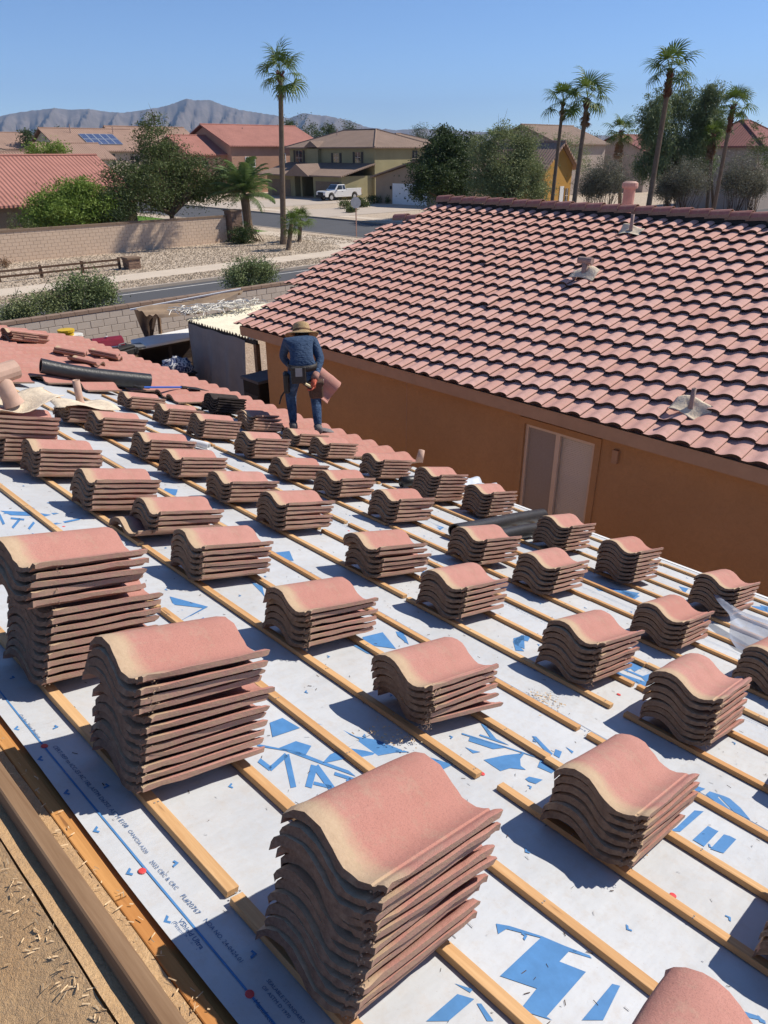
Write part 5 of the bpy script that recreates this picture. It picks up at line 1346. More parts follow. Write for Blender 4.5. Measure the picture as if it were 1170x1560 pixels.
def clumps(blobs, per, spread, n_cl, gap=0.25, droop=0.0):
    """leaf points gathered in clumps spread through ellipsoids (cx,cy,cz,rx,ry,rz)"""
    vol = np.array([b[3]*b[4]*b[5] for b in blobs])**0.67; vol /= vol.sum(); out = []; cents = []
    for b, wgt in zip(blobs, vol):
        k = max(3, int(n_cl*wgt))
        d = NR.normal(size=(k, 3)); d /= np.linalg.norm(d, axis=1)[:, None]; r = (NR.random(k)**0.45)*(0.82+0.36*NR.random(k))
        c = np.array(b[:3]) + d*r[:, None]*np.array(b[3:])
        cents.append(c)
        m_ = NR.poisson(per, k)+3
        for ci, mi in zip(c, m_):
            sp = spread*(0.6+0.8*NR.random()); q = NR.normal(size=(mi, 3))*sp*np.array([1, 1, 0.8]); 
            if droop: q[:, 2] = -np.abs(q[:, 2])*(1+droop*2)
            out.append(ci+q)
    return np.concatenate(out), np.concatenate(cents)
def tree(name, base, label, blobs, mat, n_cl=140, per=55, spread=0.35, size=0.16, aspect=0.5, droop=0.0, trunk_r=0.18, stems=1, bark='bark', cat='tree', group=None, limbs=12, twigs=0, lean=(0, 0)):
    base = Vector(base); root = empty(name, base, 0, label, cat, group)
    P, Cn = clumps(blobs, per, spread, n_cl, droop=droop)
    V, F = leaves(P, size, aspect, droop)
    link('crown', big_mesh('crown', V, F, M[mat]), root)
    zc = np.mean([b[2] for b in blobs]); zl = min(b[2]-b[5] for b in blobs); cx = np.mean([b[0] for b in blobs]); cy = np.mean([b[1] for b in blobs])
    mb = MB()
    fork = Vector((cx*.4+lean[0], cy*.4+lean[1], max(0.25, zl*0.75)))
    idx = NR.choice(len(Cn), min(limbs, len(Cn)), replace=False)
    if stems == 1: mb.tube([(0, 0, -0.1), fork*0.5, fork], [trunk_r, trunk_r*.8, trunk_r*.7], 8)
    for i, k in enumerate(idx):
        c = Vector(Cn[k])
        st = fork if stems == 1 else Vector((R.uniform(-.25, .25), R.uniform(-.25, .25), 0.0))
        mid = st.lerp(c, 0.5) + Vector((R.uniform(-.2, .2), R.uniform(-.2, .2), R.uniform(0, .4)))
        mb.tube([st, st.lerp(mid, .5)+Vector((0, 0, .08)), mid, c], [trunk_r*.55, trunk_r*.42, trunk_r*.28, trunk_r*.08], 6)
    for k in range(twigs):
        c = Vector(Cn[NR.integers(len(Cn))]); d = Vector(NR.normal(size=3)); d.z = abs(d.z)*.8; d.normalize(); mb.tube([c, c+d*.35, c+d*.7+Vector((0, 0, .1))], [.012, .009, .004], 4)
    mb.build('trunk', M[bark], root)
    return root
def gz(px, y, z=0.1): p = on_z(px, y, z); return p
# --- big mesquite behind the tan wall
b0 = Vector((28.2, 51.0, 0.1))
def at(px, py, Y, base): p = on_y(px, py, Y) - base; return (p.x, p.y, p.z)
def blob(px, py, Y, base, rx, ry, rz): return at(px, py, Y, base) + (rx, ry, rz)
B = b0
tree('mesquite_tree', b0, 'large mesquite tree with dark feathery crown behind the tan wall', [blob(225,265,50.5,B,2.5,2.4,1.6), blob(262,245,51.5,B,2.3,2.2,1.7), blob(300,262,51,B,2.2,2.2,1.4), blob(215,295,50,B,2.0,2.0,1.0), blob(322,285,50.5,B,1.8,1.8,1.0), blob(270,285,52,B,2.6,2.0,1.0), blob(218,205,51,B,1.1,1.0,1.0), blob(240,222,51,B,1.5,1.3,1.0), blob(228,180,51,B,0.8,0.7,0.7), blob(252,188,51,B,.5,.5,.4), blob(185,262,50.5,B,1.3,1.3,1.0), blob(338,262,50.5,B,1.3,1.3,1.0), blob(180,285,50,B,1.2,1.2,.8)],
     'leaf_mesq', 520, 60, 0.40, 0.19, 0.34, 0.15, 0.26, limbs=34, twigs=140)
B = Vector((20.3, 50.5, 0.1))
tree('acacia_bush', B, 'bright yellow-green acacia bush in front of the red roof', [blob(105,305,50,B,2.3,1.8,1.3), blob(80,318,49.5,B,1.7,1.5,1.0), blob(135,312,50,B,1.8,1.6,1.2), blob(112,285,50,B,1.4,1.2,0.8), blob(60,325,50,B,1.0,1.0,.7)], 'leaf_bright', 320, 75, 0.32, 0.19, 0.32, 0.2, 0.12, 3, limbs=16)
B = Vector((24.2, 49.5, 0.1))
tree('dark_bush', B, 'dark green bush between the acacia and the mesquite', [blob(165,312,49.3,B,1.2,1.2,1.1), blob(175,325,49,B,1.0,1.0,.8)], 'leaf_dark', 80, 60, 0.26, 0.15, 0.4, 0.1, 0.1, 3, cat='bush')
B = Vector((31.5, 45.2, 0.1))
tree('pillar_shrub', B, 'rounded dark green shrub at the foot of the tall stone pillar', [blob(366,362,45,B,.85,.85,.8), blob(372,352,45.2,B,.7,.7,.7)], 'leaf_dark', 80, 60, 0.16, 0.11, 0.45, 0.1, 0.06, 3, cat='shrub')
# --- verge shrubs on the near side of the street (behind the grey wall)
B = gz(130, 478); B.y = 23.2; B = on_y(130, 470, 22.1); B.z = 0.1; B.y = 22.1
tree('street_shrub', B, 'loose pale green shrub behind the grey block wall', [blob(135,440,22.1,B,.75,.5,.50), blob(112,450,22.1,B,.5,.4,.45), blob(160,448,22.1,B,.45,.4,.40), blob(130,470,22.1,B,.6,.4,.35)], 'leaf_pale', 170, 60, 0.13, 0.075, 0.45, 0.0, 0.03, 4, cat='shrub', twigs=14, group='shrubs along the street wall')
B = on_y(50, 480, 22.0); B.z = 0.1; B.y = 22.0
tree('street_shrub', B, 'lower darker shrub left of the pale shrub behind the grey wall', [blob(45,470,22.0,B,.55,.4,.35), blob(80,462,22.0,B,.4,.4,.35), blob(20,482,22.0,B,.4,.3,.25)], 'leaf_olive', 130, 55, 0.12, 0.07, 0.45, 0.0, 0.03, 4, cat='shrub', twigs=12, group='shrubs along the street wall')
B = on_y(380, 440, 22.0); B.z = 0.1; B.y = 22.0
tree('street_shrub', B, 'bushy sage shrub at the wall just left of the finished roof', [blob(385,410,22.0,B,.62,.5,.45), blob(358,422,22.0,B,.45,.4,.38), blob(405,420,22.0,B,.45,.4,.38), blob(372,435,22.0,B,.6,.4,.3)], 'leaf_pale', 170, 60, 0.12, 0.075, 0.45, 0.0, 0.03, 4, cat='shrub', twigs=14, group='shrubs along the street wall')
for px, py in ((20, 358), (45, 352), (8, 408)):
    B = gz(px, py) if py > 400 else on_y(px, 350, 47.5); B.z = 0.1
    if py < 400: B.y = 47.5
    tree('small_shrub', B, 'small reddish tuft on the gravel by the tan wall' if py > 400 else 'thin green sapling peeping over the tan wall', [(0, 0, .25 if py > 400 else 1.7, .25, .25, .2 if py > 400 else .7)], 'leaf_dead' if py > 400 else 'leaf_mesq', 20, 20, 0.12, 0.09, 0.4, 0, 0.03, 3, cat='shrub', limbs=5, group='small plants by the tan wall')
# --- trees behind the neighbour's roof
B = Vector((52, 48.5, 0.1)); B = on_y(690, 290, 48.0); B.z = 0.1
tree('evergreen_tree', B, 'dense dark evergreen tree beside the white garage door', [blob(672,245,48,B,2.2,2.0,2.1), blob(655,262,47.5,B,1.8,1.6,1.6), blob(702,235,48.5,B,2.0,1.8,2.0), blob(690,275,48,B,2.4,2.0,1.6), blob(682,210,48,B,1.4,1.4,1.1), blob(640,282,47.5,B,1.0,1.0,1.0)], 'leaf_dark', 420, 90, 0.36, 0.22, 0.42, 0.1, 0.22, limbs=20)
B = on_y(772, 290, 36.0); B.z = 0.1
tree('willow_acacia', B, 'grey-green feathery tree right of the dark evergreen', [blob(755,250,36.5,B,1.5,1.4,1.6), blob(790,240,36,B,1.6,1.4,1.7), blob(770,275,36,B,2.0,1.6,1.3), blob(812,262,35.5,B,1.2,1.1,1.5), blob(735,218,37,B,1.0,.8,.9), blob(800,205,36,B,1.2,1.1,.9), blob(740,272,37,B,1.3,1.1,1.2), blob(822,285,35.5,B,1.0,.9,.9), blob(770,195,36,B,.8,.8,.6)], 'leaf_olive', 480, 85, 0.32, 0.17, 0.32, 0.3, 0.16, limbs=22, twigs=160)
B = on_y(850, 280, 50.0); B.z = 0.1
tree('low_scrub', B, 'olive scrub filling the gap left of the gold house', [blob(838,245,52,B,1.6,1.5,1.8), blob(885,235,52,B,1.6,1.5,1.8), blob(862,215,54,B,1.8,1.6,1.4)], 'leaf_olive', 120, 50, 0.36, 0.18, 0.3, 0.2, 0.12, 3, cat='shrub')
B = on_y(1025, 290, 33.0); B.z = 0.1
tree('eucalyptus_tree', B, 'tall drooping eucalyptus behind the leaning palm', [blob(1000,160,33,B,1.3,1.3,1.5), blob(1035,150,32.5,B,1.4,1.3,1.4), blob(1010,205,33,B,1.6,1.5,1.7), blob(1045,215,32,B,1.6,1.5,1.6), blob(990,240,33.5,B,1.3,1.3,1.4), blob(1030,255,33,B,1.6,1.5,1.2), blob(985,195,33.5,B,.8,.8,1.2)], 'leaf_euc', 420, 85, 0.28, 0.23, 0.27, 0.7, 0.2, limbs=24, twigs=60)
B = on_y(1095, 290, 31.5); B.z = 0.1
tree('eucalyptus_tree', B, 'brighter eucalyptus behind the palm with the red-brown boots', [blob(1085,140,31,B,1.0,1.0,1.0), blob(1070,165,31.5,B,1.2,1.1,1.2), blob(1092,180,31,B,1.0,1.0,1.2), blob(1065,200,31.5,B,1.0,1.0,1.0), blob(1078,235,31.5,B,.9,.9,1.0)], 'leaf_euc', 280, 80, 0.26, 0.22, 0.27, 0.7, 0.16, limbs=18, twigs=40)
for i, (px, py, Y, rx, rz, lab) in enumerate(((930,268,33,1.9,1.5,'bare grey shrub left of the stout pink vent'), (905,280,34,1.3,1.1,'small grey shrub at the foot of the twin palms'), (1050,270,27,1.7,1.4,'bare multi-stemmed grey shrub beyond the ridge right of the leaning palm'), (1022,285,28,1.0,.9,'low grey shrub beside the leaning palm'), (1128,265,24,1.5,1.6,'dark-stemmed grey shrub near the right edge'), (1150,280,23.5,.9,.9,'thin grey shrub beside the salmon roof corner'))):
    B = on_y(px, py, Y); zc = B.z; B.z = 0.05
    tree('grey_shrub', B, lab, [(0, 0, zc, rx, rx, rz), (rx*.5, -.3, zc-rz*.4, rx*.6, rx*.6, rz*.6), (-rx*.5, .3, zc-rz*.4, rx*.6, rx*.6, rz*.6)], 'leaf_grey', 260, 40, 0.22, 0.11, 0.4, 0.0, 0.06, 5, cat='shrub', limbs=30, twigs=140, group='grey shrubs on the dusty lot')
B = on_y(1165, 270, 22.0); B.z = 0.05
tree('leafy_tree', B, 'green leafy tree growing before the pale maroon-roofed house', [blob(1160,225,30,B,1.2,1.2,1.2), blob(1172,250,30,B,1.4,1.2,1.4), blob(1150,192,30,B,.4,.4,.5)], 'leaf_mesq', 100, 50, 0.25, 0.15, 0.35, 0.1, 0.1, limbs=10)
# far-off tree tops
FT = ['far tree over the brown hip roof', 'far tree above the gable of the solar house', 'far tree rising behind the red ridge of the pink house', 'far tree between the pink and olive houses', 'smaller far tree left of the olive roof', 'far tree touching the olive house ridge', 'tiny far tree beyond the brown hip roof', 'far tree behind the olive house hip', 'far tree behind the feathery grey-green tree', 'far tree behind the twin palms', 'far tree over the shaded gable roof', 'highest far tree behind the lone tall palm']
for i, (px, py, Y, r_) in enumerate(((40,203,150,1.6), (88,200,165,2.0), (452,192,150,3.2), (478,194,150,2.6), (500,192,160,2.0), (530,190,160,2.4), (60,200,175,1.4), (640,197,170,3.0), (760,205,120,2.6), (880,200,130,2.8), (900,212,110,2.6), (440,185,170,2.2))):
    B = on_y(px, py, Y); zc = B.z; B.z = 0.1
    tree('broadleaf_tree', B, FT[i], [(0, 0, zc-r_*.5, r_, r_, r_*.9), (r_*.6, 0, zc-r_, r_*.8, r_*.8, r_*.7)], 'leaf_dark', 40, 40, r_*.22, 0.35, 0.5, 0, 0.2, limbs=5, group='far tree tops')
# the acacia by the red house, round shrubs by the drive
B = on_y(75, 230, 66); B.z = 0.1
tree('yard_tree', B, 'light green treetop rising behind the bright red roof', [blob(74,230,68,B,1.6,1.4,.8), blob(60,232,68,B,.9,.9,.5)], 'leaf_bright', 60, 40, 0.3, 0.2, 0.4, 0, 0.12, limbs=8)
for px, py, r_ in ((527,318,.75), (546,311,.65), (553,316,.7), (536,324,.5), (567,310,.75), (583,309,.75), (596,310,.6)):
    B = gz(px, py)
    tree('clipped_shrub', B, 'small clipped green shrub on gravel between the driveways', [(0, 0, r_*.6, r_, r_, r_*.6)], 'leaf_mesq', 26, 34, r_*.25, 0.16, 0.5, 0, 0.04, 3, cat='shrub', limbs=4, group='clipped shrubs between the driveways')

# ------------------------------------------------------------------ palms
def fan_leaf(seed, dead=False):
    rr = random.Random(seed); V = []; F = []
    def quad(a, b, c, d): k = len(V); V.extend([a, b, c, d]); F.append((k, k+1, k+2, k+3))
    pl = 0.75; q0 = Vector((0, 0, 0)); q1 = Vector((pl, 0, 0.10 if not dead else 0))
    quad(q0+Vector((0, -.022, 0)), q0+Vector((0, .022, 0)), q1+Vector((0, .014, 0)), q1+Vector((0, -.014, 0)))
    n = 19; spread = math.radians(112 if not dead else 60)
    for i in range(n):
        a = -spread+2*spread*i/(n-1); L = 0.85*(0.72+0.28*math.cos(a*0.8))*rr.uniform(.9, 1.06)
        d = Vector((math.cos(a), math.sin(a), 0.0)); s_ = Vector((-d.y, d.x, 0)); fold = 0.02*(1 if i % 2 else -1)
        w0, w1, w2 = 0.008, 0.036, 0.018; dr = rr.uniform(.15, .42) if not dead else .1
        p0 = q1; p1 = q1+d*L*.5+Vector((0, 0, .04*math.cos(a)+fold)); p2 = q1+d*L*.80+Vector((0, 0, -dr*.30)); p3 = q1+d*L+Vector((0, 0, -dr))+d*rr.uniform(-.05, .02)
        quad(p0-s_*w0, p0+s_*w0, p1+s_*w1, p1-s_*w1); quad(p1-s_*w1, p1+s_*w1, p2+s_*w2, p2-s_*w2); quad(p2-s_*w2, p2+s_*w2, p3+s_*.004, p3-s_*.004)
    return big_mesh('fan_frond', np.array([v[:] for v in V]), np.array(F), M['leaf_dead' if dead else 'leaf_palm'])
FAN = [fan_leaf(i) for i in range(5)]; FAND = [fan_leaf(20+i, True) for i in range(2)]
def place_frond(root, me, org, az, el, sc, roll=0.0, name='frond'):
    o = bpy.data.objects.new(name, me); COL.objects.link(o); o.parent = root
    o.matrix_local = Matrix.Translation(org) @ Matrix.Rotation(az, 4, 'Z') @ Matrix.Rotation(-el, 4, 'Y') @ Matrix.Rotation(roll, 4, 'X') @ Matrix.Scale(sc, 4)
    return o
def fan_palm(base, top, label, sc=1.0, nf=16, r0=0.2, r1=0.14, skirt=0.0, boots=0.0, group='tall fan palms', curve=0.0, seed=0):
    base = Vector(base); top = Vector(top); rr = random.Random(seed)
    root = empty('fan_palm', base, 0, label, 'palm tree', group); d = top-base; n = 14
    pts = [d*(i/n) + Vector((curve*math.sin(math.pi*i/n), 0, 0)) for i in range(n+1)]
    MB().tube(pts, [(r0*1.35 if i == 0 else r0+(r1-r0)*i/n) for i in range(n+1)], 10).build('trunk', M['palm_trunk'], root)
    if boots:
        mb = MB(); L = d.length; nb = int(110*boots/2.5)
        for i in range(nb):
            u = 1-(boots/L)*rr.random(); p = d*u; a = rr.uniform(0, 6.28); q = Vector((math.cos(a), math.sin(a), 0)); mb.bar(p+q*r1*.9, p+q*(r1+.16*sc)+Vector((0, 0, .22*sc)), .09*sc, .03*sc)
        mb.tube([d*(1-boots/L), d*(1-boots*.5/L), d], [r1*1.0, r1*1.35, r1*1.2], 10); mb.build('boot_jacket', M['palm_trunk_red'], root)
    for i in range(nf):
        u = (i+.5)/nf; el = math.radians(82-128*u**0.9 + rr.uniform(-9, 9)); az = i*2.39996+rr.uniform(-.25, .25)
        place_frond(root, rr.choice(FAN), d+Vector((0, 0, rr.uniform(-.12, .10)*sc)), az, el, sc*1.36*rr.uniform(.8, 1.15), rr.uniform(-.5, .5))
    ns = int(26*skirt)
    for i in range(ns):
        place_frond(root, rr.choice(FAND), d-Vector((0, 0, rr.uniform(.15, .9)*sc*min(1.9, .6+skirt))), rr.uniform(0, 6.28), math.radians(rr.uniform(-86, -66)), sc*(.62 if skirt < 1 else .85)*rr.uniform(.8, 1.1), rr.uniform(-.4, .4), 'dead_frond')
    return root
def palm_px(base_px, top_px, Y, label, sc, base_z=0.1, **k):
    t_ = on_y(top_px[0], top_px[1], Y); b_ = on_y(base_px[0], base_px[1], Y)
    if k.pop('ground', False): b_ = on_z(base_px[0], base_px[1], base_z); t_ = on_y(top_px[0], top_px[1], b_.y)
    else:
        dz = t_-b_; b_ = b_ + dz*((base_z-b_.z)/dz.z)
    return fan_palm(b_, t_, label, sc, **k)
palm_px((432,372), (427,112), 43.4, 'tall slender fan palm standing alone before the olive house', 0.92, ground=True, nf=16, r0=.21, r1=.15, skirt=.35, boots=.5, seed=1)
palm_px((843,290), (858,155), 31, 'slimmer of the twin fan palms before the gold house', .72, nf=16, r0=.14, r1=.10, skirt=.3, boots=.3, seed=2)
palm_px((875,305), (895,150), 29, 'stouter of the twin fan palms with ragged lower fronds', .88, nf=16, r0=.17, r1=.13, skirt=.7, boots=.6, seed=3)
palm_px((988,315), (1022,108), 25, 'leaning fan palm, tallest of those beyond the ridge', .88, nf=16, r0=.19, r1=.14, skirt=.2, boots=1.5, seed=4)
palm_px((1087,320), (1117,162), 23.5, 'fan palm with thick red-brown boots in front of the pale house', .72, nf=16, r0=.14, r1=.12, skirt=.15, boots=1.6, seed=5)
palm_px((945,262), (946,200), 44, 'short fan palm with long brown skirt of dead fronds', .95, nf=16, r0=.2, r1=.18, skirt=1.6, boots=.5, seed=6)
palm_px((1082,262), (1087,205), 30, 'fan palm with brown hanging skirt behind the red-booted palm', .7, nf=16, r0=.16, r1=.15, skirt=1.7, boots=.5, seed=7)
palm_px((439,381), (444,341), 40, 'stubby young fan palm on the gravel, the nearer of two', .52, ground=True, nf=18, r0=.16, r1=.14, seed=8, group='young palms on the gravel')
palm_px((456,368), (458,335), 43, 'stubby young fan palm on the gravel, behind its twin', .50, ground=True, nf=18, r0=.15, r1=.13, seed=9, group='young palms on the gravel')
palm_px((765,300), (752,215), 60, 'fan palm head poking out of the evergreen', .9, nf=16, r0=.2, r1=.15, seed=10)
# date palm with arching feather fronds
def feather(seed, L=2.6):
    rr = random.Random(seed); V = []; F = []
    def quad(a, b, c, d): k = len(V); V.extend([a, b, c, d]); F.append((k, k+1, k+2, k+3))
    pts = [Vector((L*u*(1-.18*u*u), 0, 0.55*L*u*(1-1.15*u)*0.9)) for u in [i/16 for i in range(17)]]
    for i in range(16):
        a, b = pts[i], pts[i+1]; w = .03*(1-i/17); quad(a+Vector((0, -w, 0)), a+Vector((0, w, 0)), b+Vector((0, w, 0)), b+Vector((0, -w, 0)))
        for s_ in (-1, 1):
            for e in (0.0, 0.33, 0.66):
                q = a.lerp(b, e); u = (i+e)/16
                if u < .10: continue
                ll = 0.55*math.sin(math.pi*min(1, .15+u*.86))**.6*rr.uniform(.85, 1.1); d = Vector((.55, s_*.8, -.30+rr.uniform(-.12, .12))).normalized(); t_ = Vector((.02, 0, 0.0))
                quad(q-t_, q+t_, q+d*ll*.6+t_, q+d*ll*.6-t_); quad(q+d*ll*.6-t_, q+d*ll*.6+t_, q+d*ll+Vector((.004, 0, -.06)), q+d*ll+Vector((-.004, 0, -.06)))
    return big_mesh('feather_frond', np.array([v[:] for v in V]), np.array(F), M['leaf_date'])
FEA = [feather(i) for i in range(4)]
B = Vector((32.4, 47.6, 0.1)); tp = on_y(372, 296, 47.6)
root = empty('date_palm', B, 0, 'date palm with arching feathery fronds at the end of the tan wall', 'palm tree'); d = tp-B
MB().tube([(0, 0, -.1), d*.5, d], [.34, .30, .32], 12).build('trunk', M['palm_trunk'], root)
for i in range(38):
    u = (i+.5)/38; place_frond(root, R.choice(FEA), d+Vector((0, 0, R.uniform(-.15, .1))), i*2.39996, math.radians(72-92*u+R.uniform(-7, 7)), 1.22*R.uniform(.82, 1.08), R.uniform(-.25, .25))
# ================================================================== patio and back-yard things between the houses
pa, pb = on_z(289, 488, 2.22), on_z(394, 513, 2.22)
patio = empty('patio_cover', (pb.x, pb.y, 0), 0, 'lean-to patio cover with cream corrugated sheets beside the neighbour house', 'patio cover')
off = Vector((pb.x, pb.y, 0))
PX = (pa.x+pb.x)/2
def pp(x, y, z): return Vector((x, y, z))-off
y0, y1 = pb.y-0.15, pa.y+0.1
corr = simple('cream_corrugated', C(0.78, 0.73, 0.58), 0.85, 0.1, 0.12, 6); darkcorr = simple('dark_corrugated_edge', C(0.05, 0.045, 0.04), 0.8)
nsh = 4; wsh = (y1-y0)/nsh
for k in range(nsh):
    vs = []; fs = []; n = 60
    for i in range(n+1):
        y = y0+k*wsh+(wsh+0.04)*i/n; z = 0.028*math.sin(i/n*wsh/0.105*2*math.pi)
        for x, dz in ((PX-0.12, 0.0), (PX+2.3, 0.06)): vs.append(pp(x, y, 2.22+dz+z+0.004*(k % 2)))
    for i in range(n): fs.append((2*i, 2*i+1, 2*i+3, 2*i+2))
    o = link('corrugated_sheet', mesh_from('corrugated_sheet', vs, fs, corr, False), patio); o.modifiers.new('s', 'SOLIDIFY').thickness = 0.006
MB().bar(pp(PX-0.06, y0, 2.13), pp(PX-0.06, y1, 2.13), 0.05, 0.10).build('beam', darkcorr, patio)
for y in (y0+0.05, y1-0.05): MB().box(pp(PX-0.10, y-.05, 0), pp(PX-0.0, y+.05, 2.1)).build('post', M['oldwood'], patio)
MB().bar(pp(PX+2.2, y0, 2.20), pp(PX+2.2, y1, 2.20), 0.05, 0.10).build('beam', M['oldwood'], patio)
# grey curtain hung along it
vs = []; fs = []; nu, nv = 60, 20; ca, cb = y1-0.05, y0+0.38
for i in range(nu+1):
    for j in range(nv+1):
        u, t_ = i/nu, j/nv; y = ca+(cb-ca)*u; f_ = t_**0.6
        vs.append((PX-0.12 + f_*(0.030*math.sin(u*23+2*t_)+0.018*math.sin(u*41+1)) - .04*t_, y+0.02*math.sin(9*t_+u*4)*t_, 2.14-1.75*t_+0.012*math.sin(u*17)))
for i in range(nu):
    for j in range(nv): a = i*(nv+1)+j; fs.append((a, a+nv+1, a+nv+2, a+1))
tag(link('shade_curtain', mesh_from('shade_curtain', vs, fs, simple('grey_tarp', C(0.25, 0.235, 0.235), 0.6, 0.35, 0.12, 3), True)), 'grey tarp curtain hanging under the patio cover', 'curtain')
# white lattice heap on top of the cover
lat = MB(); rr = random.Random(5); cA, cB = on_z(270, 478, 2.38), on_z(385, 463, 2.38)
for i in range(170):
    u = rr.random(); p = cA.lerp(cB, u)+Vector((rr.uniform(-.25, .25), rr.uniform(-.35, .15), rr.uniform(0, .12))); a = rr.uniform(0, 6.28); q = Vector((math.cos(a), math.sin(a), rr.uniform(-.2, .2)))*rr.uniform(.12, .3)
    lat.tube([p-q, p+Vector((0, 0, .03)), p+q], 0.010, 4)
o = lat.build('lattice_netting', simple('white_netting', C(0.68, 0.65, 0.59), 0.8)); tag(o, 'tangled white lattice netting piled on the patio cover', 'netting', kind='stuff')
# brown tarp sail with hanging flap, its pole
tarp = simple('brown_shade_cloth', C(0.34, 0.245, 0.165), 0.85, 0.15, 0.25, 3)
q00, q10, q11, q01 =  on_z(204, 472, 2.25), on_z(243, 484, 2.20), on_z(348, 466, 2.45), on_z(372, 441, 2.60)
vs = []; fs = []; n = 26
for i in range(n+1):
    for j in range(n+1):
        u, t_ = i/n, j/n; p = (q00*(1-u)+q10*u)*(1-t_)+(q01*(1-u)+q11*u)*t_
        vs.append(p+Vector((0, 0, .05*math.sin(u*9+t_*4)*math.sin(t_*6+1)-.14*math.sin(math.pi*u)*math.sin(math.pi*t_)+.03*math.sin(u*23))))
for i in range(n):
    for j in range(n): a = i*(n+1)+j; fs.append((a, a+n+1, a+n+2, a+1))
sail = empty('shade_sail', q00, 0, 'brown shade cloth stretched over the patio with a drooping corner flap', 'shade cloth')
o = link('cloth', mesh_from('cloth', [Vector(v)-q00 for v in vs], fs, tarp, True), sail)
f0 = q00; f1 = on_y(243, 474, q00.y-0.1); f2 = on_y(231, 521, q00.y-0.15)
vs = []; fs = []; n = 12
for i in range(n+1):
    for j in range(n+1):
        u, t_ = i/n, j/n; p = (f0*(1-u)+f1*u)*(1-t_)+((f2+Vector((-.12*(1-u), 0, 0)))*1.0)*t_
        vs.append(p-q00+Vector((0, .04*math.sin(7*u+3*t_), .0)))
for i in range(n):
    for j in range(n): a = i*(n+1)+j; fs.append((a, a+n+1, a+n+2, a+1))
link('flap', mesh_from('flap', vs, fs, simple('dark_brown_cloth', C(0.085, 0.055, 0.04), 0.85), True), sail)
pt = on_y(241, 476, q00.y-0.2); pbm = on_y(247, 550, q00.y-0.2); MB().tube([pt-q00, Vector((pbm.x, pbm.y, 0))-q00], 0.045, 8).build('pole', M['oldwood'], sail)
MB().bar(Vector((-0.1, 0, 0.02)), q01-q00+Vector((-.1, 0, .03)), 0.08, 0.03).build('edge_board', M['white'], sail)
# long white foam board leaning on dark shelving
YM = 17.0; m0, m1, m2, m3 = on_y(203, 532, YM), on_y(292, 515, YM), on_y(292, 500, YM+.8), on_y(199, 519, YM+.8)
mb = MB(); mb.prism([m0, m1+Vector((.4, 0, 0.0)), m2+Vector((.4, 0, 0)), m3], (0, 0, -0.05), (0, 0, 0.03)); tag(mb.build('foam_board', M['white_mattress'], bevel=0.02), 'long white foam mattress lying across dark shelving', 'mattress')
mb = MB(); mb.box((m0.x+.15, YM+.05, 0), (m1.x+.4, YM+.7, min(m0.z, m1.z)-.08)); 
sh = empty('yard_shelf', (m0.x, YM, 0), 0, 'dark wooden shelving under the white foam mattress', 'shelf'); 
for zz in (0.3, 0.8, min(m0.z, m1.z)-.10): MB().box((.1, .05, zz), (m1.x-m0.x+.4, .75, zz+.04)).build('board', simple('dark_shelf_wood', C(0.05, 0.032, 0.022)), sh)
for x in (.15, 1.0, m1.x-m0.x+.3): MB().box((x, .08, 0), (x+.07, .15, min(m0.z, m1.z)-.10)).build('leg', simple('dark_shelf_leg', C(0.06, 0.04, 0.03)), sh)
MB().box((.1, .70, 0), (m1.x-m0.x+.4, .74, min(m0.z, m1.z)-.12)).build('panel', simple('dark_shelf_back', C(0.04, 0.026, 0.02)), sh)
# blue and white cushion heap
mb = MB(); c_ = on_y(268, 556, 15.6); nth, nph = 20, 12; vs = []; fs = []
for i in range(nph+1):
    for k in range(nth):
        a = 2*math.pi*k/nth; b = math.pi*i/nph; r_ = 1+.16*math.sin(5*a+2*b)+.1*math.sin(9*b+3*a); vs.append((c_.x+.36*r_*math.sin(b)*math.cos(a), c_.y+.3*r_*math.sin(b)*math.sin(a), c_.z-.10+.26*r_*math.cos(b)))
for i in range(nph):
    for k in range(nth): fs.append((i*nth+k, i*nth+(k+1) % nth, (i+1)*nth+(k+1) % nth, (i+1)*nth+k))
m = Mat('blue_white_fabric', .85, .1); m.col(m.ramp(m.noise(9, 3, .6, dist=1.5), [(.44, C(.62, .62, .63)), (.52, C(.045, .06, .13))])); 
cush = link('cushion_heap', mesh_from('cushion_heap', vs, fs, m.m, True)); tag(cush, 'crumpled blue and white bedding beside the grey curtain', 'bedding')
box_ = empty('storage_bin', (c_.x, c_.y, 0), 0, 'dark bin carrying the blue and white bedding', 'bin')
MB().box((-.34, -.28, 0.02), (.34, .28, c_.z-.22)).build('body', M['black_matte'], box_, bevel=.02); MB().box((-.37, -.31, c_.z-.22), (.37, .31, c_.z-.18)).build('rim', M['black_matte'], box_)
# red barbecue
gp = on_y(164, 527, 17.2); gr = empty('barbecue_grill', (gp.x, gp.y, 0), math.radians(-12), 'barbecue with maroon lid standing by the grey wall', 'grill')
zz = gp.z-0.05; lid = []
mb = MB(); pr_ = [Vector((0, -.24, 0)), Vector((0, -.25, .10)), Vector((0, -.17, .22)), Vector((0, -.02, .27)), Vector((0, .13, .24)), Vector((0, .22, .13)), Vector((0, .22, 0))]
mb.prism([q+Vector((0, 0, zz)) for q in pr_], (-.36, 0, 0), (.36, 0, 0)); lid = mb.build('lid', simple('maroon_enamel', C(0.21, 0.018, 0.028), 0.3, 0.6), gr, bevel=.015)
MB().tube([(-.25, -.29, zz+.08), (.25, -.29, zz+.08)], .014, 8).build('handle', simple('steel', C(.5, .5, .5), .3, .5, metal=1.0), lid)
MB().lathe([(.02, 0), (.03, .02), (.0, .03)], T(0, -.06, zz+.275), 10).build('badge_knob', M['white'], lid)
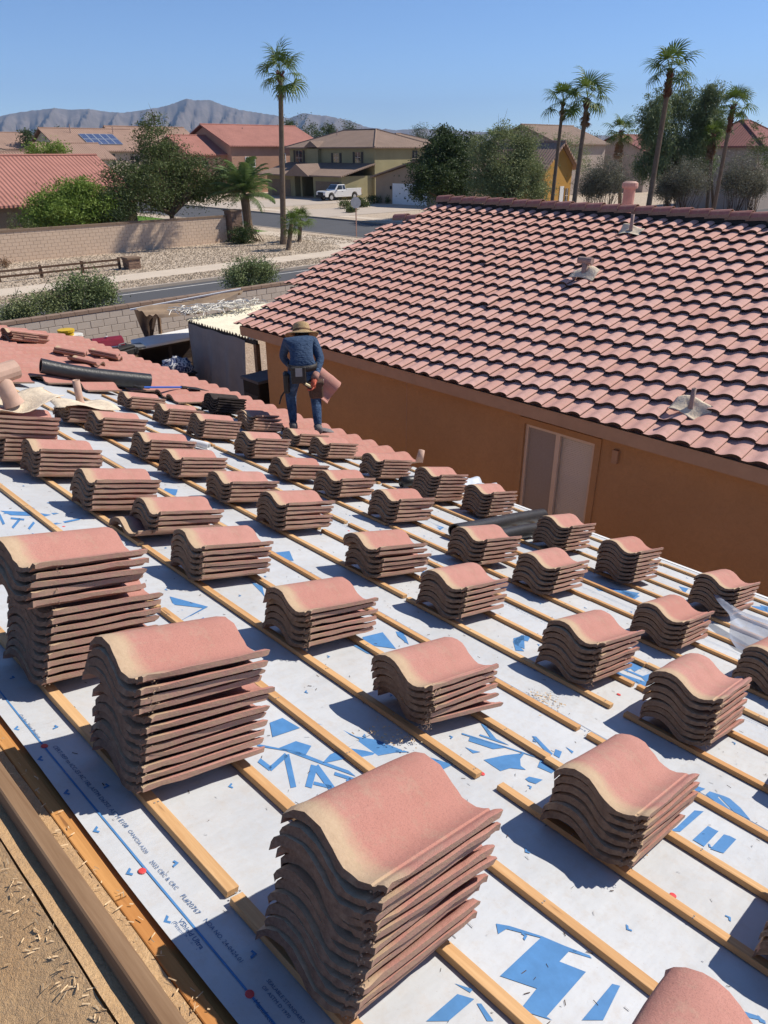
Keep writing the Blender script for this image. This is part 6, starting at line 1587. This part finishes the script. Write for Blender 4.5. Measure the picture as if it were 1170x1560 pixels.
mb = MB(); mb.prism([q+Vector((0, 0, zz)) for q in pr_], (-.375, 0, -.0), (-.361, 0, 0)); mb.build('end_plate', M['black_matte'], gr)
MB().box((-.38, -.26, zz-.28), (.38, .24, zz-.005)).build('firebox', M['black_matte'], gr)
for sx in (-1, 1):
    MB().box((sx*.62-.22, -.24, zz-.06), (sx*.62+.22, .22, zz-.02)).build('shelf', simple('grey_shelf', C(.16, .16, .16), .5), gr)
    for sy in (-1, 1): MB().box((sx*.33-.03, sy*.2-.03, 0), (sx*.33+.03, sy*.2+.03, zz-.28)).build('leg', M['black_matte'], gr)
# black gear on the right of the grill
gg = on_y(188, 531, 16.8); gear = empty('black_toolbox', (gg.x, gg.y, 0), .3, 'black toolbox and camp stove next to the barbecue', 'toolbox')
MB().box((-.34, -.2, gg.z-.16), (.3, .2, gg.z)).build('body', M['black_matte'], gear, bevel=.02); MB().box((-.28, -.16, gg.z), (.24, .16, gg.z+.06)).build('lid', M['black_matte'], gear, bevel=.02)
MB().tube([(-.15, 0, gg.z+.06), (-.12, 0, gg.z+.12), (.1, 0, gg.z+.12), (.13, 0, gg.z+.06)], .012, 6).build('handle', simple('grey_h', C(.2, .2, .2)), gear); MB().box((-.3, -.18, 0), (.26, .18, gg.z-.16)).build('stand', M['oldwood'], gear)
# yellow and white pails at the gable
for px, py, mt, lab, hgt in ((102, 512, simple('yellow_pail', C(.62, .40, .02), .5), 'yellow pail standing behind the far gable tiles', .30), (116, 522, simple('white_pail', C(.66, .64, .58), .5), 'white round pail in front of the yellow one', .34)):
    p = on_y(px, py, 15.3); z0 = p.z-.18; root = empty('pail', (p.x, p.y, z0), 0, lab, 'pail', 'pails by the far gable')
    MB().lathe([(.12, 0), (.15, hgt*.95), (.158, hgt*.95), (.158, hgt), (.0, hgt)], None, 18).build('body', mt, root); MB().lathe([(.165, hgt*.9), (.165, hgt+.015), (.0, hgt+.02)], None, 18).build('lid', mt, root)
    st = empty('pail_stand', (p.x, p.y, 0), 0, 'plank stand that carries the ' + ('yellow pail' if 'yellow pail s' in lab else 'white pail'), 'stand', 'pail stands'); 
    MB().box((-.2, -.2, z0-.05), (.2, .2, z0)).build('top', M['oldwood'], st)
    for sx in (-1, 1):
        for sy in (-1, 1): MB().box((sx*.16-.03, sy*.16-.03, 0), (sx*.16+.03, sy*.16+.03, z0-.05)).build('leg', M['oldwood'], st)
# dark cooler unit in the shade at the corner of the neighbour house
ac = empty('cooler_unit', (8.75, 12.75, 0), 0, 'dark cooling unit in the shade at the house corner', 'cooler')
MB().box((-.35, -.3, 0.02), (.35, .3, 1.5)).build('case', M['black_matte'], ac, bevel=.02); MB().box((-.38, -.33, 1.5), (.38, .33, 1.56)).build('lid', simple('grey_lidm', C(.12, .12, .13)), ac)
for k in range(6): MB().box((-.365, -.25, .3+k*.17), (-.351, .25, .38+k*.17)).build('louvre', simple('louvre', C(.06, .06, .06)), ac)

# ================================================================== street furniture and the pickup
sp = on_z(543, 361, 0.1); st = empty('stop_sign', sp, 0, 'stop sign seen from its grey back at the street corner', 'sign')
MB().box((-.03, -.03, -.1), (.03, .03, 2.75)).build('post', simple('rusty_post', C(.42, .25, .2), .6), st)
oc = [Vector((0, .40*math.cos(math.pi/8+k*math.pi/4), 2.35+.40*math.sin(math.pi/8+k*math.pi/4))) for k in range(8)]
rotm = Matrix.Rotation(math.radians(35), 4, 'Z')
mb = MB(); mb.prism([rotm @ q for q in oc], rotm @ Vector((-.045, 0, 0)), rotm @ Vector((-.035, 0, 0))); mb.build('sign_plate', simple('sign_back_aluminium', C(.55, .55, .54), .5, .5), st)
mb = MB(); mb.prism([rotm @ q for q in oc], rotm @ Vector((.034, 0, 0))*-1, rotm @ Vector((-.030, 0, 0))); mb.build('sign_face', simple('sign_red', C(.5, .02, .02), .5), st)
# street lamp on the right
pts = [on_y(x, y, 36) for x, y in ((1131, 262), (1136, 240), (1141, 212), (1143, 198), (1142, 186), (1138, 178), (1131, 173))]
lp = empty('street_lamp', (pts[0].x, pts[0].y, 0), 0, 'thin grey street lamp with curved arm before the maroon-roofed house', 'street lamp'); o0 = Vector((pts[0].x, pts[0].y, 0))
MB().tube([Vector((0, 0, 0))]+[q-o0 for q in pts], [.09]+[.07, .06, .05, .05, .045, .04, .04], 8).build('pole', simple('galvanised', C(.36, .36, .36), .5, .5), lp)
q = pts[-1]-o0; MB().box((q.x-.45, q.y-.12, q.z-.08), (q.x+.02, q.y+.12, q.z+.06)).build('lamp_head', simple('lamp_grey', C(.3, .3, .3), .5), lp)
# utility box on the gravel and little sign post
# ---- white pickup
def pickup(loc, rz, label):
    root = empty('pickup_truck', loc, rz, label, 'pickup')
    paint = Mat('white_car_paint', .25, .5); paint.col(C(.80, .80, .79)); paint.b.inputs['Coat Weight'].default_value = .6; P = paint.m
    blk = M['black_matte']; gl = M['pane']; W = .97
    def ex(poly, y0, y1): return [Vector((x, 0, z)) for x, z in poly], Vector((0, y0, 0)), Vector((0, y1, 0))
    # lower body, front at x=0, rear at x=5.85, with wheel openings
    def archpts(cx, r, z0): return [(cx+r*math.cos(math.pi-math.pi*k/8), z0+r*math.sin(math.pi-math.pi*k/8)) for k in range(9)]
    prof = [(.08, .45)] + [(0.02, .62), (.0, .95), (.12, 1.06), (.35, 1.12), (1.55, 1.18), (1.72, 1.20), (3.35, 1.20), (3.36, 1.22), (5.82, 1.22), (5.85, .62), (5.70, .50)]
    low = archpts(4.72, .47, .50)[::-1] + [(4.25, .40), (1.75, .40)] + archpts(1.02, .47, .50)[::-1]
    poly, a, b = ex(prof+[(5.2, .45)]+low+[(.5, .45)], -W, W); mb = MB(); mb.prism(poly, a, b); mb.build('body', P, root, bevel=.03)
    # bed cavity rim and dark floor
    MB().box((3.48, -W+.10, 1.215), (5.74, W-.10, 1.228)).build('bed_floor', blk, root)
    for y0_, y1_ in ((-W, -W+.08), (W-.08, W)): MB().box((3.40, y0_, 1.225), (5.83, y1_, 1.38)).build('bed_rail', P, root, bevel=.02)
    MB().box((5.76, -W+.08, 1.225), (5.84, W-.08, 1.36)).build('tailgate', P, root, bevel=.02)
    # cab
    V = [(1.55, -W+.03, 1.19), (3.38, -W+.03, 1.19), (3.38, W-.03, 1.19), (1.55, W-.03, 1.19), (2.18, -W+.20, 1.84), (3.28, -W+.20, 1.84), (3.28, W-.20, 1.84), (2.18, W-.20, 1.84)]
    mb = MB(); mb.add(V, [(0,1,5,4), (1,2,6,5), (2,3,7,6), (3,0,4,7), (4,5,6,7)]); cab = mb.build('cab', P, root, bevel=.04)
    def pane(name, q, outn, parent=root):
        q = [Vector(v) for v in q]; mb = MB(); n_ = Vector(outn)*.012; mb.prism(q, n_*.2, n_*1.6); return mb.build(name, gl, parent)
    pane('windscreen', [(1.66, -W+.16, 1.28), (1.66, W-.16, 1.28), (2.12, W-.27, 1.77), (2.12, -W+.27, 1.77)], (-.72, 0, .69))
    for s_ in (-1, 1):
        pane('window', [(1.90, s_*(W-.055), 1.27), (2.22, s_*(W-.17), 1.76), (2.78, s_*(W-.17), 1.76), (2.80, s_*(W-.055), 1.27)], (0, s_*.97, .25))
        pane('window', [(2.90, s_*(W-.055), 1.27), (2.88, s_*(W-.17), 1.76), (3.22, s_*(W-.17), 1.76), (3.27, s_*(W-.055), 1.27)], (0, s_*.97, .25))
        m_ = MB(); m_.box((1.92, s_*W+min(0, s_*.16), 1.27), (2.05, s_*W+max(0, s_*.16), 1.45)); m_.build('mirror', blk, root)
        d_ = MB().box((1.95, s_*(W+.002)-.004, .58), (2.86, s_*(W+.002)+.006, 1.17)).build('door', P, root); MB().box((2.66, s_*(W+.012)-.01, 1.02), (2.82, s_*(W+.012)+.014, 1.06)).build('handle', blk, d_)
        MB().box((-.015, s_*.74-.17, .80), (.10, s_*.74+.17, .98)).build('headlight', simple('headlight', C(.55, .56, .58), .15, .7), root)
        MB().box((5.82, s_*.86-.08, .80), (5.862, s_*.86+.08, 1.15)).build('tail_light', simple('tail_light', C(.4, .02, .02), .3), root)
    MB().box((-.03, -.55, .68), (.03, .55, 1.0)).build('grille', blk, root); MB().box((-.10, -W+.02, .42), (.12, W-.02, .66)).build('bumper', blk, root, bevel=.03); MB().box((5.80, -W+.05, .48), (5.95, W-.05, .62)).build('bumper', M['nail'], root)
    for cx in (1.02, 4.72):
        for s_ in (-1, 1):
            Mw = Matrix.Translation((cx, s_*(W-.13), .39)) @ Matrix.Rotation(math.pi/2, 4, 'X')
            wh = empty('wheel', (0, 0, 0)); wh.parent = root
            MB().lathe([(.24, -.12), (.36, -.12), (.39, -.08), (.39, .08), (.36, .12), (.24, .12)], Mw, 24).build('tyre', blk, wh); MB().lathe([(.25, -.122), (.20, -.125), (.06, -.10), (.0, -.10), (.0, .10), (.06, .10), (.20, .125), (.25, .122)], Mw, 16).build('rim', simple('steel_rim', C(.45, .45, .46), .35, .6), wh)
    return root
tf = on_z(499, 309, 0.12)
pickup((63.6, 77.1, 0.118), math.radians(-4), 'white regular-cab pickup parked on the driveway of the olive house')
# ================================================================== the roofer, seen from behind, bent over his work
sF, vF = roof_px(466, 654, 0.12); base = roof(sF, vF, 0.115)
faz = math.atan2(base.x, base.y) - 0.05                # he faces away from us
man = empty('person', base, -faz, 'roofer in straw hat, blue shirt and jeans bending forward, tool belt on his hips', 'person')
J = {'pel': (0, -.02, .74, .140, .115), 'sp1': (0, .05, .85, .150, .12), 'sp2': (0, .17, .97, .150, .13), 'chest': (.02, .31, 1.04, .125, .115), 'nk': (.035, .43, 1.005, .062, .062), 'hd0': (.038, .49, .985, .072, .078), 'hd1': (.04, .57, .98, .084, .096),
     'hl': (-.095, .0, .70, .105, .105), 'kl': (-.155, .19, .41, .074, .074), 'al': (-.145, .06, .10, .050, .052), 'fl': (-.155, .18, .045, .045, .035),
     'hr': (.095, .0, .70, .105, .105), 'kr': (.150, .12, .39, .074, .074), 'ar': (.145, -.06, .085, .050, .052), 'fr': (.165, .06, .03, .045, .035),
     'sl': (-.155, .31, 1.005, .072, .072), 'el': (-.22, .42, .80, .052, .052), 'wl': (-.06, .40, .62, .036, .036),
     'sr': (.158, .30, 1.01, .074, .074), 'er': (.225, .11, .84, .056, .056), 'wr': (.135, -.09, .685, .040, .040)}
ED = [('pel','sp1'),('sp1','sp2'),('sp2','chest'),('chest','nk'),('nk','hd0'),('hd0','hd1'),('pel','hl'),('hl','kl'),('kl','al'),('al','fl'),('pel','hr'),('hr','kr'),('kr','ar'),('ar','fr'),('chest','sl'),('sl','el'),('el','wl'),('chest','sr'),('sr','er'),('er','wr')]
names = list(J); me = bpy.data.meshes.new('body'); me.from_pydata([J[n][:3] for n in names], [(names.index(a), names.index(b)) for a, b in ED], [])
ob = bpy.data.objects.new('body', me); COL.objects.link(ob)
mo = ob.modifiers.new('skin', 'SKIN'); mo.use_smooth_shade = True
for i, n in enumerate(names):
    d = me.skin_vertices[0].data[i]; d.radius = J[n][3:5]; d.use_root = (n == 'pel')
ob.modifiers.new('sub', 'SUBSURF').levels = 2
dg = bpy.context.evaluated_depsgraph_get(); bme_ = bpy.data.meshes.new_from_object(ob.evaluated_get(dg)); bpy.data.objects.remove(ob)
shirt = Mat('navy_blue_shirt', .85, .15); f = shirt.noise(7, 4, .6, dist=.8); shirt.col(shirt.mix(f, C(.028, .05, .095), C(.055, .09, .155))); shirt.bump(shirt.noise(13, 3, .5, sc=(1, 1, 2.2), dist=1.2), .8, .03)
jean = Mat('faded_jeans', .9, .1); f = jean.noise(9, 5, .7); jean.col(jean.mix(jean.ramp(f, [(.35, 0), (.7, 1)]), C(.025, .05, .105), C(.10, .16, .27))); jean.bump(jean.noise(17, 3, .6, sc=(1, 1, 2.5), dist=1.0), .9, .03)
skin = simple('tanned_skin', C(.34, .17, .10), .6, .3, .1)
bme_.materials.clear()
for m_ in (shirt.m, jean.m, skin): bme_.materials.append(m_)
for p in bme_.polygons:
    c = p.center; p.use_smooth = True
    p.material_index = 1 if (c.z < .77 and abs(c.x) < .2 and c.y < .25) else (2 if c.y > .40 and abs(c.x) < .11 and c.z > .95 else 0)
    dr = (Vector(c)-Vector(J['wr'][:3])).length
    if dr < .10 and c.y < .10 and c.x > .085 and c.z > .59 and dr < .065: p.material_index = 0
link('body', bme_, man)
# straw hat
straw = Mat('woven_straw', .85, .15); wv = straw.n('ShaderNodeTexBrick'); wv.inputs['Scale'].default_value = 42; wv.inputs['Color1'].default_value = C(.62, .46, .26); wv.inputs['Color2'].default_value = C(.46, .31, .15); wv.inputs['Mortar'].default_value = C(.16, .09, .04); wv.inputs['Mortar Size'].default_value = .03
straw.lk(straw.co('Object'), wv.inputs['Vector']); straw.col(wv.outputs[0]); straw.bump(wv.outputs[1], .5, .004)
hat = empty('straw_hat', (0, 0, 0)); hat.parent = man
Mh = Matrix.Translation((.04, .585, 1.045)) @ Matrix.Rotation(math.radians(-30), 4, 'X')
prof = [(.205, -.035), (.20, -.028), (.15, -.005), (.115, .004), (.108, .02), (.102, .08), (.092, .118), (.06, .135), (.0, .138)]
mb = MB(); n = 28; vs = []; fs = []
for i, (r_, z) in enumerate(prof):
    for k in range(n):
        a = 2*math.pi*k/n; wv_ = .022*math.cos(2*a)*(1 if i < 3 else 0)*(r_/.2)**2; vs.append(Mh @ Vector((r_*math.cos(a)*1.02, r_*math.sin(a)*1.12, z+wv_)))
for i in range(len(prof)-1):
    for k in range(n): fs.append((i*n+k, i*n+(k+1) % n, (i+1)*n+(k+1) % n, (i+1)*n+k))
o = link('hat_body', mesh_from('hat_body', vs, fs, straw.m, True), hat); o.modifiers.new('s', 'SOLIDIFY').thickness = .006
mb = MB(); mb.lathe([(.110, .018), (.112, .02), (.110, .038), (.106, .04)], Mh @ Matrix.Diagonal((1.02, 1.12, 1, 1)), 28); mb.build('hat_band', simple('brown_band', C(.13, .07, .035)), hat)
# ears and hair at the nape
hair = MB(); hair.lathe([(.0, -.07), (.06, -.06), (.088, -.01), (.094, .05), (.07, .10), (.0, .12)], Matrix.Translation((.04, .56, .975)), 16); hair.build('hair', simple('dark_hair', C(.018, .013, .01), .7), man, smooth=True)
for s_ in (-1, 1): MB().lathe([(.0, -.03), (.018, -.018), (.022, .0), (.016, .02), (.0, .03)], Matrix.Translation((.04+s_*.094, .58, .97)) @ Matrix.Diagonal((.5, 1, 1, 1)), 10).build('ear', skin, man, smooth=True)
# shoes
shoe = simple('grey_work_shoe', C(.12, .11, .11), .7)
for x, y, z in ((-.147, .05, .0), (.150, -.07, -.012)):
    vs = []; prof = [(-.10, .035, .075), (-.085, .05, .10), (.0, .05, .105), (.09, .052, .075), (.16, .045, .055), (.185, .02, .04)]
    mb = MB(); n = 10
    for yy, hw, hh in prof:
        for k in range(n):
            a = 2*math.pi*k/n; vs.append((x+hw*math.cos(a), y+yy, z+max(-.0, hh*.5+hh*.5*math.sin(a))))
    fs = [(i*n+k, i*n+(k+1) % n, (i+1)*n+(k+1) % n, (i+1)*n+k) for i in range(len(prof)-1) for k in range(n)] + [tuple(range(n)), tuple((len(prof)-1)*n+k for k in range(n))]
    mb.add(vs, fs); mb.build('shoe', shoe, man, smooth=True)
# tool belt with pouches
belt = empty('tool_belt', (0, -.035, -.17)); belt.parent = man
leather = simple('black_worn_leather', C(.022, .018, .016), .6, .4, .4, 25, .3, 60); brown = simple('dark_brown_leather', C(.075, .04, .026), .7, .3, .4, 25, .3, 60)
mb = MB(); n = 26; vs = []
for z in (.93, 1.0):
    for k in range(n): a = 2*math.pi*k/n; vs.append((.178*math.cos(a), .05+.155*math.sin(a), z+.0))
mb.add(vs, [(k, (k+1) % n, n+(k+1) % n, n+k) for k in range(n)]); o = mb.build('strap', leather, belt, smooth=True); o.modifiers.new('s', 'SOLIDIFY').thickness = .012
MB().box((-.145, -.135, .80), (.03, -.085, 1.0)).build('pouch', leather, belt, bevel=.012)
MB().box((-.095, -.146, .89), (-.015, -.137, .985)).build('metal_plate', simple('scuffed_plate', C(.22, .22, .23), .4, .6), belt)
MB().box((.06, -.115, .60), (.225, .03, .80)).build('pouch', brown, belt, bevel=.02); MB().box((.05, -.125, .76), (.235, .04, .81)).build('pouch_flap', brown, belt, bevel=.01)
MB().box((-.235, -.06, .66), (-.165, .11, .90)).build('pouch', leather, belt, bevel=.02)
MB().tube([(-.20, -.02, .72), (-.27, .0, .62), (-.30, .02, .52)], [.012, .012, .010], 6).build('hose_loop', leather, belt)
MB().tube([(.015, -.135, .80), (.10, -.125, .745)], [.014, .016], 10).build('hammer_handle', simple('cream_handle', C(.66, .54, .30), .5), belt)
# right hand in an orange glove, closed on the handle; left hand hidden in front holds the tile
def hand(name, wr, pdir, pnorm, mat, curl, sc=1.0, mirror=1):
    root = empty(name, (0, 0, 0)); root.parent = man
    w0 = Vector(wr); d = Vector(pdir).normalized(); n_ = Vector(pnorm); n_ = (n_-d*n_.dot(d)).normalized(); s_ = d.cross(n_)*mirror
    mb = MB(); mb.tube([w0-d*.02, w0+d*.03, w0+d*.08, w0+d*.095], [.034*sc, .040*sc, .042*sc, .03*sc], 10); mb.build('palm', mat, root, smooth=True)
    for i, L in enumerate((.075, .085, .08, .062)):
        b = w0+d*.085+s_*(-.030+.020*i)*sc; c1 = curl; p1 = b+(d*math.cos(c1*.5)+n_*math.sin(c1*.5))*L*.45; p2 = p1+(d*math.cos(c1*1.2)+n_*math.sin(c1*1.2))*L*.32; p3 = p2+(d*math.cos(c1*1.9)+n_*math.sin(c1*1.9))*L*.25
        mb = MB(); mb.tube([b, p1, p2, p3], [.0105*sc, .010*sc, .009*sc, .006*sc], 8); mb.build('finger', mat, root, smooth=True)
    b = w0+d*.03-s_*.036*sc; p1 = b+(d*.5-s_*.6+n_*.3).normalized()*.04; p2 = p1+(d*.7+n_*.7).normalized()*.035
    mb = MB(); mb.tube([b, p1, p2], [.013*sc, .012*sc, .008*sc], 8); mb.build('thumb', mat, root, smooth=True)
glove = simple('orange_red_glove', C(.42, .09, .05), .7, .3, .3, 20); cuff = simple('patterned_cuff', C(.30, .16, .13), .8, .2, .5, 60)
MB().tube([(.152, -.05, .715), (.128, -.115, .655)], [.046, .043], 12).build('glove_cuff', cuff, man, smooth=True)
hand('hand', (.126, -.118, .652), (-.35, -.35, -.85), (-.75, -.35, .2), glove, .8)
hand('hand', (-.06, .40, .62), (.75, .1, -.55), (.2, .6, -.6), glove, .9, mirror=-1)
# the tile he holds at his right side
Mt = Matrix.Translation(base) @ Matrix.Rotation(-faz, 4, 'Z') @ Matrix.Translation((.20, .14, .56)) @ Matrix.Rotation(math.radians(42), 4, 'Y') @ Matrix.Rotation(math.radians(72), 4, 'X') @ Matrix.Translation((-.20, -.16, 0))
o = bpy.data.objects.new('roof_tile', TILE[0]); COL.objects.link(o); o.matrix_world = Mt; tag(o, 'single salmon tile held by the roofer against his right hip', 'roof tile')
